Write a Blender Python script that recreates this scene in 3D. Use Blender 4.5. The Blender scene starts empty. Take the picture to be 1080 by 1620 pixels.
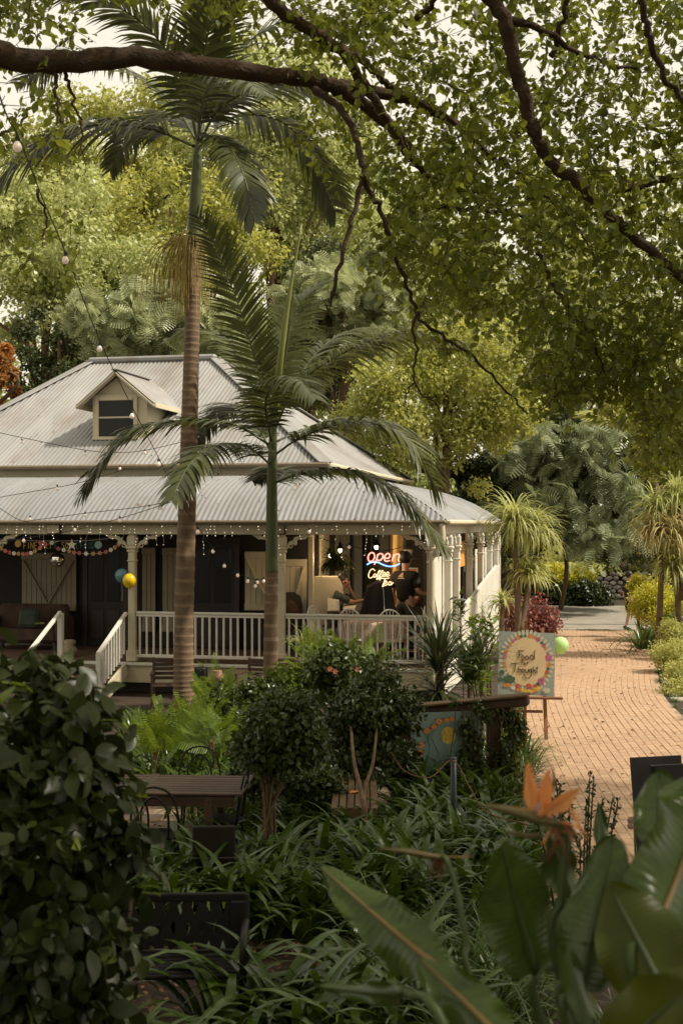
import bpy, bmesh, math, random
import numpy as np
from mathutils import Vector, Matrix, Quaternion

R = math.radians
scene = bpy.context.scene
COL = scene.collection

# ------------------------------------------------------------------ camera
CAM_H = 3.1          # eye height over the path (m)
FPX = 2000.0         # focal length in photo pixels
HOR = 828.0          # horizon row in the photo
cam_data = bpy.data.cameras.new('camera')
cam_data.sensor_fit = 'VERTICAL'
cam_data.sensor_height = 36.0
cam_data.sensor_width = 24.0
cam_data.lens = FPX / 1620.0 * 36.0
cam_data.shift_y = (HOR - 810.0) / 1620.0
cam_data.clip_start = 0.05
cam_data.clip_end = 900.0
cam_data.dof.use_dof = True
cam_data.dof.focus_distance = 21.0
cam_data.dof.aperture_fstop = 5.0
cam = bpy.data.objects.new('camera', cam_data)
cam.location = (0, 0, CAM_H)
cam.rotation_euler = (R(90), 0, 0)
COL.objects.link(cam)
scene.camera = cam

# ------------------------------------------------------------------ sky and sun
SUN_EL, SUN_AZ = R(50), R(99)          # azimuth measured from +Y (view direction) towards +X (right)
world = bpy.data.worlds.new('World')
scene.world = world
world.use_nodes = True
wn = world.node_tree.nodes
wl = world.node_tree.links
for n in list(wn):
    wn.remove(n)
w_out = wn.new('ShaderNodeOutputWorld')
w_bg = wn.new('ShaderNodeBackground')
w_sky = wn.new('ShaderNodeTexSky')
w_sky.sky_type = 'NISHITA'
w_sky.sun_disc = False
w_sky.sun_elevation = SUN_EL
w_sky.sun_rotation = SUN_AZ
w_sky.air_density = 1.0
w_sky.dust_density = 4.0
w_sky.ozone_density = 1.0
w_mix = wn.new('ShaderNodeMixRGB')
w_mix.inputs['Fac'].default_value = 0.82          # thin white cloud over most of the sky
w_mix.inputs['Color2'].default_value = (10.6, 9.7, 7.7, 1)
w_bg.inputs['Strength'].default_value = 0.092
wl.new(w_sky.outputs['Color'], w_mix.inputs['Color1'])
wl.new(w_mix.outputs['Color'], w_bg.inputs['Color'])
wl.new(w_bg.outputs['Background'], w_out.inputs['Surface'])

sun_data = bpy.data.lights.new('sun', 'SUN')
sun_data.energy = 4.7
sun_data.angle = R(2.5)
sun_data.color = (1.0, 0.91, 0.76)
sun = bpy.data.objects.new('sun', sun_data)
sv = Vector((math.sin(SUN_AZ) * math.cos(SUN_EL), math.cos(SUN_AZ) * math.cos(SUN_EL), math.sin(SUN_EL)))
sun.rotation_euler = sv.to_track_quat('Z', 'Y').to_euler()
sun.location = (20, 10, 30)
COL.objects.link(sun)

scene.view_settings.view_transform = 'Standard'
scene.view_settings.look = 'None'
scene.view_settings.exposure = 0.3
scene.view_settings.gamma = 1.0
scene.view_settings.use_curve_mapping = False
scene.render.engine = 'CYCLES'
scene.cycles.use_denoising = True
scene.cycles.max_bounces = 6
scene.cycles.diffuse_bounces = 3
scene.cycles.glossy_bounces = 2
scene.cycles.transmission_bounces = 4
scene.cycles.transparent_max_bounces = 6
scene.cycles.caustics_reflective = False
scene.cycles.caustics_refractive = False
scene.cycles.sample_clamp_indirect = 4.0

# ------------------------------------------------------------------ helpers
rng = np.random.default_rng(7)
random.seed(7)

def P(px, py, Y):
    """A photo pixel at a known distance, as a point of the place."""
    return Vector(((px - 540.0) / FPX * Y, Y, CAM_H - (py - HOR) / FPX * Y))

def ground_z(x, y):
    """Flat garden; the bank the camera stands on rises towards it."""
    t = max(0.0, min(1.0, (6.6 - y) / 5.2))
    return 1.45 * t * t * (3 - 2 * t)

def PG(px, py):
    """The point of the flat ground seen at a pixel."""
    Y = CAM_H * FPX / (py - HOR)
    return Vector(((px - 540.0) / FPX * Y, Y, 0.0))

def tag(o, label=None, cat=None, group=None, kind=None):
    if label: o['label'] = label
    if cat: o['category'] = cat
    if group: o['group'] = group
    if kind: o['kind'] = kind
    return o

def link(o, parent=None):
    COL.objects.link(o)
    if parent is not None:
        o.parent = parent
    return o

def empty(name, loc=(0, 0, 0), rz=0.0, label=None, cat=None, group=None):
    o = bpy.data.objects.new(name, None)
    o.empty_display_size = 0.1
    o.location = loc
    o.rotation_euler = (0, 0, rz)
    link(o)
    return tag(o, label, cat, group)

def to_mesh(name, V, F, mats, fmat=None, smooth=False):
    me = bpy.data.meshes.new(name)
    me.from_pydata([tuple(v) for v in V] if not isinstance(V, np.ndarray) else V.tolist(), [], F)
    for m in (mats if isinstance(mats, (list, tuple)) else [mats]):
        me.materials.append(m)
    if fmat is not None:
        me.polygons.foreach_set('material_index', np.array(fmat, dtype=np.int32))
    if smooth:
        me.polygons.foreach_set('use_smooth', np.ones(len(me.polygons), dtype=bool))
    me.update()
    return me

def np_mesh(name, V, F, mats, fmat=None, smooth=False):
    """V (n,3) float, F (m,k) int with equal k: fast path for leaves."""
    V = np.ascontiguousarray(V, dtype=np.float32)
    F = np.ascontiguousarray(F, dtype=np.int32)
    m, k = F.shape
    me = bpy.data.meshes.new(name)
    me.vertices.add(len(V)); me.vertices.foreach_set('co', V.ravel())
    me.loops.add(m * k); me.loops.foreach_set('vertex_index', F.ravel())
    me.polygons.add(m)
    me.polygons.foreach_set('loop_start', np.arange(0, m * k, k, dtype=np.int32))
    me.polygons.foreach_set('loop_total', np.full(m, k, dtype=np.int32))
    for mt in (mats if isinstance(mats, (list, tuple)) else [mats]):
        me.materials.append(mt)
    if fmat is not None:
        me.polygons.foreach_set('material_index', np.ascontiguousarray(fmat, dtype=np.int32))
    if smooth:
        me.polygons.foreach_set('use_smooth', np.ones(m, dtype=bool))
    me.update(calc_edges=True)
    return me

def add(name, me, parent=None, loc=None, rot=None):
    o = bpy.data.objects.new(name, me)
    if loc is not None: o.location = loc
    if rot is not None: o.rotation_euler = rot
    return link(o, parent)

class MB:
    """Collects simple shapes for ONE mesh object."""
    def __init__(self):
        self.V, self.F, self.M, self.cur = [], [], [], 0
    def mat(self, i):
        self.cur = i; return self
    def _add(self, vs, fs):
        b = len(self.V)
        self.V += [tuple(v) for v in vs]
        for f in fs:
            self.F.append([b + i for i in f]); self.M.append(self.cur)
        return self
    def box(self, c, s, M=None, bevel=0.0):
        x, y, z = s[0] / 2, s[1] / 2, s[2] / 2
        if bevel > 0:
            b = min(bevel, x * .9, y * .9, z * .9)
            vs = []
            # chamfered box: 24 verts
            for sx in (-1, 1):
                for sy in (-1, 1):
                    for sz in (-1, 1):
                        vs += [(sx * x, sy * (y - b), sz * (z - b)), (sx * (x - b), sy * y, sz * (z - b)), (sx * (x - b), sy * (y - b), sz * z)]
            def I(sx, sy, sz, k): return ((sx > 0) * 4 + (sy > 0) * 2 + (sz > 0)) * 3 + k
            fs = []
            for s_ in (-1, 1):
                fs.append([I(s_, -1, -1, 0), I(s_, 1, -1, 0), I(s_, 1, 1, 0), I(s_, -1, 1, 0)][::s_])
                fs.append([I(-1, s_, -1, 1), I(-1, s_, 1, 1), I(1, s_, 1, 1), I(1, s_, -1, 1)][::s_])
                fs.append([I(-1, -1, s_, 2), I(1, -1, s_, 2), I(1, 1, s_, 2), I(-1, 1, s_, 2)][::s_])
            for a in (-1, 1):
                for c_ in (-1, 1):
                    fs.append([I(a, c_, -1, 0), I(a, c_, 1, 0), I(a, c_, 1, 1), I(a, c_, -1, 1)])
                    fs.append([I(a, -1, c_, 0), I(a, 1, c_, 0), I(a, 1, c_, 2), I(a, -1, c_, 2)])
                    fs.append([I(-1, a, c_, 1), I(1, a, c_, 1), I(1, a, c_, 2), I(-1, a, c_, 2)])
                    for d in (-1, 1):
                        fs.append([I(a, c_, d, 0), I(a, c_, d, 1), I(a, c_, d, 2)])
        else:
            vs = [(sx * x, sy * y, sz * z) for sx in (-1, 1) for sy in (-1, 1) for sz in (-1, 1)]
            fs = [[0, 1, 3, 2], [4, 6, 7, 5], [0, 4, 5, 1], [2, 3, 7, 6], [0, 2, 6, 4], [1, 5, 7, 3]]
        c = Vector(c)
        if M is not None:
            vs = [M @ Vector(v) + c for v in vs]
        else:
            vs = [Vector(v) + c for v in vs]
        return self._add(vs, fs)
    def bar(self, a, b, w, h, up=(0, 0, 1), bevel=0.0):
        """A square bar from a to b."""
        a, b = Vector(a), Vector(b)
        d = b - a
        L = d.length
        z = d.normalized()
        u = Vector(up)
        x = u.cross(z)
        if x.length < 1e-4: x = Vector((1, 0, 0)).cross(z)
        if x.length < 1e-4: x = Vector((0, 1, 0))
        x.normalize(); y = z.cross(x)
        M = Matrix((x, y, z)).transposed()
        return self.box((a + b) / 2, (w, h, L), M, bevel)
    def tube(self, pts, rad, n=8, caps=True, flat=1.0):
        pts = [Vector(p) for p in pts]
        if not isinstance(rad, (list, tuple, np.ndarray)): rad = [rad] * len(pts)
        b = len(self.V)
        t0 = (pts[1] - pts[0]).normalized()
        x = Vector((0, 0, 1)).cross(t0)
        if x.length < 1e-3: x = Vector((1, 0, 0)).cross(t0)
        x.normalize()
        m = len(pts)
        for i, p in enumerate(pts):
            t = (pts[min(i + 1, m - 1)] - pts[max(i - 1, 0)])
            if t.length < 1e-9: t = t0
            t = t.normalized()
            x = (x - t * x.dot(t))
            if x.length < 1e-6: x = t.orthogonal()
            x.normalize()
            y = t.cross(x)
            for k in range(n):
                a = 2 * math.pi * k / n
                self.V.append(tuple(p + (x * math.cos(a) + y * math.sin(a) * flat) * rad[i]))
        for i in range(m - 1):
            for k in range(n):
                k2 = (k + 1) % n
                self.F.append([b + i * n + k, b + i * n + k2, b + (i + 1) * n + k2, b + (i + 1) * n + k]); self.M.append(self.cur)
        if caps:
            self.F.append([b + k for k in range(n)][::-1]); self.M.append(self.cur)
            self.F.append([b + (m - 1) * n + k for k in range(n)]); self.M.append(self.cur)
        return self
    def lathe(self, prof, n=16, c=(0, 0, 0)):
        """prof: (r, z) from bottom to top."""
        b = len(self.V); m = len(prof)
        for r, z in prof:
            for k in range(n):
                a = 2 * math.pi * k / n
                self.V.append((c[0] + r * math.cos(a), c[1] + r * math.sin(a), c[2] + z))
        for i in range(m - 1):
            for k in range(n):
                k2 = (k + 1) % n
                self.F.append([b + i * n + k, b + i * n + k2, b + (i + 1) * n + k2, b + (i + 1) * n + k]); self.M.append(self.cur)
        self.F.append([b + k for k in range(n)][::-1]); self.M.append(self.cur)
        self.F.append([b + (m - 1) * n + k for k in range(n)]); self.M.append(self.cur)
        return self
    def prism(self, poly, y0, y1):
        """poly in (x,z), extruded along y."""
        n = len(poly)
        vs = [(p[0], y0, p[1]) for p in poly] + [(p[0], y1, p[1]) for p in poly]
        fs = [list(range(n)), list(range(2 * n - 1, n - 1, -1))] + [[i, i + n, (i + 1) % n + n, (i + 1) % n] for i in range(n)]
        return self._add(vs, fs)
    def sphere(self, c, r, n=12, m=8, sx=1, sy=1, sz=1):
        prof = []
        b = len(self.V)
        for i in range(m + 1):
            a = -math.pi / 2 + math.pi * i / m
            for k in range(n):
                t = 2 * math.pi * k / n
                self.V.append((c[0] + sx * r * math.cos(a) * math.cos(t), c[1] + sy * r * math.cos(a) * math.sin(t), c[2] + sz * r * math.sin(a)))
        for i in range(m):
            for k in range(n):
                k2 = (k + 1) % n
                if i == 0:
                    f = [b + k, b + (i + 1) * n + k2, b + (i + 1) * n + k]
                elif i == m - 1:
                    f = [b + i * n + k, b + i * n + k2, b + (i + 1) * n + k]
                else:
                    f = [b + i * n + k, b + i * n + k2, b + (i + 1) * n + k2, b + (i + 1) * n + k]
                self.F.append(f); self.M.append(self.cur)
        return self
    def mesh(self, name, mats, smooth=False):
        return to_mesh(name, self.V, self.F, mats, self.M, smooth)
    def build(self, name, mats, parent=None, smooth=False, loc=None, rot=None):
        return add(name, self.mesh(name, mats, smooth), parent, loc, rot)

def spline(pts, n=6):
    """Catmull-Rom through the points (any dimension)."""
    A = np.array([list(p) for p in pts], float)
    if len(A) < 3:
        t = np.linspace(0, 1, n + 1)[:, None]
        return A[0] * (1 - t) + A[-1] * t
    ext = np.vstack([2 * A[0] - A[1], A, 2 * A[-1] - A[-2]])
    out = []
    for i in range(1, len(ext) - 2):
        p0, p1, p2, p3 = ext[i - 1], ext[i], ext[i + 1], ext[i + 2]
        for k in range(n):
            t = k / n
            out.append(.5 * (2 * p1 + (p2 - p0) * t + (2 * p0 - 5 * p1 + 4 * p2 - p3) * t * t + (3 * p1 - p0 - 3 * p2 + p3) * t ** 3))
    out.append(ext[-2])
    return np.array(out)

def copy_tree(o, parent=None):
    c = o.copy(); COL.objects.link(c)
    c.parent = parent
    for ch in list(o.children):
        copy_tree(ch, c)
    return c

# ------------------------------------------------------------------ materials
MAT = {}
def srgb(r, g, b):
    f = lambda c: (c / 12.92 if c <= .04045 else ((c + .055) / 1.055) ** 2.4)
    return (f(r / 255), f(g / 255), f(b / 255))

def mat(name, col, rough=0.6, var=0.0, col2=None, scale=4.0, bump=0.0, bscale=40.0, metal=0.0, spec=0.4, island=False,
        transl=0.0, emit=None, estr=0.0, objvar=0.0, stain=None, stain_amt=0.0, stain_scale=1.5, coords='Object', stretch=None, detail=5.0, coat=0.0):
    """One procedural material: a noise (or per-leaf random) blend between two tones, optional stain, bump and translucency."""
    m = bpy.data.materials.new(name); m.use_nodes = True
    N, L = m.node_tree.nodes, m.node_tree.links
    bs = N['Principled BSDF']; out = N['Material Output']
    bs.inputs['Roughness'].default_value = rough
    bs.inputs['Metallic'].default_value = metal
    bs.inputs['Specular IOR Level'].default_value = spec
    if coat: bs.inputs['Coat Weight'].default_value = coat
    if col2 is None:
        col2 = tuple(c * (1 - var) for c in col); colA = tuple(min(1, c * (1 + var)) for c in col)
    else:
        colA = col
    tc = N.new('ShaderNodeTexCoord')
    vec = tc.outputs[coords]
    if stretch:
        mp = N.new('ShaderNodeMapping'); mp.inputs['Scale'].default_value = stretch
        L.new(vec, mp.inputs['Vector']); vec = mp.outputs['Vector']
    mx = N.new('ShaderNodeMixRGB')
    mx.inputs['Color1'].default_value = (*colA, 1); mx.inputs['Color2'].default_value = (*col2, 1)
    nz = N.new('ShaderNodeTexNoise'); nz.inputs['Scale'].default_value = scale; nz.inputs['Detail'].default_value = detail
    L.new(vec, nz.inputs['Vector'])
    rmp = N.new('ShaderNodeMapRange'); rmp.inputs['From Min'].default_value = .3; rmp.inputs['From Max'].default_value = .7
    L.new(nz.outputs['Fac'], rmp.inputs['Value'])
    fac = rmp.outputs['Result']
    if island:
        geo = N.new('ShaderNodeNewGeometry')
        mm = N.new('ShaderNodeMixRGB'); mm.inputs['Fac'].default_value = .65
        L.new(fac, mm.inputs['Color1']); L.new(geo.outputs['Random Per Island'], mm.inputs['Color2'])
        fac = mm.outputs['Color']
    L.new(fac, mx.inputs['Fac'])
    colo = mx.outputs['Color']
    if objvar:
        oi = N.new('ShaderNodeObjectInfo')
        hv = N.new('ShaderNodeHueSaturation')
        mr = N.new('ShaderNodeMapRange'); mr.inputs['To Min'].default_value = 1 - objvar; mr.inputs['To Max'].default_value = 1 + objvar
        L.new(oi.outputs['Random'], mr.inputs['Value']); L.new(mr.outputs['Result'], hv.inputs['Value'])
        L.new(colo, hv.inputs['Color']); colo = hv.outputs['Color']
    if stain is not None:
        n2 = N.new('ShaderNodeTexNoise'); n2.inputs['Scale'].default_value = stain_scale; n2.inputs['Detail'].default_value = 8; n2.inputs['Roughness'].default_value = .65
        L.new(vec, n2.inputs['Vector'])
        r2 = N.new('ShaderNodeMapRange'); r2.inputs['From Min'].default_value = .48; r2.inputs['From Max'].default_value = .72; r2.inputs['To Max'].default_value = stain_amt
        L.new(n2.outputs['Fac'], r2.inputs['Value'])
        m2 = N.new('ShaderNodeMixRGB'); m2.inputs['Color2'].default_value = (*stain, 1)
        L.new(r2.outputs['Result'], m2.inputs['Fac']); L.new(colo, m2.inputs['Color1']); colo = m2.outputs['Color']
    L.new(colo, bs.inputs['Base Color'])
    if bump:
        nb = N.new('ShaderNodeTexNoise'); nb.inputs['Scale'].default_value = bscale; nb.inputs['Detail'].default_value = 6
        L.new(vec, nb.inputs['Vector'])
        bp = N.new('ShaderNodeBump'); bp.inputs['Strength'].default_value = bump; bp.inputs['Distance'].default_value = .02
        L.new(nb.outputs['Fac'], bp.inputs['Height']); L.new(bp.outputs['Normal'], bs.inputs['Normal'])
    if emit is not None:
        bs.inputs['Emission Color'].default_value = (*emit, 1); bs.inputs['Emission Strength'].default_value = estr
    if transl:
        tr = N.new('ShaderNodeBsdfTranslucent'); ms = N.new('ShaderNodeMixShader'); ms.inputs['Fac'].default_value = transl
        hs = N.new('ShaderNodeHueSaturation'); hs.inputs['Value'].default_value = 1.5; hs.inputs['Saturation'].default_value = 1.05; hs.inputs['Hue'].default_value = .485
        L.new(colo, hs.inputs['Color']); L.new(hs.outputs['Color'], tr.inputs['Color'])
        L.new(bs.outputs['BSDF'], ms.inputs[1]); L.new(tr.outputs['BSDF'], ms.inputs[2])
        L.new(ms.outputs['Shader'], out.inputs['Surface'])
    MAT[name] = m
    return m

def leafmat(name, a, b, rough=.45, transl=.3, spec=.4, scale=.8):
    return mat(name, a, rough=rough, col2=b, scale=scale, island=True, transl=transl, spec=spec)

# building
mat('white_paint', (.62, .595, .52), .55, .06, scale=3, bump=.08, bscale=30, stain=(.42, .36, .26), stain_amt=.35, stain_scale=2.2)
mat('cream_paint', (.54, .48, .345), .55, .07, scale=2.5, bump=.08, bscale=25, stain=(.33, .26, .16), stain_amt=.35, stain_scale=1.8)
mat('shutter_paint', (.30, .25, .17), .6, .08, scale=3, stain=(.2, .16, .1), stain_amt=.4, stain_scale=2)
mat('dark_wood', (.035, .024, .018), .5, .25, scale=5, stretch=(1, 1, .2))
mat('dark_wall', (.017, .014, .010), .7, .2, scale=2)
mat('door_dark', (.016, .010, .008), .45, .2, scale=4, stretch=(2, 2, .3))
mat('roof_iron', (.26, .257, .25), .5, .10, scale=2.2, objvar=.09, metal=.1, spec=.4, stain=(.15, .105, .07), stain_amt=.6, stain_scale=1.3, stretch=(1.0, .35, .35), bump=.03, bscale=60)
mat('veranda_iron', (.232, .236, .24), .5, .08, scale=2.2, objvar=.07, metal=.1, spec=.4, stain=(.15, .12, .09), stain_amt=.5, stain_scale=1.6, stretch=(1.0, .5, .5), bump=.03, bscale=60)
mat('gutter_paint', (.17, .13, .085), .5, .12, scale=4)
mat('deck_wood', (.16, .10, .065), .6, .2, scale=3, objvar=.15)
mat('yellow_light_ochre', (.62, .30, .06), .6, .12, scale=3)  # yellow interior light put into the colour
mat('window_dark', (.012, .012, .011), .25, .2, scale=2, spec=.25)
mat('flyscreen', (.05, .045, .035), .6, .2, scale=2)
mat('plain_white', (.75, .72, .64), .5, .04)
# ground
mat('soil', (.045, .027, .015), .9, .45, scale=6, bump=.8, bscale=25, col2=(.028, .018, .011))
mat('brick_clay', (.39, .255, .158), .8, .18, scale=9, objvar=.10, bump=.25, bscale=80, island=True, col2=(.335, .21, .125), stain=(.27, .17, .105), stain_amt=.55, stain_scale=.55)
mat('brick_joint', (.32, .235, .165), .95, .25, scale=20, bump=.3)
mat('road_grey', (.26, .235, .19), .85, .15, scale=2, bump=.3, bscale=60, stain=(.16, .12, .08), stain_amt=.5, stain_scale=.7)
mat('paver_grey', (.34, .30, .24), .85, .15, scale=5, objvar=.15, bump=.3, bscale=40, stain=(.12, .12, .06), stain_amt=.5, stain_scale=2)
mat('patio_stone', (.10, .072, .05), .8, .2, scale=6, objvar=.2, bump=.3, bscale=40)
mat('rock', (.36, .31, .28), .9, .3, scale=3, objvar=.2, bump=.6, bscale=12)
# wood / metal
mat('table_wood', (.062, .034, .022), .38, .3, scale=6, objvar=.2, stretch=(.3, 4, 4), spec=.5)
mat('bench_wood', (.125, .080, .045), .5, .25, scale=6, objvar=.2, stretch=(4, .4, 4))
mat('easel_wood', (.22, .095, .045), .5, .2, scale=6)
mat('old_timber', (.075, .042, .026), .8, .35, scale=5, bump=.5, bscale=20)
mat('black_iron', (.010, .009, .008), .5, .2, scale=8, spec=.25)
mat('blue_black', (.018, .024, .034), .45, .1)
mat('terracotta', (.42, .22, .14), .8, .15, scale=8)
mat('black_pot', (.02, .02, .018), .5, .1)
# bark
mat('palm_bark', (.185, .118, .070), .85, .3, scale=7, bump=.45, bscale=50, stain=(.10, .085, .055), stain_amt=.6, stain_scale=2.5, col2=(.10, .062, .037), stretch=(1, 1, .6))
mat('palm_bark_ring', (.20, .135, .085), .9, .2, scale=9)
mat('crownshaft', (.085, .098, .024), .45, .2, scale=2, col2=(.05, .062, .017), stretch=(6, 6, .6))
mat('spear_green', (.17, .185, .045), .45, .15, scale=3)
mat('limb_bark', (.085, .050, .030), .95, .3, scale=5, bump=1.0, bscale=34, col2=(.040, .025, .016))
mat('thin_bark', (.11, .068, .035), .9, .3, scale=10, bump=.4, bscale=40)
mat('pale_bark', (.30, .24, .17), .9, .3, scale=5, bump=.5, bscale=20)
# leaves
leafmat('canopy_leaf', (.215, .245, .040), (.085, .108, .019), .48, .54)
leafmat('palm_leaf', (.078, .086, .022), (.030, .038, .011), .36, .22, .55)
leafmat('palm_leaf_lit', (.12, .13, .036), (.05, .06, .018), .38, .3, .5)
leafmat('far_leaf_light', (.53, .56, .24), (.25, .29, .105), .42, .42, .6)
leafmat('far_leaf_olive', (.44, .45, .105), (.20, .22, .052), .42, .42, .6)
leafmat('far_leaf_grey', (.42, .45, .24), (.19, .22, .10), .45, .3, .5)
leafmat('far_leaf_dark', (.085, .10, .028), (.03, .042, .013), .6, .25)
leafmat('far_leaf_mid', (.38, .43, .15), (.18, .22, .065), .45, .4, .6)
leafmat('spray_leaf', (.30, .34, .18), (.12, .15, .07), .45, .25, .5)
leafmat('orange_leaf', (.42, .20, .06), (.22, .12, .035), .6, .35)
leafmat('hedge_leaf', (.045, .065, .012), (.016, .026, .006), .34, .12, .45)
leafmat('hedge_leaf_dark', (.048, .062, .014), (.014, .023, .006), .36, .16, .4)
leafmat('shrub_leaf', (.068, .092, .017), (.022, .036, .008), .36, .22, .4)
leafmat('strap_leaf', (.080, .130, .016), (.024, .048, .006), .30, .22, .42)
leafmat('fern_leaf', (.17, .24, .022), (.06, .10, .010), .5, .4)
leafmat('pink_leaf', (.30, .105, .075), (.12, .05, .035), .55, .25)
leafmat('yellow_leaf', (.60, .56, .07), (.30, .33, .04), .5, .4)
leafmat('pompom_leaf', (.50, .49, .16), (.24, .27, .06), .5, .4)
leafmat('ponytail_leaf', (.48, .48, .18), (.22, .26, .08), .5, .35)
leafmat('ponytail_dry', (.52, .40, .19), (.34, .33, .12), .6, .3)
leafmat('spiky_leaf', (.05, .062, .022), (.022, .03, .011), .35, .15)
leafmat('lime_leaf', (.20, .25, .035), (.09, .13, .02), .45, .35)
leafmat('fallen_leaf', (.30, .15, .06), (.12, .07, .035), .8, .1)
mat('strelitzia_leaf', (.075, .112, .022), .24, .2, scale=3, col2=(.040, .068, .013), transl=.12, spec=.5, coords='Generated', stretch=(1, 8, 1))
mat('strelitzia_yellow', (.10, .115, .012), .4, .2, scale=2.5, col2=(.045, .065, .009), transl=.25, spec=.35)
mat('strelitzia_rib', (.20, .14, .055), .45, .1)
mat('strelitzia_rib_green', (.05, .075, .02), .45, .1)
mat('sepal', (.80, .37, .14), .5, .12, scale=10, transl=.25)
mat('spathe', (.09, .085, .028), .45, .2, scale=8, col2=(.15, .075, .025))
mat('spathe_tip', (.22, .12, .03), .45, .15, scale=8)
mat('dried', (.14, .06, .028), .8, .35, scale=12)
mat('inflorescence', (.34, .26, .075), .7, .3, scale=9, transl=.25)
# ================================================================== GROUND, PATH, ROAD
def build_ground():
    xs = sorted(set([-160, -90, -50, -30, -20] + list(np.arange(-14, 14.1, 1.0)) + [20, 30, 50, 90, 160]))
    ys = sorted(set(list(np.arange(-4, 9, .5)) + [10, 12, 16, 20, 26, 34, 46, 60, 90, 140, 220, 400]))
    V = [(x, y, ground_z(x, y)) for y in ys for x in xs]
    n = len(xs)
    F = [[j * n + i, j * n + i + 1, (j + 1) * n + i + 1, (j + 1) * n + i] for j in range(len(ys) - 1) for i in range(n - 1)]
    o = add('ground', to_mesh('ground', V, F, MAT['soil'], smooth=True))
    tag(o, kind='structure')
build_ground()

_LY = [10, 13.4, 17.1, 22, 28, 33, 36.6]
_LX = [1.45, 1.9, 2.35, 3.15, 4.45, 5.6, 6.1]
_RY = [10, 16, 20.2, 22.8, 26, 28, 31, 33, 36.6]
_RX = [4.6, 5.0, 5.4, 5.75, 6.45, 7.0, 7.5, 7.8, 8.5]
_LS = spline(list(zip(_LY, _LX)), 8)
_RS = spline(list(zip(_RY, _RX)), 8)
def xl(Y): return np.interp(Y, _LS[:, 0], _LS[:, 1])
def xr(Y): return np.interp(Y, _RS[:, 0], _RS[:, 1])

def build_path():
    Ys = np.linspace(10, 36.6, 90)
    V, F = [], []
    for i, y in enumerate(Ys):
        V += [(xl(y) - .05, y, .0145), (xr(y) + .05, y, .0145)]
        if i: F.append([2 * i - 2, 2 * i - 1, 2 * i + 1, 2 * i])
    path = tag(add('brick_path', to_mesh('brick_path', V, F, MAT['brick_joint'])), kind='structure')
    mb = MB().box((0, 0, 0), (.105, .225, .05), bevel=.005)
    # drop the hidden bottom: keep it simple, one shared brick mesh
    brick_me = mb.mesh('brick', MAT['brick_clay'])
    items = []
    rr = random.Random(3)
    k = 0
    while True:
        off = .07 + k * .112
        if off > 5: break
        y = 10.2 + (k % 2) * .117 + (k % 3) * .03
        while y < 36.4:
            yr = y
            x = float(xr(yr)) - off
            if x > float(xl(yr)) + .06:
                t = math.atan2(float(xr(yr + .3)) - float(xr(yr - .3)), .6)
                items.append((x, yr, -.004 + rr.uniform(-.003, .003), -t + rr.uniform(-.012, .012), rr.uniform(-.012, .012)))
            y += .232 / math.sqrt(1 + (float(xr(y + .3)) - float(xr(y - .3))) ** 2 / .36)
        k += 1
    vis = []
    for it in items:
        px = 540 + FPX * it[0] / it[1]; py = HOR + FPX * CAM_H / it[1]
        ok = 845 < px < 1085 and 1110 < py < 1300 and not (px > 1015 and py > 1200)
        vis.append((0 if ok else 1, it[1], it))
    vis.sort(key=lambda a: (a[0], a[1]))
    for _, _, it in vis[:300]:
        b = add('brick', brick_me, path, (it[0], it[1], it[2]), (0, it[4], it[3]))
    base = np.array([v.co[:] for v in brick_me.vertices])
    polys = [list(p.vertices) for p in brick_me.polygons if p.normal.z > -.5]
    VV, FF = [], []
    for _, _, it in vis[300:]:
        c, s = math.cos(it[3]), math.sin(it[3])
        W = base.copy(); W[:, 2] += base[:, 0] * -it[4]
        X = W[:, 0] * c - W[:, 1] * s + it[0]; Y_ = W[:, 0] * s + W[:, 1] * c + it[1]
        b = len(VV)
        VV += list(zip(X, Y_, W[:, 2] + it[2]))
        FF += [[b + i for i in p] for p in polys]
    rest = add('bricks', to_mesh('bricks', VV, FF, MAT['brick_clay']), path)
    rest['kind'] = 'stuff'
    return path
build_path()

# grey road crossing at the far end, its low edge strip, and the verge
def sheet(name, poly, z, m, parent=None):
    o = add(name, to_mesh(name, [(p[0], p[1], z) for p in poly], [list(range(len(poly)))], m), parent)
    return o
tag(sheet('road', [(-40, 36.5), (60, 36.5), (60, 47.5), (-40, 47.5)], .010, MAT['road_grey']), kind='structure')
kb = MB()
for i in range(9):
    kb.box((5.9 + i * .30 + .15, 36.55, .02), (.29, .12, .06), bevel=.012)
tag(kb.build('kerb', MAT['paver_grey']), kind='structure')
tag(sheet('patio', [(-7, 9.2), (.55, 9.2), (.55, 14.8), (-7, 14.8)], .006, MAT['brick_joint']), kind='structure')
patio = bpy.data.objects['patio']
pv_me = MB().box((0, 0, 0), (.43, .28, .03), bevel=.008).mesh('paving_stone', MAT['patio_stone'])
for j in range(16):
    for i in range(14):
        x = -5.4 + i * .44 + (j % 2) * .22; y = 9.5 + j * .29
        if -5.2 < x < .4 and y < 14.6 and (x > -2.6 or j % 2 == 0 or True):
            px = 540 + FPX * x / y
            if 150 < px < 640 and random.random() < .8:
                add('paving_stone', pv_me, patio, (x, y, .004 + random.uniform(-.003, .003)), (0, 0, random.uniform(-.01, .01)))
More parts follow.
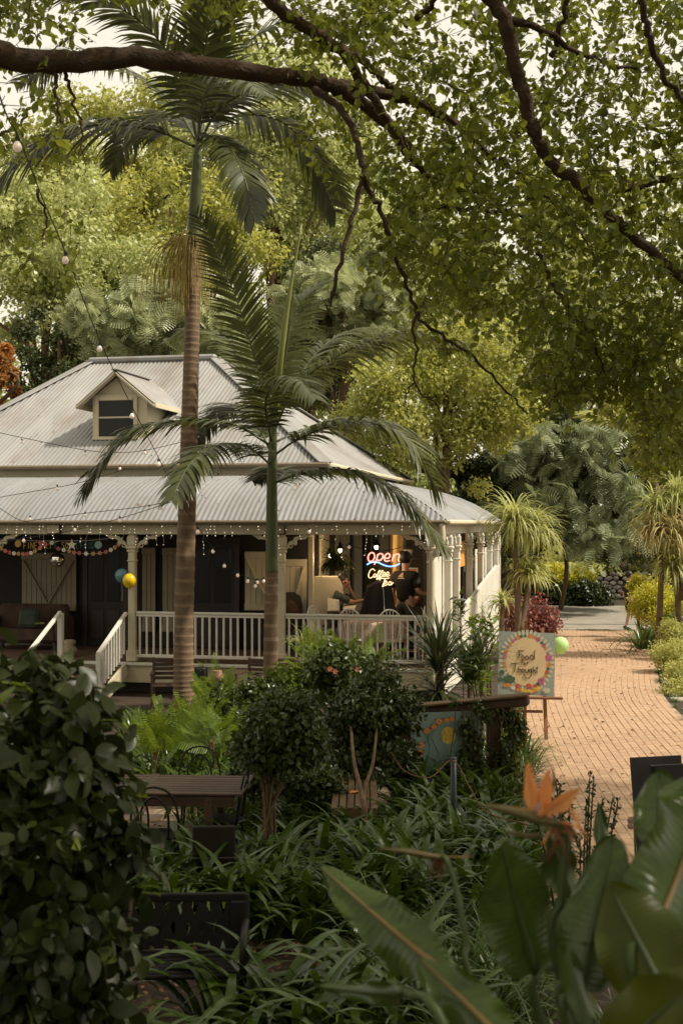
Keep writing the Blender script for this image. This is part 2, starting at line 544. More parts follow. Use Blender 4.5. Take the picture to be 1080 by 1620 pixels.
# flat edging stones on the far side of the brick path
es_me = MB().box((0, 0, 0), (.58, .30, .07), bevel=.02).mesh('edging_stone', MAT['paver_grey'])
edging = tag(sheet('verge', [(float(xr(y)) + .02, y) for y in np.linspace(17, 34, 20)] + [(float(xr(y)) + 1.2, y) for y in np.linspace(34, 17, 20)], .004, MAT['soil']), kind='structure')
for i in range(14):
    y = 18.4 + i * .62 + random.uniform(-.05, .05)
    if i in (5, 11): continue
    add('edging_stone', es_me, edging, (float(xr(y)) + .40 + random.uniform(-.04, .08), y, .0 + random.uniform(0, .012)), (0, random.uniform(-.02, .02), random.uniform(-.15, .15)))

# ================================================================== COTTAGE
HROT = R(-12.0)
UX, UY = math.cos(HROT), math.sin(HROT)
VX, VY = -UY, UX
OX, OY = 1.69, 21.8
def HW(x, y, z=0.0):
    return Vector((OX + x * UX + y * VX, OY + x * UY + y * VY, z))
def hl(px, py, y):
    """Photo pixel on the plane y of the cottage -> cottage coordinates."""
    k = (px - 540.0) / FPX
    x = (k * (OY + y * VY) - OX - y * VX) / (UX - k * UY)
    Yw = OY + x * UY + y * VY
    return (x, y, CAM_H - (py - HOR) / FPX * Yw)
def hx(px, y): return hl(px, HOR, y)[0]
def hz(px, py, y): return hl(px, py, y)[2]

house = empty('cottage', (OX, OY, 0), HROT, 'cream weatherboard cottage with corrugated iron roof, dormer and railed veranda', 'house')
DECK = .59
EAVE = 3.12
WALL_Y = 2.78
GZ = 4.28      # main gutter height

def corr_sheets(parent, name, a0, a1, rows, pt, lo, hi, m, pitch=.10, amp=.011, width=.80, sub=6):
    """Corrugated iron sheets laid side by side; pt(a,t)->(point, normal)."""
    da = (a1 - a0)
    sgn = 1 if da > 0 else -1
    n_sh = int(math.ceil(abs(da) / width))
    for s in range(n_sh):
        A0 = a0 + sgn * s * width
        A1 = a0 + sgn * min((s + 1) * width + .03, abs(da))
        nc = max(3, int(abs(A1 - A0) / pitch * sub))
        V, F = [], []
        lift = .003 * (s % 2)
        for c in range(nc + 1):
            a = A0 + (A1 - A0) * c / nc
            tl, th = lo(a), hi(a)
            th = max(th, tl + .002)
            wv = amp * math.sin(2 * math.pi * (a - a0) / pitch) + lift
            for r in range(rows + 1):
                p, n = pt(a, tl + (th - tl) * r / rows)
                V.append(tuple(Vector(p) + Vector(n) * wv))
        for c in range(nc):
            for r in range(rows):
                i = c * (rows + 1) + r
                F.append([i, i + rows + 1, i + rows + 2, i + 1])
        add('roof_sheet', to_mesh('roof_sheet', V, F, m, smooth=True), parent)

RXr, RXl, RY, RZ = -6.59, -9.81, 7.98, 7.14
EXr, EXl, EYf, EYb = -2.60, -12.10, 2.60, 13.2
# ridge, hip caps and the unseen planes
mb = MB()
mb.box(((RXr + RXl) / 2, RY, RZ + .02), (RXr - RXl + .1, .30, .16), bevel=.05)
for a, b in (((RXr, RY, RZ), (EXr, EYf, GZ)), ((RXr, RY, RZ), (EXr, EYb, GZ)), ((RXl, RY, RZ), (EXl, EYf, GZ)), ((RXl, RY, RZ), (EXl, EYb, GZ))):
    A, B = Vector(a), Vector(b)
    mb.bar(A + Vector((0, 0, .03)), B + Vector((0, 0, .03)), .30, .035, bevel=.012)
mb._add([(EXl, EYf, GZ - .02), (EXl, EYb, GZ - .02), (RXl, RY, RZ - .02), (RXr, RY, RZ - .02), (EXr, EYb, GZ - .02), (EXr, EYf, GZ - .02)], [[0, 1, 2], [1, 4, 3, 2], [0, 5, 4, 1]])
main_roof = mb.build('main_roof', MAT['roof_iron'], house)
nf = Vector((0, -(RZ - GZ), RY - EYf)).normalized()
def pt_front(a, t): return ((a, EYf + (RY - EYf) * t, GZ + (RZ - GZ) * t), nf)
def hi_front(a):
    t = 1.0
    if a > RXr: t = (EXr - a) / (EXr - RXr)
    if a < RXl: t = (a - EXl) / (RXl - EXl)
    return max(0, min(1, t))
corr_sheets(main_roof, 'roof_sheet', EXr, EXl, 1, pt_front, lambda a: 0.0, hi_front, MAT['roof_iron'])
nr = Vector((RZ - GZ, 0, EXr - RXr)).normalized()
def pt_right(a, t): return ((EXr + (RXr - EXr) * t, a, GZ + (RZ - GZ) * t), nr)
def hi_right(a):
    t = (a - EYf) / (RY - EYf) if a < RY else (EYb - a) / (EYb - RY)
    return max(0, min(1, t))
corr_sheets(main_roof, 'roof_sheet', EYf, EYb, 1, pt_right, lambda a: 0.0, hi_right, MAT['roof_iron'])
# gutter and frieze of the main roof
g = MB()
g.box(((EXr + EXl) / 2, EYf - .05, GZ - .03), (EXr - EXl + .2, .12, .10), bevel=.03)
g.build('gutter', MAT['gutter_paint'], main_roof)
g = MB(); g.box((EXr + .05, (EYf + EYb) / 2 + .06, GZ - .03), (.12, EYb - EYf, .10), bevel=.03)
g.build('gutter', MAT['cream_paint'], main_roof)

# veranda roof (bull-nosed), front and side, mitred at the corner
VT = 4.04
def prof(t):
    return EAVE + .03 + (VT - EAVE - .03) * (1 - (1 - t) ** 2.4)
def dprof(t):
    return (VT - EAVE - .03) * 2.4 * (1 - t) ** 1.4 / (WALL_Y + .18)
XL_V = -13.6
veranda_roof = MB().bar((0.0, 0.0, prof(0) + .03), (-.6, .6, prof(.22) + .02), .14, .03).bar((-.6, .6, prof(.22) + .02), (-1.4, 1.4, prof(.5) + .03), .14, .03).bar((-1.4, 1.4, prof(.5) + .03), (-2.7, 2.7, prof(.97) + .03), .14, .03).build('veranda_roof', MAT['veranda_iron'], house)
def pt_vf(a, t):
    return ((a, -.14 + (WALL_Y + .14) * t, prof(t)), Vector((0, -dprof(t), 1)).normalized())
def lo_vf(a): return 0.0
def hi_vf(a): return max(0, min(1, (.14 - a) / (WALL_Y + .14)))
corr_sheets(veranda_roof, 'roof_sheet', .14, XL_V, 8, pt_vf, lo_vf, hi_vf, MAT['veranda_iron'])
def pt_vs(a, t):
    return ((.14 - (WALL_Y + .14) * t, a, prof(t)), Vector((dprof(t), 0, 1)).normalized())
def hi_vs(a): return max(0, min(1, (a + .14) / (WALL_Y + .14)))
corr_sheets(veranda_roof, 'roof_sheet', -.14, 11.3, 8, pt_vs, lo_vf, hi_vs, MAT['veranda_iron'])
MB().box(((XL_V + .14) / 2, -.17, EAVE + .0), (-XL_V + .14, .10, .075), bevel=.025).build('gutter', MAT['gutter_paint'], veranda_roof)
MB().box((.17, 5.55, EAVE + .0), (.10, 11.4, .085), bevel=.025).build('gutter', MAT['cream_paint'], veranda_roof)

# beams
BZ0, BZ1 = 2.90, EAVE - .04
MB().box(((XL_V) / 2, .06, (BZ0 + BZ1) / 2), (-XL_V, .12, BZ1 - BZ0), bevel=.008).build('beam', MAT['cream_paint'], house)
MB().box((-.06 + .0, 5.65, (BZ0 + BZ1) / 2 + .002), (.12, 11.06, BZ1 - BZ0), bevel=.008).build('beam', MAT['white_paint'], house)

# posts with plinth, capital and fretwork brackets
def post_mesh():
    m = MB()
    m.box((0, 0, (DECK + BZ0) / 2), (.135, .135, BZ0 - DECK - .004), bevel=.018)
    m.box((0, 0, DECK + .10), (.185, .185, .196), bevel=.012)
    m.box((0, 0, 2.66), (.20, .20, .05), bevel=.014)
    m.box((0, 0, 2.60), (.17, .17, .05), bevel=.012)
    m.box((0, 0, 2.42), (.165, .165, .03), bevel=.01)
    m.box((0, 0, 2.78), (.165, .165, .16), bevel=.012)
    return m
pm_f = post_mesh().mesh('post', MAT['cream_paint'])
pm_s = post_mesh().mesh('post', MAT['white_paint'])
def bracket_mesh(s, m_):
    """Scroll bracket in the xz plane; s = side, origin at post face / beam underside."""
    b = MB()
    outer = spline([(0, -.27), (.04, -.25), (.06, -.20), (.12, -.17), (.17, -.19), (.20, -.16), (.19, -.11), (.25, -.08), (.33, -.085), (.38, -.05), (.44, -.02), (.46, 0)], 3)
    inner = spline([(.30, -.0), (.27, -.028), (.21, -.03), (.15, -.055), (.13, -.10), (.08, -.115), (.045, -.15), (.02, -.20), (0, -.21)], 3)
    n = min(len(outer), len(inner))
    o2 = outer[np.linspace(0, len(outer) - 1, n).astype(int)]
    i2 = inner[::-1][np.linspace(0, len(inner) - 1, n).astype(int)]
    y0, y1 = -.022, .022
    V = []
    for k in range(n):
        for q in (o2[k], i2[k]):
            V += [(s * q[0], y0, q[1]), (s * q[0], y1, q[1])]
    F = []
    for k in range(n - 1):
        a = 4 * k; c = a + 4
        F += [[a, c, c + 2, a + 2], [a + 1, a + 3, c + 3, c + 1], [a, a + 1, c + 1, c], [a + 2, c + 2, c + 3, a + 3]]
    b._add(V, F)
    b.tube([(s * (.085 + .03 * math.cos(t)), 0, -.205 + .03 * math.sin(t)) for t in np.linspace(0, 2 * math.pi, 13)], .012, 5, False)
    return b.mesh('bracket', m_)
br_l, br_r = bracket_mesh(-1, MAT['cream_paint']), bracket_mesh(1, MAT['cream_paint'])
brs_l, brs_r = bracket_mesh(-1, MAT['white_paint']), bracket_mesh(1, MAT['white_paint'])
FP = [-.165, -2.84, -5.64, -8.40, -11.2]
for x in FP:
    p = add('post', pm_f, house, (x, .10, 0))
    add('bracket', br_l, p, (-.085, 0, BZ0))
    if x < -1: add('bracket', br_r, p, (.085, 0, BZ0))
SP = [1.25, 2.5, 4.75, 7.1, 9.3, 11.0]
for y in SP:
    p = add('post', pm_s, house, (-.01, y, 0))
    add('bracket', brs_l, p, (0, -.085, BZ0), (0, 0, R(90)))
    add('bracket', brs_r, p, (0, .085, BZ0), (0, 0, R(90)))
add('bracket', brs_r, bpy.data.objects['post'], (.085, .0, BZ0), (0, 0, R(90)))

# deck
deck = MB().box((-6.8, .035, .385), (13.5, .05, .35), bevel=.006).build('deck_front_board', MAT['cream_paint'], house)
MB().box((-6.8, .02, DECK - .04), (13.5, .16, .05), bevel=.008).build('deck_edge', MAT['white_paint'], deck)
fl = MB().box((-5.5, 1.45, DECK - .075), (11, 2.7, .03)).build('veranda_floor', MAT['dark_wood'], house)
pl_me = MB().box((0, 0, 0), (.135, 2.66, .028), bevel=.004).mesh('plank', MAT['deck_wood'])
for i in range(66):
    add('plank', pl_me, fl, (-.15 - i * .14, 1.44, DECK - .035 + random.uniform(-.001, .001)))
pl2 = MB().box((0, 0, 0), (2.6, .135, .028), bevel=.004).mesh('plank', MAT['deck_wood'])
for i in range(58):
    add('plank', pl2, fl, (-1.46, 2.86 + i * .14, DECK - .035 + random.uniform(-.001, .001)))
MB().box((-6.8, .30, .11), (13.4, .04, .20)).build('plinth', MAT['dark_wood'], house)
MB().box((-.02, 5.6, .28), (.06, 10.9, .50), bevel=.006).build('plinth', MAT['white_paint'], house)

# railings
def railing(x0, x1, y, parent, m):
    L = x1 - x0
    r = MB()
    r.box(((x0 + x1) / 2, y, 1.475), (L, .085, .045), bevel=.012)
    r.box(((x0 + x1) / 2, y, 1.43), (L, .045, .045))
    rail = r.build('railing', m, parent)
    MB().box(((x0 + x1) / 2, y, .69), (L, .06, .06), bevel=.01).build('bottom_rail', m, rail)
    n = int(round(L / .130))
    bm_ = MB().box((0, 0, 0), (.034, .034, .69), bevel=.004).mesh('baluster', m)
    for i in range(n):
        add('baluster', bm_, rail, (x0 + L * (i + .5) / n, y, 1.064))
    return rail
railing(-5.565, -2.915, .10, house, MAT['white_paint'])
railing(-2.765, -.24, .10, house, MAT['white_paint'])

# front stair
stair = MB().bar((-7.0, .0, DECK - .12), (-7.0, -1.25, .02), .05, .24).build('stair', MAT['cream_paint'], house)
MB().bar((-5.72, .0, DECK - .12), (-5.72, -1.25, .02), .05, .24).build('stringer', MAT['cream_paint'], stair)
tr_me = MB().box((0, 0, 0), (1.30, .30, .04), bevel=.008).mesh('tread', MAT['deck_wood'])
for i in range(4):
    add('tread', tr_me, stair, (-6.36, -.14 - i * .29, DECK - .13 - i * .125))
for s in (-7.0, -5.72):
    hr = MB().bar((s, -.02, 1.47), (s, -1.30, .86), .07, .06, bevel=.01).build('handrail', MAT['white_paint'], stair)
    MB().box((s, -1.26, .44), (.09, .09, .86), bevel=.012).build('newel', MAT['white_paint'], stair)
    if s < -6:
        MB().box((s, .0, 1.0), (.10, .10, .90), bevel=.012).build('newel', MAT['white_paint'], stair)
    if s > -6:
        for i in range(9):
            y = -.12 - i * .125
            zt = 1.47 - .61 * (-y - .02) / 1.28
            MB().box((s, y, zt - .36), (.034, .034, .66)).build('baluster', MAT['white_paint'], hr)

# walls behind the veranda
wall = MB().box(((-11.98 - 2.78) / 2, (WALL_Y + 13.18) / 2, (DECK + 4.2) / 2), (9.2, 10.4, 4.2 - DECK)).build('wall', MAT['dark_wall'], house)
MB().box((-7.38, WALL_Y - .02, 4.12), (9.2, .05, .17)).build('frieze', MAT['cream_paint'], wall)
def shutter(px0, px1, py0, py1, y, diag, parent, m, brace=None):
    x0, x1 = hx(px0, y), hx(px1, y)
    zt, zb = hz(px0, py0, y), hz(px0, py1, y)
    root = MB().box(((x0 + x1) / 2, y, (zt + zb) / 2), (x1 - x0, .03, zt - zb)).build('shutter', MAT['dark_wood'], parent)
    n = max(3, int((x1 - x0) / .105))
    w = (x1 - x0) / n
    me = MB().box((0, 0, 0), (w - .008, .02, zt - zb - .01), bevel=.004).mesh('plank', m)
    for i in range(n):
        add('plank', me, root, (x0 + w * (i + .5), y - .026, (zt + zb) / 2))
    for zz_ in (zt - .08, zb + .08):
        MB().box(((x0 + x1) / 2, y - .05, zz_), (x1 - x0, .03, .13), bevel=.006).build('brace', m, root)
    for d in diag:
        a = (x0 + .05, y - .052, zt - .16) if d > 0 else (x1 - .05, y - .052, zt - .16)
        b = ((x0 + x1) / 2, y - .052, zb + .15) if len(diag) > 1 else ((x1 - .05) if d > 0 else (x0 + .05), y - .052, zb + .15)
        MB().bar(a, b, .026, .10, up=(0, 1, 0)).build('brace', m, root)
shutter(36, 122, 874, 966, WALL_Y - .05, (1, -1), wall, MAT['shutter_paint'])
shutter(226, 247, 866, 1000, WALL_Y - .05, (), wall, MAT['shutter_paint'])
shutter(258, 283, 866, 1000, WALL_Y - .05, (), wall, MAT['shutter_paint'])
shutter(388, 432, 872, 966, WALL_Y - .05, (1,), wall, MAT['cream_paint'])
shutter(450, 486, 884, 1012, WALL_Y - .05, (-1,), wall, MAT['cream_paint'])
# door leaves and window frames in the dark part of the wall
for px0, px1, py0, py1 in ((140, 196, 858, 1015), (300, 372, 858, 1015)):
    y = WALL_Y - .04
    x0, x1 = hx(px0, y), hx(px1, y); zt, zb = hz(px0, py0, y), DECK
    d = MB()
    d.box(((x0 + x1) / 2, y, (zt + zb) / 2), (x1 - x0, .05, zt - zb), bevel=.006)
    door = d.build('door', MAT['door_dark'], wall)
    f = MB()
    for s in (x0 - .05, x1 + .05): f.box((s, y - .01, (zt + zb) / 2), (.10, .08, zt - zb))
    f.box(((x0 + x1) / 2, y - .01, zt + .05), (x1 - x0 + .2, .08, .10))
    f.build('door_frame', MAT['dark_wood'], door)
    for k in range(2):
        xm = x0 + (x1 - x0) * (.27 + .46 * k)
        MB().box((xm, y - .032, zb + 1.45), ((x1 - x0) * .36, .012, 1.1), bevel=.004).build('pane', MAT['window_dark'], door)
        MB().box((xm, y - .032, zb + .45), ((x1 - x0) * .36, .02, .6), bevel=.006).build('panel', MAT['dark_wood'], door)
# side wall of the house, seen along the side veranda
def side_panel(y0, y1, z0, z1, m, planks=True, t=.03, parent=None, name='panel'):
    root = MB().box((-2.78 + t / 2 + .004, (y0 + y1) / 2, (z0 + z1) / 2), (t, y1 - y0, z1 - z0)).build(name, m, parent or wall)
    if planks:
        n = max(2, int((y1 - y0) / .14)); w = (y1 - y0) / n
        me = MB().box((0, 0, 0), (.014, w - .012, z1 - z0 - .02), bevel=.004).mesh('plank', m)
        for i in range(n):
            add('plank', me, root, (-2.78 + t + .012, y0 + w * (i + .5), (z0 + z1) / 2))
    return root
side_panel(2.80, 3.55, DECK, 2.9, MAT['cream_paint'])
side_panel(3.7, 4.0, DECK, 3.0, MAT['dark_wood'], False, .06, name='door_frame')
side_panel(4.15, 5.6, DECK, 3.3, MAT['cream_paint'])
side_panel(5.75, 5.95, DECK, 3.0, MAT['dark_wood'], False, .06, name='door_frame')
side_panel(6.1, 7.0, DECK, 3.3, MAT['cream_paint'])
side_panel(7.4, 9.2, DECK + .9, 2.9, MAT['window_dark'], False, .02, name='window')
side_panel(9.3, 10.6, DECK, 3.3, MAT['cream_paint'])
side_panel(10.8, 12.9, DECK, 3.3, MAT['yellow_light_ochre'])
# a slender inner post and a plain screen at the far side of the veranda
MB().box((hx(492, 1.7), 1.7, (DECK + 3.35) / 2), (.10, .10, 3.35 - DECK), bevel=.01).build('inner_post', MAT['cream_paint'], house)
MB().box((-1.6, 11.05, 1.9), (1.5, .05, 2.6)).build('end_screen', MAT['shutter_paint'], house)

# enclosed corner of the side veranda: upright boards, then a boarded balustrade with a rising top
sb = MB().box((-.155, 1.28, 1.55), (.03, 2.05, 1.9)).build('side_boarding', MAT['shutter_paint'], house)
w = 2.05 / 10
me = MB().box((0, 0, 0), (.022, w - .035, 1.9), bevel=.008).mesh('plank', MAT['white_paint'])
for i in range(10):
    add('plank', me, sb, (-.129, .255 + w * (i + .5), 1.55 + .001 * (i % 2)))
for i, (y0, y1) in enumerate(((2.5, 3.5), (7.25, 8.4), (8.45, 9.2), (9.45, 10.9))):
    me = MB().box((0, 0, 0), (.03, y1 - y0 - .02, 1.9), bevel=.006).mesh('side_panel', MAT['white_paint'])
    sp_ = add('side_panel', me, house, (-.16, (y0 + y1) / 2, 1.55))
    for k in range(2):
        MB().box((.02, -.25 * (y1 - y0) + k * .5 * (y1 - y0), 0), (.012, .42 * (y1 - y0), 1.65), bevel=.004).build('panel', MAT['white_paint'], sp_)
bal = MB().bar((.09, 3.2, 1.50), (.09, 9.9, 2.02), .09, .06, up=(1, 0, 0), bevel=.012).build('side_balustrade', MAT['white_paint'], house)
for i in range(46):
    y0 = 2.55 + i * .18
    zt = 1.47 + (y0 + .09 - 3.2) / 6.7 * .52
    MB().box((.085, y0 + .09, (.3 + zt) / 2), (.024, .172, zt - .3), bevel=.005).build('plank', MAT['white_paint'], bal)
MB().box((.05, 11.12, 1.6), (.10, .10, 3.1), bevel=.012).build('corner_post', MAT['white_paint'], house)
# amber sheets added in the side openings, coloured like the yellow light inside
for y0, y1 in ((3.55, 4.6), (5.3, 6.9)):
    bl = MB().box((-.35, (y0 + y1) / 2, 2.42), (.015, y1 - y0, .55)).build('yellow_light_sheet', MAT['yellow_light_ochre'], house)
    tag(bl, 'amber sheet imitating the yellow light inside the side veranda')

# downpipe on the corner post
dp = MB()
x, y = hx(683, -.04), -.05
dp.tube(spline([(x + .18, -.16, EAVE - .02), (x + .19, -.15, 2.85), (x + .16, -.13, 2.70), (x + .03, y, 2.55), (x, y, 2.42), (x, y, .15)], 4), .055, 12)
dp.build('downpipe', MAT['cream_paint'], house, smooth=True)

# dormer
dy = 3.80
dx0, dx1 = hx(147, dy), hx(233, dy)
dxc = (dx0 + dx1) / 2
dzb, dzt = hz(190, 699, dy), hz(190, 628, dy)
zap = hz(184, 592, dy)
d = MB()
yb = 6.2
d._add([(dx0, dy, dzb - .1), (dx1, dy, dzb - .1), (dx1, dy, dzt), (dxc, dy, zap - .02), (dx0, dy, dzt), (dx0, yb, dzb - .1), (dx1, yb, dzb - .1), (dx1, yb, dzt), (dxc, yb, zap - .02), (dx0, yb, dzt)],
       [[0, 1, 2, 3, 4], [1, 6, 7, 2], [5, 0, 4, 9], [2, 7, 8, 3], [4, 3, 8, 9]])
dormer = d.build('dormer', MAT['cream_paint'], house)
for s in (-1, 1):
    ex = dxc + s * ((dx1 - dx0) / 2 + .26)
    ez = dzt - .26 * (zap - dzt) / ((dx1 - dx0) / 2) + .03
    slope = Vector((ex - dxc, 0, ez - zap - .05))
    n_ = Vector((-slope.z, 0, slope.x)) * (1 if s > 0 else -1); n_.normalize()
    if n_.z < 0: n_ = -n_
    def pt_d(a, t, ex=ex, ez=ez, n_=n_): return ((dxc + (ex - dxc) * t, a, zap + .06 + (ez - zap - .06) * t), n_)
    root = MB().bar((dxc, dy - .22, zap + .0), (ex, dy - .22, ez - .06), .035, .17, up=(0, 1, 0)).build('barge_board', MAT['cream_paint'], dormer)
    corr_sheets(root, 'roof_sheet', dy - .26, dy + 1.9, 1, pt_d, lambda a: 0, lambda a: 1, MAT['roof_iron'])
    MB().box((ex, dy + .55, ez - .03), (.05, 1.6, .10)).build('fascia', MAT['cream_paint'], root)
MB().box((dxc, dy + .7, zap + .07), (.16, 2.0, .03), bevel=.01).build('ridge_cap', MAT['roof_iron'], dormer)
wx0, wx1 = hx(158, dy), hx(212, dy); wzt, wzb = hz(185, 634, dy), hz(185, 690, dy)
win = MB().box(((wx0 + wx1) / 2, dy - .008, (wzt + wzb) / 2), (wx1 - wx0, .03, wzt - wzb)).build('window', MAT['window_dark'], dormer)
f = MB()
for s in (wx0 - .05, wx1 + .05): f.box((s, dy - .025, (wzt + wzb) / 2), (.09, .06, wzt - wzb + .18), bevel=.008)
f.box(((wx0 + wx1) / 2, dy - .027, wzt + .045), (wx1 - wx0, .06, .08), bevel=.008)
f.box(((wx0 + wx1) / 2, dy - .05, wzb - .05), (wx1 - wx0 + .26, .12, .07), bevel=.012)
f.box(((wx0 + wx1) / 2, dy - .035, (wzt + wzb) / 2 + .02), (wx1 - wx0, .03, .035))
f.build('window_frame', MAT['cream_paint'], win)
MB().box((dxc, dy - .03, dzt + .02), ((dx1 - dx0) * .96, .03, .06), bevel=.006).build('trim', MAT['cream_paint'], dormer)

# leaf litter lying on the roof iron
def roof_litter():
    r = np.random.default_rng(4)
    n = 150
    pos, nn = [], []
    for i in range(n):
        if r.random() < .7:
            a, t = r.uniform(-11, -.6), r.random() ** .8
            if a > -2.9: t *= max(.05, min(1, (.14 - a) / 2.9)) * .9
            p, nv_ = pt_vf(a, t)
        else:
            a = r.uniform(-11, -4); t = r.uniform(0, .5) * hi_front(a)
            p, nv_ = pt_front(a, t)
        pos.append(np.array(p) + np.array(nv_) * .018); nn.append(np.array(nv_))
    pos, nn = np.array(pos), np.array(nn)
    d = r.normal(size=(n, 3)); L = .06 * r.uniform(.5, 1.4, n)
    V, F = leaf_geo(pos, d, nn + .3 * r.normal(size=(n, 3)), L, L * .5, T_OVAL)
    o = add('roof_litter', np_mesh('roof_litter', V, F, MAT['fallen_leaf']), veranda_roof); o['kind'] = 'stuff'
# ================================================================== PLANT BUILDERS
T_QUAD = (np.array([(0, 0, 0), (.5, .5, .06), (0, 1, -.06), (-.5, .5, .06)], float), np.array([[0, 1, 2, 3]]))
T_OVAL = (np.array([(0, 0, 0), (.42, .28, .05), (.5, .55, .06), (.0, 1, -.08), (-.5, .55, .06), (-.42, .28, .05), (0, .4, 0)], float),
          np.array([[0, 1, 6], [1, 2, 6], [2, 3, 6], [3, 4, 6], [4, 5, 6], [5, 0, 6]]))
T_BIG = (np.array([(0, 0, 0), (.30, .14, .04), (.48, .34, .06), (.47, .56, .06), (.28, .80, .02), (0, 1.0, -.10),
                   (-.28, .80, .02), (-.47, .56, .06), (-.48, .34, .06), (-.30, .14, .04), (0, .25, 0), (0, .5, 0), (0, .76, -.03)], float),
         np.array([[0, 1, 10], [1, 2, 10], [2, 11, 10], [2, 3, 11], [3, 12, 11], [3, 4, 12], [4, 5, 12], [5, 6, 12], [6, 7, 12], [7, 11, 12], [7, 8, 11], [8, 10, 11], [8, 9, 10], [9, 0, 10]]))
def _spray(npairs=8, w=.5, hw=.043):
    V, F = [], []
    for i in range(npairs):
        t = .12 + .84 * i / (npairs - 1)
        l = w * (math.sin(math.pi * min(.97, .15 + .8 * t)) ** .8)
        for s in (-1, 1):
            b = len(V)
            V += [(0, t - hw * .8, 0), (0, t + hw * 1.2, 0), (s * l, t + hw * 1.2 + .07, -.12 * l - .12 * t * t), (s * l * .9, t + hw * .2 + .045, -.12 * l - .12 * t * t)]
            F += [[b, b + 1, b + 2, b + 3]] if s > 0 else [[b + 1, b, b + 3, b + 2]]
    b = len(V)
    V += [(-.012, 0, 0), (.012, 0, 0), (.006, 1, -.1), (-.006, 1, -.1)]
    F.append([b, b + 1, b + 2, b + 3])
    return np.array(V, float), np.array(F)
T_SPRAY = _spray()
T_SPRAY_MID = _spray(12, .42, .020)
T_SPRAY_FINE = _spray(16, .32, .011)

def unit(a):
    return a / np.maximum(np.linalg.norm(a, axis=1, keepdims=True), 1e-9)

def leaf_geo(pos, d, n, L, W, tmpl):
    V0, F0 = tmpl
    d = unit(d)
    n = unit(n - d * np.sum(n * d, axis=1, keepdims=True))
    s = np.cross(d, n)
    N, K = len(pos), len(V0)
    V = (pos[:, None, :] + s[:, None, :] * (V0[None, :, 0, None] * W[:, None, None])
         + d[:, None, :] * (V0[None, :, 1, None] * L[:, None, None])
         + n[:, None, :] * (V0[None, :, 2, None] * L[:, None, None])).reshape(-1, 3)
    F = (F0[None] + (np.arange(N) * K)[:, None, None]).reshape(-1, F0.shape[1])
    return V, F

def rdir(n, r=None):
    return unit((r or rng).normal(size=(n, 3)))

def crown(lobes, n, size, tmpl, m, name='crown', droop=.2, ratio=.6, shell=.45, parent=None, smooth=False, r=None, up=.5):
    """A mass of separate leaves spread through a set of lobes (centre, radii)."""
    r = r or rng
    C = np.array([l[0] for l in lobes], float); RR = np.array([l[1] for l in lobes], float)
    wgt = np.prod(RR, axis=1) ** (2 / 3); wgt /= wgt.sum()
    idx = r.choice(len(lobes), n, p=wgt)
    dv = rdir(n, r)
    rad = (shell + (1 - shell) * r.random(n)) * (1 + .18 * r.normal(size=n))
    pos = C[idx] + dv * RR[idx] * rad[:, None]
    nrm = unit(dv + np.array([0, 0, up]) + .7 * r.normal(size=(n, 3)))
    d = unit(.6 * dv + r.normal(size=(n, 3)) * .8 + np.array([0, 0, -droop]))
    L = size * (.6 + .8 * r.random(n))
    V, F = leaf_geo(pos, d, nrm, L, L * ratio, tmpl)
    o = add(name, np_mesh(name, V, F, m, smooth=smooth), parent)
    return o

def lobes_in(c, rad, n, lr, r=None, flat=.8, top=False):
    r = r or rng
    out = []
    for _ in range(n):
        d = rdir(1, r)[0]
        if top: d[2] = abs(d[2]) * .9 - .1
        q = r.random() ** .4
        k = lr * (.6 + .8 * r.random())
        out.append((np.array(c) + d * np.array(rad) * q, (k, k, k * flat)))
    return out

def wood(mb, pts, r0, r1, n=7, sub=4, wob=0.0):
    S = spline(pts, sub)
    if wob:
        S[1:-1] += rng.normal(size=S[1:-1].shape) * wob
    rad = np.linspace(r0, r1, len(S))
    mb.tube([Vector(p) for p in S], list(rad), n)
    return S

def tree(name, label, cat, base, c, rad, nl, lr, nleaf, size, m, tmpl=T_QUAD, trunk_r=.16, group=None, ratio=.6, seed=1, bark='thin_bark', droop=.2, shell=.45, extra=None, nlimb=7, flat=.8):
    r = np.random.default_rng(seed)
    base = Vector(base)
    root = empty(name, base, 0, label, cat, group)
    rel = Vector(c) - base
    lobes = lobes_in(rel, rad, nl, lr, r, flat)
    if extra:
        lobes += [((Vector(e[0]) - base), e[1]) for e in extra]
    mb = MB()
    S = wood(mb, [(0, 0, -.1), (rel.x * .2 + r.normal() * .1, rel.y * .2, rel.z * .35), (rel.x * .7, rel.y * .7, rel.z * .75), tuple(rel + Vector((0, 0, rad[2] * .4)))], trunk_r, trunk_r * .35)
    mb.build('trunk', MAT[bark], root, smooth=True)
    lm = MB()
    for i in range(nlimb):
        l = lobes[int(r.integers(len(lobes)))][0]
        p = S[int(len(S) * (.35 + .5 * r.random()))]
        q = Vector(l)
        mid = (Vector(p) + q) / 2 + Vector((r.normal() * .2, r.normal() * .2, .15))
        wood(lm, [tuple(p), tuple(mid), tuple(q)], trunk_r * .4, trunk_r * .1, 5)
    lm.build('limbs', MAT[bark], root, smooth=True)
    crown(lobes, nleaf, size, tmpl, MAT[m], parent=root, ratio=ratio, r=r, droop=droop, shell=shell)
    return root

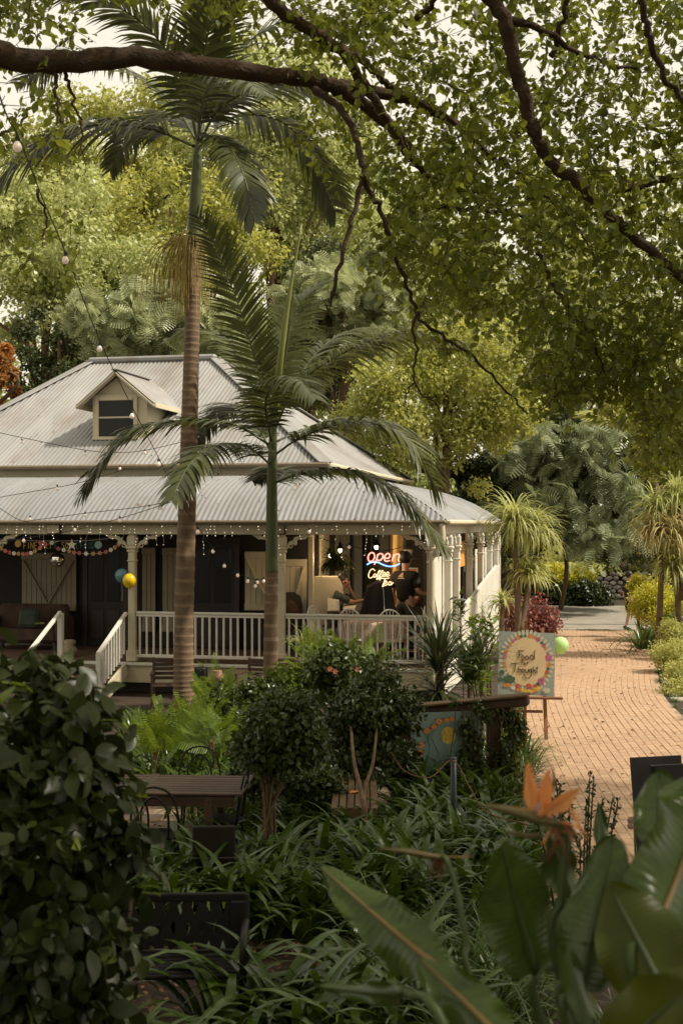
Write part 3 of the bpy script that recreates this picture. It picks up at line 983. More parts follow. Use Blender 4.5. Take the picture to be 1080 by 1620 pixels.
# ---- ribbons: strap leaves, grassy heads, palm leaflets
def ribbons(base, az, L, W, el, droop, K=6, fold=.25, r=None, taper=1.0, twist=0.0):
    """Arching blades. Arrays: base (n,3), azimuth, length, width, start elevation, droop (how far the angle falls)."""
    n = len(L)
    t = np.linspace(0, 1, K + 1)
    ang = el[:, None] - droop[:, None] * t[None] ** 1.4
    step = L[:, None] / K
    hz_ = np.concatenate([np.zeros((n, 1)), np.cumsum(np.cos(ang[:, :-1]) * step, axis=1)], axis=1)
    vz = np.concatenate([np.zeros((n, 1)), np.cumsum(np.sin(ang[:, :-1]) * step, axis=1)], axis=1)
    ca, sa = np.cos(az)[:, None], np.sin(az)[:, None]
    ctr = np.stack([base[:, 0:1] + ca * hz_, base[:, 1:2] + sa * hz_, base[:, 2:3] + vz], axis=2)
    side = np.stack([-sa + 0 * hz_, ca + 0 * hz_, 0 * hz_], axis=2)
    nrm = np.stack([-ca * np.sin(ang), -sa * np.sin(ang), np.cos(ang)], axis=2)
    prof = (np.minimum(1, .45 + 2.2 * t) * np.clip(1 - t ** (3.0 * taper), 0.02, 1)) ** .9
    w = W[:, None] * prof[None] * .5
    Lf = ctr + side * w[:, :, None] + nrm * (w * fold)[:, :, None]
    Rt = ctr - side * w[:, :, None] + nrm * (w * fold)[:, :, None]
    V = np.stack([Lf, ctr, Rt], axis=2).reshape(-1, 3)
    k3 = 3 * (K + 1)
    F0 = []
    for i in range(K):
        a = 3 * i
        F0 += [[a, a + 1, a + 4, a + 3], [a + 1, a + 2, a + 5, a + 4]]
    F = (np.array(F0)[None] + (np.arange(n) * k3)[:, None, None]).reshape(-1, 4)
    return V, F

def strap_clump_mesh(seed, n=34, L=.62, W=.032, m='strap_leaf', spread=.16, K=7, el=(55, 88), droop=(70, 150)):
    r = np.random.default_rng(seed)
    az = r.random(n) * 2 * math.pi
    q = r.random(n)
    base = np.stack([np.cos(az) * spread * q, np.sin(az) * spread * q, np.zeros(n) - .02], axis=1)
    V, F = ribbons(base, az + r.normal(size=n) * .3, L * (.6 + .6 * r.random(n)), W * (.7 + .6 * r.random(n)),
                   np.radians(r.uniform(el[0], el[1], n)), np.radians(r.uniform(droop[0], droop[1], n)), K)
    return np_mesh('strappy_plant', V, F, MAT[m], smooth=True)

def spiky_head(c, n, L, W, m, parent, name='leaf_head', seed=1, el=(-10, 88), droop=(30, 110), K=6, taper=1.0):
    r = np.random.default_rng(seed)
    az = r.random(n) * 2 * math.pi
    base = np.tile(np.array(c, float), (n, 1)) + r.normal(size=(n, 3)) * .03
    V, F = ribbons(base, az, L * (.65 + .5 * r.random(n)), W * (.7 + .6 * r.random(n)), np.radians(r.uniform(el[0], el[1], n)), np.radians(r.uniform(droop[0], droop[1], n)), K, taper=taper)
    return add(name, np_mesh(name, V, F, MAT[m], smooth=True), parent)

# ---- feather palm frond along a curve
def frond(parent, pts, leaflet=.55, m='palm_leaf', npair=62, width=.036, droop=.8, seed=1, fwd=.55, rach=.018, origin=Vector((0, 0, 0)), start=.12, vee=.15, name='frond', lift=0.0):
    r = np.random.default_rng(seed)
    S = spline([tuple(Vector(p) - origin) for p in pts], 10)
    seg = np.linalg.norm(np.diff(S, axis=0), axis=1); cum = np.concatenate([[0], np.cumsum(seg)]); cum /= cum[-1]
    mb = MB()
    S2 = np.stack([np.interp(np.linspace(0, 1, 22), cum, S[:, k]) for k in range(3)], axis=1)
    mb.tube([Vector(p) for p in S2], list(np.linspace(rach, rach * .2, 22)), 5)
    fo = mb.build(name, MAT['crownshaft'], parent, smooth=True)
    ts = np.repeat(np.linspace(start, .995, npair), 2) + r.normal(size=npair * 2) * .004
    ts = np.clip(ts, 0, 1)
    side_s = np.tile([-1, 1], npair)
    pos = np.stack([np.interp(ts, cum, S[:, k]) for k in range(3)], axis=1)
    e = 1e-2
    pa = np.stack([np.interp(np.clip(ts - e, 0, 1), cum, S[:, k]) for k in range(3)], axis=1)
    pb = np.stack([np.interp(np.clip(ts + e, 0, 1), cum, S[:, k]) for k in range(3)], axis=1)
    tan = unit(pb - pa)
    up = np.array([0, 0, 1.0])
    side = unit(np.cross(tan, up) + 1e-5)
    # on near-vertical fronds take the plane of the whole curve
    chord = unit((S[-1] - S[0])[None])[0]
    alt = unit(np.cross(chord, np.array([0.2, 1.0, .1]))[None])[0]
    vert = np.clip((np.abs(tan[:, 2]) - .8) / .15, 0, 1)[:, None]
    sgn = np.sign(np.sum(side * alt, axis=1))[:, None]; sgn[sgn == 0] = 1
    side = unit(side * (1 - vert) + alt * sgn * vert)
    nrm = unit(np.cross(side, tan))
    nrm *= np.sign(nrm[:, 2:3] + 1e-6)
    prof = np.sin(np.pi * np.clip(.10 + .86 * ((ts - start) / (1 - start)), 0, 1)) ** .55
    L = leaflet * prof * (.9 + .2 * r.random(len(ts)))
    f = fwd + .5 * ts
    d = unit(side * side_s[:, None] + tan * f[:, None] + nrm * (vee + .10 * r.normal(size=len(ts)))[:, None])
    K = 5
    cur = pos.copy(); dirs = d.copy()
    rows = []
    wprof = np.array([.55, 1, .95, .75, .42, .04])
    for k in range(K + 1):
        # blade lies in the plane of the frond: width along the rachis tangent
        wv = unit(tan - dirs * np.sum(tan * dirs, axis=1, keepdims=True))
        hw = (width * .5 * wprof[k])
        rows.append(np.stack([cur + wv * hw, cur - wv * hw], axis=1))
        dirs = unit(dirs + np.array([0, 0, -1.0]) * (droop * (.10 + .22 * k / K)) * (1 + .3 * r.normal(size=(len(ts), 1))))
        cur = cur + dirs * (L / K)[:, None]
    V = np.stack(rows, axis=1).reshape(-1, 3)
    F0 = np.array([[2 * i, 2 * i + 1, 2 * i + 3, 2 * i + 2] for i in range(K)])
    F = (F0[None] + (np.arange(len(ts)) * 2 * (K + 1))[:, None, None]).reshape(-1, 4)
    lo = add('leaflets', np_mesh('leaflets', V, F, MAT[m], smooth=True), fo)
    lo['kind'] = 'stuff'
    return fo
roof_litter()
# ================================================================== PALMS
def ring_trunk(parent, pts, r0, r1, nring, m='palm_bark', flare=.25):
    S = spline(pts, 12)
    n = nring * 4
    cum = np.linspace(0, 1, len(S))
    T = np.linspace(0, 1, n + 1)
    C = np.stack([np.interp(T, cum, S[:, k]) for k in range(3)], axis=1)
    rad = r0 + (r1 - r0) * T ** .8 + r0 * flare * np.exp(-T * 22)
    rad = rad * (1 + .028 * (np.arange(n + 1) % 4 == 0) - .012 * (np.arange(n + 1) % 4 == 2)) * (1 + .008 * rng.normal(size=n + 1))
    mb = MB()
    mb.tube([Vector(p) for p in C], list(rad), 18)
    # paler leaf-scar rings
    for i, f in enumerate(mb.F[:-2]):
        pass
    tr = mb.build('trunk', [MAT[m], MAT['palm_bark_ring']], parent, smooth=True)
    idx = np.zeros(len(tr.data.polygons), dtype=np.int32)
    for i in range(n):
        if i % 4 == 0:
            idx[i * 18:(i + 1) * 18] = 1
    tr.data.polygons.foreach_set('material_index', idx)
    return tr

# ---- the tall palm by the stair
PY = 20.4
b = P(292, 1116, PY); b.z = 0
palm = empty('palm_tree', b, 0, 'tall slender palm with ringed brown trunk rising past the dormer', 'palm tree', 'palms in front of the veranda')
def rel(px, py, Y, o): return tuple(P(px, py, Y) - o)
ring_trunk(palm, [(0, 0, -.05), rel(291, 1000, PY, b), rel(299, 700, PY, b), rel(304, 520, PY, b), rel(306, 385, PY, b)], .182, .104, 62)
MB().tube([Vector(p) for p in spline([rel(306, 392, PY, b), rel(307, 370, PY, b), rel(309, 320, PY, b), rel(312, 260, PY, b), rel(314, 215, PY, b)], 4)], [.112, .125, .128, .125, .12, .115, .11, .105, .10, .098, .092, .088, .08, .072, .06, .05, .035], 14).build('crownshaft', MAT['crownshaft'], palm, smooth=True)
# fronds: (px,py,depth) control points
FR1 = [
    ([(308, 232, 20.4), (240, 205, 20.2), (150, 198, 19.8), (60, 230, 19.5), (-15, 300, 19.3)], 1.15, 1.0),
    ([(312, 225, 20.4), (270, 160, 20.8), (200, 110, 21.2), (110, 90, 21.6), (30, 130, 22)], .85, .7),
    ([(312, 222, 20.4), (290, 130, 20.0), (240, 50, 19.6), (165, 0, 19.2), (80, -20, 18.8)], .85, .7),
    ([(314, 220, 20.4), (318, 120, 20.1), (335, 30, 19.6), (365, -60, 19.0)], .80, .5),
    ([(315, 220, 20.4), (340, 130, 20.8), (400, 60, 21.2), (470, 30, 21.5), (560, 50, 21.8)], .85, .7),
    ([(316, 225, 20.4), (350, 170, 20.0), (420, 135, 19.6), (490, 145, 19.3), (560, 190, 19.0)], .80, .8),
    ([(316, 228, 20.4), (370, 185, 20.9), (440, 190, 21.3), (490, 240, 21.6), (530, 335, 21.8)], .90, .9),
    ([(316, 232, 20.4), (340, 215, 19.8), (368, 240, 19.1), (388, 285, 18.7), (402, 350, 18.5)], .70, .8),
    ([(312, 226, 20.4), (290, 190, 21.2), (245, 180, 22.0), (200, 215, 22.6), (175, 270, 22.9)], .75, .8),
    ([(313, 224, 20.4), (322, 160, 19.4), (345, 120, 18.4), (380, 120, 17.6), (420, 150, 17.0)], .75, .8),
]
for i, (pts, ll, dr) in enumerate(FR1):
    frond(palm, [P(*p) for p in pts], ll, 'palm_leaf', 70, .062, dr, 20 + i, origin=b, rach=.026)
# hanging flower strings below the crownshaft
infl = MB()
r_ = np.random.default_rng(5)
for k in range(210):
    a = r_.random() * 2 * math.pi
    side = -1 if r_.random() < .72 else 1
    top = Vector(rel(306, 385 + r_.normal() * 6, PY, b))
    ox = side * abs(r_.normal()) * (.30 if side < 0 else .14); oy = r_.normal() * .25
    ln = .5 + .75 * r_.random()
    pts = [top, top + Vector((ox * .6, oy * .6, .05)), top + Vector((ox, oy, -ln * .35)), top + Vector((ox * 1.12 + r_.normal() * .02, oy * 1.1, -ln))]
    infl.tube([Vector(p) for p in spline(pts, 3)], .0052, 3, False)
io = infl.build('flower_strings', MAT['inflorescence'], palm); io['kind'] = 'stuff'

# ---- the shorter palm
PY2 = 19.6
b2 = P(428, 1100, PY2); b2.z = 0
palm2 = empty('palm_tree', b2, 0, 'shorter palm with green crownshaft in front of the veranda post', 'palm tree', 'palms in front of the veranda')
ring_trunk(palm2, [(0, 0, -.05), rel(428, 1050, PY2, b2), rel(429, 960, PY2, b2), rel(430, 903, PY2, b2)], .125, .098, 13, flare=.1)
MB().tube([Vector(p) for p in spline([rel(430, 906, PY2, b2), rel(430, 890, PY2, b2), rel(430, 800, PY2, b2), rel(431, 720, PY2, b2), rel(433, 640, PY2, b2)], 4)], [.10, .104, .104, .102, .10, .097, .094, .09, .088, .084, .08, .076, .072, .066, .058, .05, .04], 14).build('crownshaft', MAT['crownshaft'], palm2, smooth=True)
FR2 = [
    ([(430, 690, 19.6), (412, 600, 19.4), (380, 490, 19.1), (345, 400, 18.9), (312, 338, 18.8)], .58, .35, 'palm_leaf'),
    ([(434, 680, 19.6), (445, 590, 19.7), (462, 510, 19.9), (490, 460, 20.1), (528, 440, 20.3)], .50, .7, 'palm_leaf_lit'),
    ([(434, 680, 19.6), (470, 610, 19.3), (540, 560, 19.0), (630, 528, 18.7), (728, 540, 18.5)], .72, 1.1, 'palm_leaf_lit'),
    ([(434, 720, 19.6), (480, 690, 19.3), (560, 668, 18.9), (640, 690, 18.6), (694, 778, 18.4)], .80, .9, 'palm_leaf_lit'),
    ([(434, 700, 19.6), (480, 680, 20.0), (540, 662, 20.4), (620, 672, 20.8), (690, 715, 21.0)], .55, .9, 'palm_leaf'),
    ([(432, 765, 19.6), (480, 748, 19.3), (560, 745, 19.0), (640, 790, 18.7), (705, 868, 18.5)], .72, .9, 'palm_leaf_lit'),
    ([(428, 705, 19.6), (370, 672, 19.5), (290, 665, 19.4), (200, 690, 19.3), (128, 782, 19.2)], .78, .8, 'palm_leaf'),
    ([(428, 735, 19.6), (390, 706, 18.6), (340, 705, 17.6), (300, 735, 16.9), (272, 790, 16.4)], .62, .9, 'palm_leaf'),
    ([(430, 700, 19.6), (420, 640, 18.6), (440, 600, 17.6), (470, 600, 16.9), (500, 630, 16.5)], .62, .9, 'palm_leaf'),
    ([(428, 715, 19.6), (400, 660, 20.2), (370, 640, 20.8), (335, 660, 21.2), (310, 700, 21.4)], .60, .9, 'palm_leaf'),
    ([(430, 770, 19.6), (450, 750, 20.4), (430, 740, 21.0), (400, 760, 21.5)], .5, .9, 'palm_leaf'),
]
for i, (pts, ll, dr, mm) in enumerate(FR2):
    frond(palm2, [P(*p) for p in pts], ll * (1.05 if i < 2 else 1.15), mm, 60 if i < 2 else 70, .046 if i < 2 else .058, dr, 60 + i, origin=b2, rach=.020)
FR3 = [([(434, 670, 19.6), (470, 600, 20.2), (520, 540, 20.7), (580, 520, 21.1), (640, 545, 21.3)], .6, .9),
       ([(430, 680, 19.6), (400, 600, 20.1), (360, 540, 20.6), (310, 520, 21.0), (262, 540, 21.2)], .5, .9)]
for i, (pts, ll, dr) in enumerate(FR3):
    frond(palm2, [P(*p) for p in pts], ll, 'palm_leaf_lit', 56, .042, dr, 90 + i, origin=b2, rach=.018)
# unopened spear leaf
MB().tube([Vector(p) for p in spline([rel(433, 660, PY2, b2), rel(442, 580, 19.2, b2), rel(457, 470, 19.0, b2), rel(477, 355, 18.9, b2)], 5)], list(np.linspace(.075, .012, 16)), 7, flat=.7).build('spear_leaf', MAT['spear_green'], palm2, smooth=True)
MB().tube([Vector(p) for p in spline([rel(436, 660, PY2, b2), rel(452, 560, PY2, b2), rel(462, 480, PY2, b2), rel(468, 420, PY2, b2)], 5)], list(np.linspace(.045, .006, 16)), 7, flat=.6).build('spear_leaf', MAT['palm_leaf'], palm2, smooth=True)

# ================================================================== THE OVERHANGING TREE
tb = Vector((-5.2, 9.0, 0))
ot = empty('overhanging_tree', tb, 0, 'big dark limbed tree whose leafy branches hang over the garden', 'tree')
LIMBS = [
    # px, py, depth  with start and end diameter in photo pixels
    ([(-120, 60, 9.2), (-40, 78, 9.3), (80, 97, 9.5), (240, 92, 9.8), (400, 116, 10), (500, 130, 10.2), (570, 160, 10.3), (650, 235, 10.6)], 48, 16),
    ([(500, 130, 10.2), (560, 140, 10.3), (640, 155, 10.5), (720, 195, 10.8), (790, 260, 11.1)], 26, 8),
    ([(395, -60, 9.2), (430, 5, 9.4), (500, 55, 9.6), (545, 88, 9.8), (600, 170, 10), (640, 238, 10.2), (700, 300, 10.4)], 26, 9),
    ([(545, 88, 9.8), (580, 98, 9.9), (610, 130, 10), (660, 160, 10.2), (720, 195, 10.4), (760, 260, 10.6)], 15, 6),
    ([(745, -50, 8.4), (795, 30, 8.5), (815, 110, 8.6), (838, 190, 8.7), (870, 255, 8.8), (925, 300, 8.9), (985, 360, 9), (1080, 442, 9.1), (1160, 500, 9.2)], 26, 14),
    ([(795, 30, 8.5), (850, 45, 8.6), (930, 90, 8.8), (1010, 110, 9)], 14, 5),
    ([(490, 132, 10.2), (535, 172, 10), (566, 225, 9.8), (572, 280, 9.7), (548, 375, 9.6), (525, 465, 9.5), (515, 500, 9.5)], 14, 4),
    ([(572, 280, 9.7), (605, 345, 9.8), (638, 440, 9.9), (672, 512, 10), (738, 556, 10.1), (800, 620, 10.2), (835, 655, 10.3)], 9, 2.5),
    ([(655, 490, 10), (658, 560, 10), (655, 610, 10), (690, 640, 10.0), (705, 680, 10.0)], 5, 1.5),
    ([(655, 605, 10), (640, 630, 10), (648, 660, 10)], 3, 1.2),
    ([(1005, -30, 7.6), (1022, 40, 7.7), (1045, 110, 7.8), (1090, 175, 7.9)], 12, 9),
    ([(850, 395, 9.4), (868, 440, 9.4), (900, 485, 9.4), (935, 540, 9.4), (955, 590, 9.4)], 8, 3),
    ([(790, 250, 10.8), (850, 300, 10.6), (905, 350, 10.4), (940, 410, 10.2)], 8, 3),
    ([(690, 330, 10.4), (760, 330, 10.3), (830, 345, 10.2), (900, 395, 10)], 8, 3),
    ([(0, 215, 9.2), (35, 190, 9.3), (62, 150, 9.4), (70, 110, 9.5)], 5, 3),
    ([(82, 100, 9.5), (90, 150, 9.5), (98, 195, 9.5)], 8, 3),
    ([(100, 105, 9.6), (112, 150, 9.6), (128, 195, 9.6), (125, 245, 9.6)], 7, 2),
    ([(640, 40, 9.4), (680, 10, 9.2), (700, -40, 9.0)], 10, 8),
    ([(870, 90, 9.2), (890, 30, 9.1), (900, -40, 9.0)], 10, 8),
    ([(985, 300, 9.6), (1040, 285, 9.8), (1100, 270, 10)], 14, 10),
    ([(60, 300, 10.4), (75, 350, 10.4), (65, 380, 10.4)], 5, 1.5),
]
lm = None
for pts, d0, d1 in LIMBS:
    mb = MB()
    W = [P(*p) - tb for p in pts]
    S = spline([tuple(w_) for w_ in W], 7)
    S[1:-1] += rng.normal(size=S[1:-1].shape) * .010
    Y0, Y1 = pts[0][2], pts[-1][2]
    rad = np.linspace(d0 / FPX * Y0 / 2, d1 / FPX * Y1 / 2, len(S)) * (1 + .05 * rng.normal(size=len(S)))
    mb.tube([Vector(p) for p in S], list(rad), 12 if d0 > 20 else 7)
    mb.build('limb', MAT['limb_bark'], ot, smooth=True)
# the trunk out of frame on the left, where the lowest limb comes from
W0 = P(-120, 60, 9.2) - tb
MB().tube([Vector(p) for p in spline([(0, 0, -.1), (.1, 0, 2.0), (.5, .05, 4.5), (W0.x - .6, W0.y - .1, W0.z - 1.0), tuple(W0)], 6)], list(np.linspace(.42, .12, 25)), 14).build('trunk', MAT['limb_bark'], ot, smooth=True)

# twigs with leaves: sprays of leaves gathered on short twigs, thickest over the right half
def twig_leaves(regions, seed, m, name, size=.062, per=16):
    r = np.random.default_rng(seed)
    P0, D0, Nn, LL = [], [], [], []
    tw = MB()
    for (x0, x1, y0, y1, Y0, Y1, n) in regions:
        for _ in range(n):
            Y = r.uniform(Y0, Y1)
            c = np.array(P(r.uniform(x0, x1), r.uniform(y0, y1), Y))
            d = r.normal(size=3); d[2] = -abs(d[2]) * .6 - .15; d /= np.linalg.norm(d)
            ln = r.uniform(.22, .5)
            tw.tube([Vector(c), Vector(c + d * ln * .5 + r.normal(size=3) * .02), Vector(c + d * ln)], [.004, .003, .0015], 3, False)
            k = int(per * r.uniform(.6, 1.4))
            t = r.random(k)
            pos = c + d * ln * t[:, None] + r.normal(size=(k, 3)) * .035
            dd = d * .5 + r.normal(size=(k, 3)) * .7 + np.array([0, 0, -.35])
            P0.append(pos); D0.append(dd); Nn.append(r.normal(size=(k, 3)) * .6 + np.array([0, 0, 1.0])); LL.append(size * r.uniform(.65, 1.35, k))
    P0, D0, Nn, LL = np.concatenate(P0), np.concatenate(D0), np.concatenate(Nn), np.concatenate(LL)
    V, F = leaf_geo(P0 - np.array(tb), D0, Nn, LL, LL * .62, T_OVAL)
    c_ = add(name, np_mesh(name, V, F, MAT[m]), ot)
    tw.V = [tuple(np.array(v) - np.array(tb)) for v in tw.V]
    t_ = tw.build('twigs', MAT['limb_bark'], c_); t_['kind'] = 'stuff'
    return c_
twig_leaves([
    (560, 1120, -80, 120, 8.5, 12.5, 290), (620, 1120, 120, 330, 8.5, 12.5, 390), (700, 1120, 330, 480, 8.5, 12.5, 220),
    (600, 760, 250, 420, 9.5, 12, 110), (860, 1010, 470, 620, 9, 10.5, 150), (1000, 1120, 470, 720, 9, 12, 150),
    (640, 860, 400, 560, 10, 13, 60), (440, 640, -60, 90, 9, 12, 110), (-40, 130, -60, 60, 9, 11, 45), (-40, 110, 130, 230, 9, 11, 22),
    (480, 600, 90, 240, 10, 12, 40), (130, 440, -90, 10, 9, 12, 60), (40, 140, 330, 420, 10, 11, 12),
], 11, 'canopy_leaf', 'crown', .070, 15)
# unseen leaf masses added above, beside and behind the camera to darken the garden
def shade_leaves(seed):
    r = np.random.default_rng(seed)
    def box(n, x0, x1, y0, y1): return np.stack([r.uniform(x0, x1, n), r.uniform(y0, y1, n), r.random(n)], axis=1)
    a = box(3600, -7, 7.5, -4, 13); a[:, 2] = 3.1 + .44 * np.maximum(a[:, 1], 2) + .6 + a[:, 2] * 3.0
    b_ = box(2000, 0, 1, 1.5, 14.5); b_[:, 0] = .275 * b_[:, 1] + 1.1 + b_[:, 0] * (7.6 - .275 * b_[:, 1] - 1.1); b_[:, 2] = 4.6 + b_[:, 2] * 3.0
    d_ = box(2000, -10, 7, -11, -4.5); d_[:, 2] = 1.2 + d_[:, 2] * 8.5
    e_ = box(600, -11, -6.5, -4, 8.5); e_[:, 2] = 2.0 + e_[:, 2] * 7.0
    c = np.concatenate([a, b_, d_, e_])
    k = 12
    pos = (c[:, None, :] + r.normal(size=(len(c), k, 3)) * .25).reshape(-1, 3)
    N = len(pos)
    V, F = leaf_geo(pos - np.array(tb), r.normal(size=(N, 3)) + np.array([0, 0, -.4]), r.normal(size=(N, 3)) * .6 + np.array([0, 0, 1.]), .14 * r.uniform(.7, 1.3, N), .095 * r.uniform(.7, 1.3, N), T_QUAD)
    add('crown', np_mesh('crown', V, F, MAT['canopy_leaf']), ot)  # unseen shading leaves, added to the tree to block sky and sun
shade_leaves(5)
# ================================================================== TREES BEHIND
def px2m(p, Y): return p / FPX * Y
def far_tree(name, label, px, py, rx, ry, Y, m, n, size, nl=26, tmpl=T_QUAD, seed=1, trunk=.2, bark='thin_bark', lr=None, ratio=.6, droop=.2, group='trees behind the cottage', depth=None, shell=.45, nlimb=8):
    c = P(px, py, Y)
    rad = (px2m(rx, Y), depth or px2m(rx, Y) * .6, px2m(ry, Y))
    base = (c.x, c.y, 0)
    return tree(name, label, 'tree', base, c, rad, int(nl * 1.5), lr or min(rad) * .30, n, size, m, tmpl, trunk, group, ratio, seed, bark, droop, shell, nlimb=nlimb)
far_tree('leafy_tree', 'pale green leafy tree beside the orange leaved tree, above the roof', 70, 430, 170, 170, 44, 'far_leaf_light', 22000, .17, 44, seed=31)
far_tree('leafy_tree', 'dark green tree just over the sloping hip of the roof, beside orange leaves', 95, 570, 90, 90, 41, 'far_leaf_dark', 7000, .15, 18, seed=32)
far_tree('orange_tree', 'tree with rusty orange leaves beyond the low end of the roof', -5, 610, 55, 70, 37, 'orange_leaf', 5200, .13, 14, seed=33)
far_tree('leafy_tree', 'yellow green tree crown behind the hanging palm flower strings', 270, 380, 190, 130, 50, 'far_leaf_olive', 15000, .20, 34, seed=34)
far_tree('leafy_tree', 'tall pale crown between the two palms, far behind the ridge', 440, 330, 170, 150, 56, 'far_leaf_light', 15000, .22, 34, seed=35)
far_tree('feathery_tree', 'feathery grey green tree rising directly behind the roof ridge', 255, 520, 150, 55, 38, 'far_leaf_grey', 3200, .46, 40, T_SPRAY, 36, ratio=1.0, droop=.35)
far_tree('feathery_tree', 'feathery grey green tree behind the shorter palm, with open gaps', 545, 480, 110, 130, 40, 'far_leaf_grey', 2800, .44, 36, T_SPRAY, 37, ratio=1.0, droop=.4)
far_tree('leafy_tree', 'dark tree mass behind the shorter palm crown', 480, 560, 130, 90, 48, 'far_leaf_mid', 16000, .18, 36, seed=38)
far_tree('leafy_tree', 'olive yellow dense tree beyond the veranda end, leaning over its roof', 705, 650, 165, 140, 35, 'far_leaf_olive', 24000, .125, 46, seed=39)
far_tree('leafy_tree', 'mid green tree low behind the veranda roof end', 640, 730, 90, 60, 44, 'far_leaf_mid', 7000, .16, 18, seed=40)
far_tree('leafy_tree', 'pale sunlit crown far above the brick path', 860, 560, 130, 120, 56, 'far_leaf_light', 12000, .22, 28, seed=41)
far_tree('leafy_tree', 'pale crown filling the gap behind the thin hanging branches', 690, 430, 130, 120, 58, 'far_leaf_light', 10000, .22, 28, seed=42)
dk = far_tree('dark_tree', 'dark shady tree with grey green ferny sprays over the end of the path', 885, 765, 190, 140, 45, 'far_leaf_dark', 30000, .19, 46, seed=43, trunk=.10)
# its sunlit ferny sprays, on the side towards the camera
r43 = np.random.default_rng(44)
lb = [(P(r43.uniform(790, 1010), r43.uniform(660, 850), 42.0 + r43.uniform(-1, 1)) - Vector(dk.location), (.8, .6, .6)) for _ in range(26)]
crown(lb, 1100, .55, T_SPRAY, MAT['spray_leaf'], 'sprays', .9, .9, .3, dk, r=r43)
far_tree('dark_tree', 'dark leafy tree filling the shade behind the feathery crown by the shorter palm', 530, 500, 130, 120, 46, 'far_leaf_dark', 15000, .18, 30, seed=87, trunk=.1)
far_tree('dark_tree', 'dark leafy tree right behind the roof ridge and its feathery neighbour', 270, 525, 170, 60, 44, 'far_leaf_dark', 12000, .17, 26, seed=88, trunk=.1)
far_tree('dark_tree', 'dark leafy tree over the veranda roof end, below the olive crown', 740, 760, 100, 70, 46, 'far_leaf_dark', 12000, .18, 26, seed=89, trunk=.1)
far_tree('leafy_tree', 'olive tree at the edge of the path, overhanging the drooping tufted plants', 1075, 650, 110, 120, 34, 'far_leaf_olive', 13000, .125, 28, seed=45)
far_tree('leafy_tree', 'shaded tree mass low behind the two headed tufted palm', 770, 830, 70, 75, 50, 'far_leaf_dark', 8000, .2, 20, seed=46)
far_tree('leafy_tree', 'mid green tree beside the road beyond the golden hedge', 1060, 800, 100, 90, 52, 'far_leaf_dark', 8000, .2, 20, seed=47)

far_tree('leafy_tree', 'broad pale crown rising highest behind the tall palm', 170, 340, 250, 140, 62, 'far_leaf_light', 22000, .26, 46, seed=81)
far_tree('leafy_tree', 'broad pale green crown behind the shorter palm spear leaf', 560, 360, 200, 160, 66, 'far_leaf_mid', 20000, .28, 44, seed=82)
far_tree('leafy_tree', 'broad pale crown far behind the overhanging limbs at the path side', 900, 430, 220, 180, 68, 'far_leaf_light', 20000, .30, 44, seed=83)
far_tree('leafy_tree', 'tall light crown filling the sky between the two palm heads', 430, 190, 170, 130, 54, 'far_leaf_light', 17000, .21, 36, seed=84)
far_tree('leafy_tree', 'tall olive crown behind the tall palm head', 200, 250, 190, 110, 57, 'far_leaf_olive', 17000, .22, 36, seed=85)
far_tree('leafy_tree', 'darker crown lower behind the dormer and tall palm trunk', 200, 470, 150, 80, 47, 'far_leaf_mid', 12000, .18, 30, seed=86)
# far wood, one mass
def far_wood():
    r = np.random.default_rng(77)
    lobes = []
    for i in range(230):
        x = r.uniform(-34, 38); y = r.uniform(66, 84)
        top = 17 + 4 * math.sin(x * .31) + 3 * r.normal()
        lobes.append(((x, y, r.uniform(0, max(6, top))), (2.6 * r.uniform(.6, 1.3),) * 3))
    o = crown(lobes, 60000, .42, T_QUAD, MAT['far_leaf_mid'], 'woodland', r=r)
    tag(o, 'far mass of woodland closing the view behind the garden trees', 'woodland', kind='stuff')
far_wood()

# pale fan palm leaf above the road and its plant
def fan_palm(px, py, Y, R_, label, n=9, seed=1, m='ponytail_leaf'):
    r = np.random.default_rng(seed)
    c = P(px, py, Y)
    root = empty('fan_palm', (c.x, c.y, 0), 0, label, 'palm tree')
    MB().tube([Vector(q) for q in spline([(1.6, .5, 0), (1.3, .4, c.z * .4), (.5, .2, c.z * .8), (0, 0, c.z)], 4)], list(np.linspace(.16, .10, 13)), 10).build('trunk', MAT['palm_bark'], root, smooth=True)
    for i in range(n):
        a = i / n * 2 * math.pi + r.normal() * .2
        d = Vector((math.cos(a), math.sin(a), .35 + .3 * r.normal())).normalized()
        q = Vector((0, 0, c.z)) + d * R_ * .75
        fo = MB().tube([(0, 0, c.z), tuple((Vector((0, 0, c.z)) + q) / 2 + Vector((0, 0, .1))), tuple(q)], .018, 5).build('leaf', MAT['crownshaft'], root)
        k = 26
        fa = np.linspace(-1.9, 1.9, k)
        sd = d.cross(Vector((0, 0, 1))).normalized()
        dirs = np.array([d * math.cos(f) + sd * math.sin(f) + Vector((0, 0, -.15)) for f in fa])
        V, F = leaf_geo(np.tile(np.array(q), (k, 1)), dirs, np.tile([0, 0, 1.], (k, 1)) + r.normal(size=(k, 3)) * .2, np.full(k, R_ * .8), np.full(k, R_ * .13), T_QUAD)
        add('blades', np_mesh('blades', V, F, MAT[m]), fo)
fan_palm(1000, 672, 38, 1.25, 'pale fan leaved palm showing through the dark tree above the path', 9, 3)

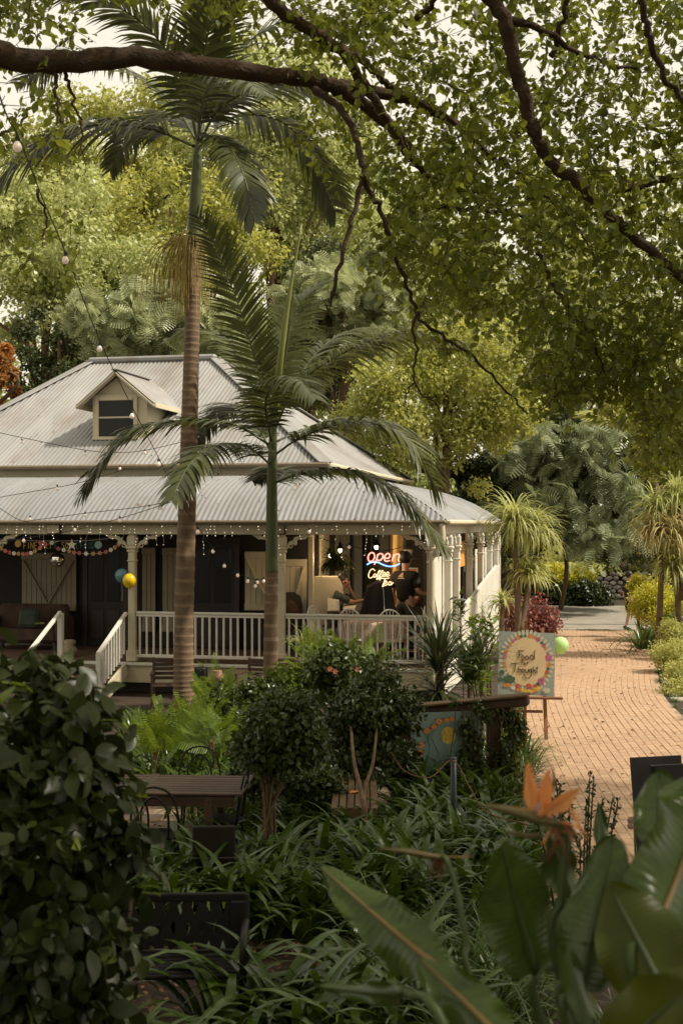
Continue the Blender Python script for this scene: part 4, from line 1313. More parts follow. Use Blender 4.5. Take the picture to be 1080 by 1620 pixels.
# ================================================================== SHRUBS ALONG THE PATH
def bush(name, label, cat, c, rad, nl, lr, n, size, m, tmpl=T_OVAL, seed=1, group=None, ratio=.6, shell=.55, stems=5, base=None, droop=.1, flat=.9, stem_r=.018, bark='thin_bark', up=.5):
    r = np.random.default_rng(seed)
    c = Vector(c)
    base = Vector(base) if base is not None else Vector((c.x, c.y, ground_z(c.x, c.y)))
    root = empty(name, base, 0, label, cat, group)
    rel_ = c - base
    lobes = lobes_in(rel_, [q * .75 for q in rad], nl, lr, r, flat)
    sm = MB()
    for i in range(stems):
        l = Vector(lobes[int(r.integers(nl))][0])
        b0 = Vector((r.normal() * rad[0] * .08, r.normal() * rad[0] * .08, -.05))
        wood(sm, [tuple(b0), tuple(b0 * .6 + rel_ * .4 + Vector((r.normal(), r.normal(), 0)) * .03), tuple(l)], stem_r, stem_r * .4, 6)
    sm.build('stems', MAT[bark], root, smooth=True)
    crown(lobes, n, size, tmpl, MAT[m], 'foliage', droop, ratio, shell, root, r=r, up=up)
    return root
def on_g(px, py, Y): return P(px, py, Y)

bush('pink_bush', 'round clipped bush with dusky pink leaves beside the brick path', 'bush', P(838, 985, 28.5), (.78, .75, .72), 40, .26, 9000, .07, 'pink_leaf', T_QUAD, 51, stems=8)
bush('clipped_bush', 'wide dark green clipped bush across the far grey road', 'bush', P(925, 945, 47.8), (1.25, 1.0, .62), 40, .34, 7000, .12, 'hedge_leaf', T_QUAD, 52, stems=8)
bush('clipped_bush', 'small dark green bush at the near end of the far bush row', 'bush', P(880, 948, 48.3), (.8, .8, .5), 24, .3, 3500, .12, 'hedge_leaf', T_QUAD, 53, stems=6)
bush('golden_hedge', 'yellow green hedge half hiding the walking person', 'hedge', P(1037, 955, 33.2), (.70, .8, .82), 40, .26, 9000, .065, 'yellow_leaf', T_QUAD, 54, stems=7)
bush('golden_hedge', 'yellow green hedge block behind the tufted plants at the path edge', 'hedge', P(1078, 955, 34.5), (.72, .8, .78), 30, .26, 7000, .065, 'yellow_leaf', T_QUAD, 55, stems=7)
bush('golden_hedge', 'lower bright golden hedge between the walking person and the ball shrubs', 'hedge', P(1064, 975, 31.4), (.62, .6, .55), 30, .24, 7500, .06, 'yellow_leaf', T_QUAD, 91, stems=6)
bush('golden_hedge', 'small golden sprig of hedge standing highest in front of the walking person', 'hedge', P(1010, 926, 34.2), (.26, .3, .34), 16, .15, 3400, .06, 'yellow_leaf', T_QUAD, 92, stems=5)
PB = [(1066, 1005, 28.6, .46, 'uppermost pale clipped ball shrub along the path edge'), (1064, 1037, 26.2, .56, 'wide pale clipped ball shrub, second along the path edge'),
      (1078, 1066, 24.6, .52, 'third pale clipped ball shrub, over the dark soil'), (1092, 1096, 22.8, .50, 'lowest pale clipped ball shrub beside the edging stones')]
for i, (px, py, Y, rr_, lab) in enumerate(PB):
    bush('ball_shrub', lab, 'shrub', P(px, py, Y), (rr_ * 1.05, rr_, rr_ * .8), 26, rr_ * .34, 5200, .05, 'pompom_leaf', T_QUAD, 56 + i, 'clipped ball shrubs along the path', stems=6)
for i, (px, py, Y, lab) in enumerate([(1015, 1003, 30.5, 'dark strappy plant arching over the path under the golden hedge'), (1078, 978, 29.5, 'dark strappy plant above the pale ball shrubs')]):
    c = P(px, py, Y)
    me = strap_clump_mesh(90 + i, 40, 1.0, .06, 'strap_leaf', .2, 7, (30, 85), (60, 140))
    o = add('strappy_plant', me, None, (c.x, c.y, max(0, c.z - .35))); tag(o, lab, 'plant')

# ---- drooping tufted palms
def tuft_tree(name, label, trunks, heads, m, seed, n=230, L=1.0, W=.030, group=None):
    b0 = Vector((trunks[0][0].x, trunks[0][0].y, 0))
    root = empty(name, b0, 0, label, 'palm', group)
    for t in trunks:
        MB().tube([Vector(p) for p in spline([tuple(q - b0) for q in t], 4)], list(np.linspace(.085, .04, 4 * (len(t) - 1) + 1)), 9).build('trunk', MAT['palm_bark'], root, smooth=True)
    for i, h in enumerate(heads):
        c, k, l = h[0], h[1], h[2]
        spiky_head(c - b0, int(n * k), L * l, W, h[3] if len(h) > 3 else m, root, 'leaf_head', seed + i, (-5, 85), (70, 175), 8, 1.3)
    return root
Y = 26.0
tuft_tree('tufted_palm', 'two headed tufted palm with weeping leaves at the veranda corner', [[P(818, 1085, Y), P(819, 960, Y), P(815, 880, Y), P(813, 835, Y)], [P(821, 1000, Y), P(832, 950, Y + .05), P(838, 915, Y + .1)]],
          [(P(813, 832, Y), 1.3, 1.0), (P(842, 845, Y + .2), 1.0, .9), (P(838, 912, Y + .1), .9, .72)], 'ponytail_leaf', 120, 240, 1.05, .032)
Y = 29.5
tuft_tree('tufted_palm', 'clump of weeping tufted palms with dry straw leaves over the golden hedge', [[P(1040, 1030, Y), P(1045, 900, Y), P(1040, 820, Y)], [P(1075, 1030, Y), P(1070, 900, Y), P(1075, 800, Y)], [P(1075, 950, Y), P(1088, 860, Y)]],
          [(P(1038, 812, Y), 1.0, .95), (P(1072, 792, Y), 1.0, 1.0), (P(1062, 850, Y - .3), 1.0, 1.0, 'ponytail_dry'), (P(1090, 850, Y), 1.0, 1.0, 'ponytail_dry'), (P(1030, 850, Y - .2), .8, .8, 'ponytail_dry'), (P(1060, 900, Y - .3), 1.0, .9), (P(1095, 910, Y - .2), .8, .9)], 'ponytail_leaf', 140, 190, 1.05, .034)
c = P(795, 955, 28.0)
tuft_tree('tufted_palm', 'small pale spiky palm tucked behind the veranda end post', [[Vector((c.x, c.y, 0)), P(793, 985, 28.0), c]], [(c, .35, .55)], 'ponytail_leaf', 160, 200, 1.0, .04)

# ---- sunlit bank across the road: tufted grasses, cycad fronds and a low stone wall
wallr = empty('stone_wall', (P(960, 940, 52).x, 52, 0), 0, 'low pale stone retaining wall beyond the road', 'wall')
for i in range(11):
    for j in range(6):
        MB().sphere((0, 0, 0), .16, 8, 5, 1.2, .8, .62).build('stone', MAT['rock'], wallr, loc=(-1.3 + i * .34 + (j % 2) * .17 + random.uniform(-.04, .04), random.uniform(-.04, .04) + .04 * j, .10 + j * .18), rot=(random.uniform(-.3, .3), random.uniform(-.3, .3), random.uniform(0, 3)))
bank = MB()
bank._add([(-12, 52.4, 0), (30, 52.4, 0), (-12, 52.6, 1.1), (30, 52.6, 1.1), (-12, 60, 2.4), (30, 60, 2.4), (-12, 64, 2.4), (30, 64, 2.4)], [[0, 1, 3, 2], [2, 3, 5, 4], [4, 5, 7, 6]])
tag(bank.build('terrain', MAT['soil']), kind='structure')
gm = [strap_clump_mesh(200 + i, 60, .95, .05, 'ponytail_leaf' if i % 2 else 'pompom_leaf', .25, 6, (50, 88), (30, 100)) for i in range(4)]
for i in range(34):
    x = 6.0 + (i % 12) * .78 + random.uniform(-.2, .2); y = 52.9 + (i // 12) * 1.6 + random.uniform(-.3, .3)
    z = 1.1 + (y - 52.6) / 7.4 * 1.3
    o = add('grass_tuft', gm[i % 4], None, (x, y, z - .05), (0, 0, random.uniform(0, 6)))
    s = random.uniform(.8, 1.3); o.scale = (s, s, s)
    tag(o, 'sunlit tuft of pale grass on the bank across the road', 'grass tuft', 'grass tufts on the far bank')
for i, (px, py) in enumerate([(935, 905), (905, 900)]):
    c = P(px, py, 50.5)
    root = empty('cycad', (c.x, c.y, c.z - .5), 0, ['pale cycad with arching fronds above the dark clipped bush', 'second pale cycad nearer the tufted palm, above the clipped bush'][i], 'plant')
    for k in range(9):
        a = k / 9 * 2 * math.pi + i
        d = Vector((math.cos(a), math.sin(a), 0))
        o0 = Vector((0, 0, 0))
        frond(root, [o0, d * .35 + Vector((0, 0, .6)), d * .9 + Vector((0, 0, .75)), d * 1.3 + Vector((0, 0, .4))], .28, 'ponytail_leaf', 26, .03, .3, 300 + k, rach=.012)
    MB().lathe([(.14, -.6), (.16, -.2), (.12, .05)], 10).build('trunk', MAT['palm_bark'], root)
tag(bush('flowering_shrub', 'pale flowering shrubs spilling over the dark bush by the road', 'shrub', P(885, 910, 50), (1.5, .8, .45), 24, .3, 3200, .13, 'yellow_leaf', T_QUAD, 63))

# ================================================================== GARDEN SHRUBS
bush('near_hedge', 'big glossy leaved shrub, dark and close, beside the black bench', 'shrub', P(42, 1345, 4.3), (.44, .5, .94), 110, .15, 7600, .080, 'hedge_leaf_dark', T_BIG, 71, ratio=.60, stems=9, droop=.5, shell=.35, stem_r=.012)
bush('standard_shrub', 'round clipped shrub on thin bare stems beside the slatted table', 'shrub', P(448, 1168, 11.0), (.46, .46, .50), 46, .15, 7500, .058, 'shrub_leaf', T_OVAL, 72, 'clipped standard shrubs', base=(P(410, 1400, 10.9).x, 10.9, 0), stems=10, droop=.4, stem_r=.020)
bush('standard_shrub', 'wider clipped shrub on a forked trunk in front of the painted board', 'shrub', P(578, 1138, 13.4), (.56, .52, .72), 60, .18, 11000, .062, 'shrub_leaf', T_OVAL, 73, 'clipped standard shrubs', base=(P(576, 1300, 11.45).x, 11.45, 0), stems=0, droop=.4)
s73 = [o for o in bpy.data.objects if o.get('label') == 'wider clipped shrub on a forked trunk in front of the painted board'][0]
mb = MB(); bb = Vector(s73.location)
Sx = wood(mb, [tuple(P(576, 1375, 11.45) - bb), tuple(P(577, 1290, 11.45) - bb), tuple(P(572, 1255, 11.7) - bb), tuple(P(560, 1205, 12.3) - bb), tuple(P(555, 1150, 13.0) - bb)], .032, .015, 7)
wood(mb, [tuple(P(574, 1270, 11.58) - bb), tuple(P(579, 1240, 11.9) - bb), tuple(P(590, 1205, 12.4) - bb), tuple(P(596, 1150, 13.0) - bb)], .024, .012, 7)
mb.build('trunk', MAT['thin_bark'], s73, smooth=True)
nh = [o for o in bpy.data.objects if o.name.startswith('near_hedge')][0]
crown(lobes_in(P(42, 1345, 4.3) - Vector(nh.location), (.33, .38, .70), 60, .15), 180, .07, T_BIG, MAT['lime_leaf'], 'young_foliage', .5, .6, .5, nh)
# stems of the first one lead to two thin trunks
bush('low_shrub', 'low dark shrub between the two clipped shrubs', 'shrub', P(500, 1255, 12.6), (.35, .4, .22), 18, .12, 2200, .06, 'shrub_leaf', T_OVAL, 74)
bush('low_shrub', 'leafy shrub crowding the foot of the shorter palm', 'shrub', P(420, 1110, 17.6), (.75, .5, .32), 30, .16, 4500, .07, 'shrub_leaf', T_OVAL, 75)
bush('flower_bush', 'bushy shrub with small pink flowers below the railing', 'shrub', P(545, 1072, 16.6), (.62, .5, .42), 34, .17, 5200, .07, 'shrub_leaf', T_OVAL, 76)
fb = [o for o in bpy.data.objects if o.get('label') == 'bushy shrub with small pink flowers below the railing'][0]
mat('pink_petal', (.62, .22, .16), .5, .2, scale=20, transl=.2)
for i, (px, py) in enumerate([(522, 1058), (530, 1062), (565, 1059)]):
    c = P(px, py, 16.0) - Vector(fb.location)
    k = 6; a = np.arange(k) / k * 2 * math.pi
    dirs = np.stack([np.cos(a), -.3 + 0 * a, np.sin(a)], axis=1)
    V, F = leaf_geo(np.tile(np.array(c), (k, 1)), dirs, np.tile([0, -1., .2], (k, 1)), np.full(k, .04), np.full(k, .03), T_QUAD)
    add('flower', np_mesh('flower', V, F, MAT['pink_petal']), fb)
bush('low_shrub', 'loose green shrub filling the gap behind the table end', 'shrub', P(400, 1225, 12.6), (.4, .35, .25), 20, .12, 2600, .06, 'shrub_leaf', T_OVAL, 77)
bush('low_shrub', 'loose green shrub between the forked trunk and the painted board', 'shrub', P(628, 1215, 13.9), (.3, .3, .35), 20, .12, 2600, .06, 'shrub_leaf', T_OVAL, 78)
bush('low_shrub', 'loose leafy shrub along the foot of the veranda front board', 'shrub', P(470, 1085, 18.6), (.9, .4, .28), 26, .16, 4200, .07, 'fern_leaf', T_OVAL, 79)
bush('low_shrub', 'loose dark shrub below the shorter palm, behind the clipped shrub', 'shrub', P(360, 1120, 16.2), (.35, .35, .3), 20, .13, 2600, .06, 'shrub_leaf', T_OVAL, 80)
# bright feathery plants under the railing and ferns by the palm foot
def fern(px, py, Y, L, n, label, m='fern_leaf', seed=1, group='bright ferns', name='fern', el=(15, 75)):
    r = np.random.default_rng(seed)
    c = P(px, py, Y); z0 = 0.0
    root = empty(name, (c.x, c.y, z0), 0, label, 'fern', group)
    a = r.random(n) * 2 * math.pi; e = np.radians(r.uniform(el[0], el[1], n))
    d = np.stack([np.cos(a) * np.cos(e), np.sin(a) * np.cos(e), np.sin(e)], axis=1)
    pos = np.tile([0, 0, c.z], (n, 1)) + r.normal(size=(n, 3)) * .08 + d * .08
    V, F = leaf_geo(pos, d, np.tile([0, 0, 1.], (n, 1)) + .25 * r.normal(size=(n, 3)), L * r.uniform(.7, 1.2, n), L * .75 * r.uniform(.8, 1.1, n), T_SPRAY_FINE)
    add('fronds', np_mesh('fronds', V, F, MAT[m]), root)
    st = MB()
    for k in range(5): st.tube([(r.normal() * .04, r.normal() * .04, 0), (0, 0, c.z * .6), tuple(np.array([0, 0, c.z]) + d[k] * .1)], .008, 4)
    st.build('stalks', MAT['thin_bark'], root)
for i, (px, py, Y, L, n, lab) in enumerate([
    (262, 1180, 15.6, .42, 34, 'bright green fern at the foot of the tall palm'), (315, 1165, 15.9, .45, 36, 'bright green fern right under the tall palm trunk'),
    (335, 1118, 17.0, .42, 28, 'bright fern standing up behind the tall palm'), (245, 1195, 14.6, .45, 24, 'low bright fern nearest the slatted table'),
    (340, 1180, 14.8, .45, 24, 'bright fern against the clipped shrub by the table'), (497, 1052, 17.8, .36, 22, 'feathery lime plant under the railing, by the flower bush'),
    (535, 1048, 18.0, .34, 22, 'feathery lime plant in front of the white chairs'), (590, 1056, 17.6, .34, 18, 'feathery lime plant below the neon sign'), (470, 1255, 12.9, .3, 14, 'small fern between the clipped shrubs')]):
    fern(px, py, Y, L, n, lab, 'fern_leaf' if i not in (8,) else 'strap_leaf', 400 + i)

# spiky dracaena and its leafy neighbour before the corner post
Y = 16.4
c = P(694, 1062, Y)
root = empty('spiky_plant', (c.x, c.y, 0), 0, 'dark spiky plant with sword leaves in front of the corner post', 'plant')
MB().tube([(0, 0, 0), (.02, 0, c.z * .5), (0, 0, c.z + .25)], [.07, .06, .055], 9).build('trunk', MAT['old_timber'], root, smooth=True)
spiky_head((0, 0, c.z), 130, .95, .035, 'spiky_leaf', root, 'leaf_head', 170, (5, 88), (10, 70), 5)
spiky_head((0, 0, c.z - .25), 90, .95, .035, 'spiky_leaf', root, 'leaf_head', 171, (-40, 40), (20, 90), 5)
c = P(742, 1080, 17.0)
root = empty('cane_plant', (c.x, c.y, 0), 0, 'tall thin caned plant with narrow leaves before the white boarding', 'plant')
spiky_head((0, 0, c.z), 60, .95, .03, 'strap_leaf', root, 'leaf_head', 172, (35, 88), (30, 90), 6)
spiky_head((.15, 0, c.z + .2), 50, .8, .03, 'spiky_leaf', root, 'leaf_head', 173, (35, 88), (30, 90), 6)
MB().tube([(0, 0, 0), (0, 0, c.z + .1)], .03, 6).build('cane', MAT['thin_bark'], root)
for i, (px, py, Y, lab) in enumerate([(772, 985, 17.6, 'leafy green shrub with whorled leaves against the white boarding'), (765, 1040, 17.2, 'leafy green shrub low beside the easel sign'), (735, 950, 17.8, 'thin upright sapling in front of the white side posts'), (480, 1030, 18.4, 'grassy arching plant at the railing corner by the flower bush')]):
    c = P(px, py, Y)
    root = empty('leafy_shrub', (c.x, c.y, 0), 0, lab, 'shrub')
    st = MB()
    r = np.random.default_rng(180 + i)
    for k in range(7 if i < 2 else 2):
        tp = Vector((r.normal() * .13, r.normal() * .13, c.z + r.uniform(-.35, .2)))
        st.tube([(r.normal() * .04, r.normal() * .04, 0), tuple(tp * .6 + Vector((0, 0, .1))), tuple(tp)], [.012, .009, .005], 5)
        n = 16
        a = r.random(n) * 2 * math.pi; e = np.radians(r.uniform(-20, 60, n))
        d = np.stack([np.cos(a) * np.cos(e), np.sin(a) * np.cos(e), np.sin(e)], axis=1)
        pos = np.array(tp) + r.normal(size=(n, 3)) * np.array([.03, .03, .16]) - np.array([0, 0, .1])
        if i == 3:
            spiky_head(tuple(tp), 26, .5, .02, 'ponytail_leaf', root, 'leaf_head', 190 + k, (30, 85), (80, 150), 6)
        else:
            V, F = leaf_geo(pos, d, np.tile([0, 0, 1.], (n, 1)) + .3 * r.normal(size=(n, 3)), .15 * r.uniform(.7, 1.2, n), .05 * r.uniform(.7, 1.2, n), T_BIG)
            add('foliage', np_mesh('foliage', V, F, MAT['fern_leaf' if i < 2 else 'shrub_leaf']), root)
    st.build('stems', MAT['thin_bark'], root)

# ================================================================== STRAPPY BEDS
sm = [strap_clump_mesh(500 + i, 30, .68, .064) for i in range(6)]
sl = [strap_clump_mesh(520 + i, 32, .85, .072, spread=.14, K=9, el=(58, 88), droop=(80, 165)) for i in range(4)]
sg = [strap_clump_mesh(540 + i, 60, .60, .018, 'strap_leaf', .15, 7, (40, 85), (60, 150)) for i in range(4)]
sbg = [strap_clump_mesh(560 + i, 40, .60, .034, 'strap_leaf') for i in range(2)]
def bed(meshes, pts, label, group, s=(.85, 1.2), seed=1):
    r = random.Random(seed)
    for i, (x, y) in enumerate(pts):
        o = add('strappy_plant', meshes[i % len(meshes)], None, (x, y, ground_z(x, y)), (r.uniform(-.12, .12), r.uniform(-.12, .12), r.uniform(0, 6.28)))
        k = r.uniform(*s); o.scale = (k, k, k)
        tag(o, label, 'plant', group)
def scatter(px0, px1, Y0, Y1, n, seed, avoid=None, dmin=.22):
    r = random.Random(seed); out = []
    tries = 0
    while len(out) < n and tries < 6000:
        tries += 1
        Y = math.sqrt(r.uniform(Y0 * Y0, Y1 * Y1)); px = r.uniform(px0, px1)
        x = (px - 540) / FPX * Y
        if avoid and avoid(x, Y): continue
        if all((x - a) ** 2 + (Y - b_) ** 2 > dmin * dmin for a, b_ in out): out.append((x, Y))
    out.sort(key=lambda p: -p[1])
    return out
bench_box = lambda x, y: (-2.3 < x < -.45 and 7.0 < y < 8.4)
bed(sm, scatter(150, 640, 9.3, 11.0, 62, 1, dmin=.25), 'glossy strappy green plant in the bed behind the black bench', 'strappy plants behind the bench')
bed(sm, scatter(560, 830, 9.6, 11.8, 34, 2, dmin=.27), 'glossy strappy green plant around the thin dark pole', 'strappy plants around the pole')
bed(sm, scatter(640, 800, 12.2, 13.8, 14, 3, dmin=.27), 'strappy green plant at the foot of the painted board', 'strappy plants at the painted board')
bed(sl, scatter(330, 680, 6.9, 7.7, 12, 4, dmin=.30), 'large strappy green plant in front of the bench end and mulch', 'large strappy plants before the mulch')
bed(sl, scatter(60, 330, 6.25, 6.7, 7, 5, dmin=.28), 'large strappy green plant in front of the bench seat', 'large strappy plants before the bench', (.7, .95))
bed(sg, scatter(600, 840, 7.6, 9.4, 20, 6, dmin=.26), 'fine grassy green clump beside the bird of paradise leaves', 'grassy clumps beside the big leaves')
bed(sg, scatter(770, 835, 13.8, 17.0, 12, 7, dmin=.3), 'fine grassy clump at the brick path edge below the easel', 'grassy clumps at the path edge')
bed(sbg, scatter(205, 350, 14.6, 18.6, 22, 8, dmin=.3), 'strappy plant in the bed around the tall palm foot', 'strappy plants around the tall palm')
bed(sbg, scatter(380, 700, 14.8, 18.5, 26, 9, dmin=.34), 'strappy plant below the veranda rail behind the clipped shrubs', 'strappy plants below the veranda rail')
bed(sg, scatter(560, 720, 5.2, 6.6, 8, 10, dmin=.28), 'fine grassy clump close under the big paddle leaves', 'grassy clumps under the paddle leaves')
bed(sg, scatter(720, 1000, 5.0, 7.4, 14, 12, dmin=.3), 'fine grassy clump behind the paddle leaves by the path', 'grassy clumps by the path corner')
bed(sg, [(float(xl(y)) - .12 + .1 * math.sin(y * 3), y) for y in np.arange(13.6, 24, .42)], 'small grass tuft creeping over the near edge of the brick path', 'grass tufts along the near path edge', (.25, .5), 13)
bed(sg, [(float(xr(y)) + .12 + .08 * math.sin(y * 5), y) for y in np.arange(18.4, 33, .7)], 'small grass tuft among the stones on the far path edge', 'grass tufts along the far path edge', (.2, .4), 14)
bed(sbg, scatter(300, 545, 12.2, 14.2, 22, 15, dmin=.27), 'strappy plant on the patio side between the table and the clipped shrubs', 'strappy plants behind the table')
bed(sm, [(-1.02, 9.85), (-.86, 9.8), (-1.14, 9.75), (-.74, 9.95)], 'strappy green plant right in front of the dark square backed chair', 'strappy plants before the dark chair', (1.05, 1.25), 16)
# dark leafless twigs by the path: succulent sprigs
c = P(915, 1300, 9.2)
root = empty('sprig_plant', (c.x, c.y, 0), 0, 'dark sprigged succulent plant in front of the brick path', 'plant')
r = np.random.default_rng(9)
st = MB(); pos, dr = [], []
for k in range(16):
    tp = Vector((r.uniform(-.32, .34), r.normal() * .12, c.z + r.uniform(-.12, .36)))
    pl = spline([(tp.x * .4, tp.y * .4, 0), (tp.x * .7, tp.y, tp.z * .6), tuple(tp)], 8)
    st.tube([Vector(q) for q in pl], list(np.linspace(.012, .004, len(pl))), 5)
    for q in pl[7:]:
        for _ in range(5):
            pos.append(q + r.normal(size=3) * .006); dr.append(r.normal(size=3) + np.array([0, 0, .5]))
st.build('stems', MAT['spiky_leaf'], root)
pos, dr = np.array(pos), np.array(dr)
V, F = leaf_geo(pos, dr, r.normal(size=pos.shape), np.full(len(pos), .04), np.full(len(pos), .018), T_QUAD)
add('foliage', np_mesh('foliage', V, F, MAT['spiky_leaf']), root)

# fallen leaves and mulch
def litter():
    r = np.random.default_rng(15)
    n = 2600
    Y = r.uniform(6.6, 14, n); px = r.uniform(120, 700, n)
    x = (px - 540) / FPX * Y
    pos = np.stack([x, Y, np.array([ground_z(a, b_) for a, b_ in zip(x, Y)]) + .024 + r.random(n) * .02], axis=1)
    n2 = 420
    Y2 = r.uniform(13, 34, n2); x2 = np.array([float(xl(y)) + (float(xr(y)) - float(xl(y))) * q for y, q in zip(Y2, r.random(n2) ** 1.0)])
    pos = np.concatenate([pos, np.stack([x2, Y2, np.full(n2, .032)], axis=1)])
    N = len(pos)
    d = r.normal(size=(N, 3)); d[:, 2] *= .2
    L = .055 * r.uniform(.6, 1.5, N)
    V, F = leaf_geo(pos, d, np.tile([0, 0, 1.], (N, 1)) + .35 * r.normal(size=(N, 3)), L, L * .55, T_OVAL)
    tag(add('fallen_leaves', np_mesh('fallen_leaves', V, F, MAT['fallen_leaf'])), 'dry brown fallen leaves on soil, patio and brick path', 'leaves', kind='stuff')
litter()
# ================================================================== THINGS ON AND AROUND THE VERANDA
mat('neon_pink', (.8, .3, .25), .4, emit=(1.0, .26, .19), estr=2.4)
mat('neon_blue', (.2, .3, .8), .4, emit=(.16, .34, 1.0), estr=2.8)
mat('neon_cream', (.8, .6, .4), .4, emit=(1.0, .62, .34), estr=1.5)
mat('clear_perspex', (.5, .5, .48), .2, .05)
mat('warm_bulb', (.9, .7, .5), .3, emit=(1.0, .72, .42), estr=9.0)
mat('soft_bulb', (.75, .62, .55), .15, emit=(1.0, .72, .55), estr=.18, spec=.6)
mat('tiny_bulb', (.9, .9, .8), .3, emit=(1.0, .86, .66), estr=1.0)
mat('wire_black', (.012, .011, .010), .6)
mat('wire_white', (.6, .57, .5), .6)
mat('balloon_yellow', (.72, .52, .012), .18, .03, transl=.15, spec=.5)
mat('balloon_blue', (.14, .25, .30), .2, .03, transl=.15, spec=.5)
mat('balloon_green', (.55, .74, .36), .2, .03, transl=.3, spec=.5)
mat('mirror', (.85, .83, .78), .05, metal=1.0)
mat('skin', (.42, .235, .15), .55, .06, scale=6)
mat('skin_pale', (.55, .35, .25), .55, .06, scale=6)
mat('hair_dark', (.02, .014, .010), .6, .3, scale=30)
mat('black_cloth', (.014, .013, .013), .85, .25, scale=8, bump=.3, bscale=14)
mat('green_cloth', (.05, .065, .05), .85, .2, scale=8)
mat('grey_cloth', (.06, .055, .05), .85, .2, scale=8)
mat('floral_cloth', (.60, .50, .38), .8, scale=7, col2=(.42, .20, .15), stain=(.66, .60, .48), stain_amt=.9, stain_scale=6)
mat('paper', (.68, .63, .52), .7, .05)
mat('bottle_glass', (.012, .016, .012), .12, spec=.6)
mat('mustard', (.42, .27, .07), .7, .1)
mat('rose_pink', (.40, .10, .11), .7, .1)
mat('leaf_paint', (.07, .13, .07), .7, .15, scale=12)
mat('teal_paint', (.04, .10, .085), .7, .1)
mat('board_blue', (.22, .30, .29), .6, .12, scale=4, col2=(.17, .25, .25))
mat('board_grey', (.34, .37, .34), .6, .06, scale=5)
mat('ray_cream', (.60, .56, .40), .65, .08, scale=8)
mat('disc_cream', (.75, .56, .33), .65, .05, scale=6)
mat('ink', (.028, .020, .016), .6)
mat('pink_paint', (.52, .14, .26), .65, .3, scale=25)
mat('orange_paint', (.66, .24, .06), .65, .25, scale=25)
mat('red_paint', (.55, .10, .06), .65, .2, scale=25)
mat('yellow_paint', (.72, .48, .09), .65, .2, scale=25)
mat('slate_board', (.022, .020, .022), .7, .1)
mat('iron_fridge', (.55, .49, .37), .5, .06, scale=3)
mat('mauve_petal', (.35, .20, .19), .6, .2)

def at_house(px, py, y):
    return HW(*hl(px, py, y))

# ---- neon sign hanging inside the veranda opening
def neon():
    Y_ = .32
    org = at_house(607, 900, Y_)
    root = empty('neon_sign', org, HROT, 'glowing neon sign reading open, coffee and tea above the rail', 'neon sign')
    ox, oy, oz = hl(607, 900, Y_)
    def q(zx, zy):
        x, y, z = hl(540 + zx / 9.0, 860 + zy / 9.0, Y_)
        return (x - ox, y - oy, z - oz)
    def ell(cx, cy, rx, ry, sl=.15, n=16):
        return [(cx + rx * math.cos(t) - sl * ry * math.sin(t), cy + ry * math.sin(t)) for t in np.linspace(.3, 2 * math.pi + .3, n)]
    def draw(name, strokes, m, r):
        b = MB()
        for s in strokes:
            S = spline([q(*p) for p in s], 4)
            b.tube([Vector(p) for p in S], r, 6)
        return b.build(name, MAT[m], root, smooth=True)
    draw('letter_o', [ell(424, 192, 46, 64)], 'neon_pink', .0125)
    draw('letter_p', [[(518, 148), (498, 225), (466, 300)], [(508, 172), (550, 142), (590, 160), (578, 212), (535, 242), (500, 226)]], 'neon_pink', .0125)
    draw('letter_e', [[(615, 208), (668, 205), (690, 165), (660, 140), (624, 165), (608, 215), (632, 252), (688, 240)]], 'neon_pink', .0125)
    draw('letter_n', [[(745, 150), (732, 200), (718, 252)], [(734, 198), (770, 158), (812, 150), (820, 180), (808, 230), (822, 262)]], 'neon_pink', .0125)
    draw('wave', [[(362, 300), (410, 272), (470, 262), (530, 272), (600, 305), (680, 325), (760, 315), (830, 285)]], 'neon_blue', .0125)
    cof = [[(478, 388), (450, 362), (415, 375), (390, 425), (385, 470), (410, 490), (450, 470)], ell(472, 455, 17, 23, .2),
           [(490, 465), (525, 420), (548, 385), (530, 392), (512, 450), (500, 508), (520, 498), (535, 458)],
           [(528, 465), (562, 420), (588, 385), (570, 392), (550, 450), (538, 508), (556, 498), (572, 458)],
           [(585, 450), (622, 432), (614, 408), (595, 415), (584, 452), (606, 468), (635, 450)], [(633, 448), (672, 430), (664, 405), (645, 413), (633, 450), (655, 467), (690, 445)]]
    draw('word_coffee', cof, 'neon_cream', .0085)
    tea = [[(540, 522), (560, 496), (620, 497), (682, 490)], [(622, 497), (600, 560), (582, 608), (602, 604)],
           [(606, 572), (642, 556), (634, 530), (612, 545), (602, 580), (625, 596), (655, 575)], ell(686, 566, 19, 24, .2), [(708, 542), (703, 588), (738, 552)]]
    draw('word_tea', tea, 'neon_cream', .0085)
    c_ = MB(); c_.tube([Vector(q(*p)) for p in ((588, 612), (596, 680), (604, 780), (608, 945))], .005, 4)
    for zx in (425, 760): c_.tube([Vector(q(zx, 130)), Vector(q(zx + 4, -160))], .002, 3)
    c_.build('cord', MAT['wire_white'], root)
neon()

# ---- pendant lamps
def pendant(px, py, y, label):
    x, yy, z = hl(px, py, y)
    root = empty('pendant_lamp', HW(x, yy, z), HROT, label, 'lamp', 'pendant lamps in the veranda')
    MB().lathe([(.085, -.005), (.08, .01), (.045, .06), (.028, .10), (.02, .13), (.0, .14)], 14).build('lamp_shade', MAT['black_iron'], root, smooth=True)
    MB().sphere((0, 0, -.03), .035, 10, 8, 1, 1, 1.35).build('bulb', MAT['warm_bulb'], root, smooth=True)
    MB().tube([(0, 0, .13), (0, 0, 3.35 - z + .1)], .005, 4).build('cord', MAT['wire_black'], root)
    ld = bpy.data.lights.new('pendant_light', 'POINT'); ld.energy = 11; ld.color = (1, .68, .36); ld.shadow_soft_size = .05
    lo = bpy.data.objects.new('pendant_light', ld); lo.location = (0, 0, -.10); link(lo, root)
pendant(538, 868, 1.5, 'lit black pendant lamp above the hanging fern basket')
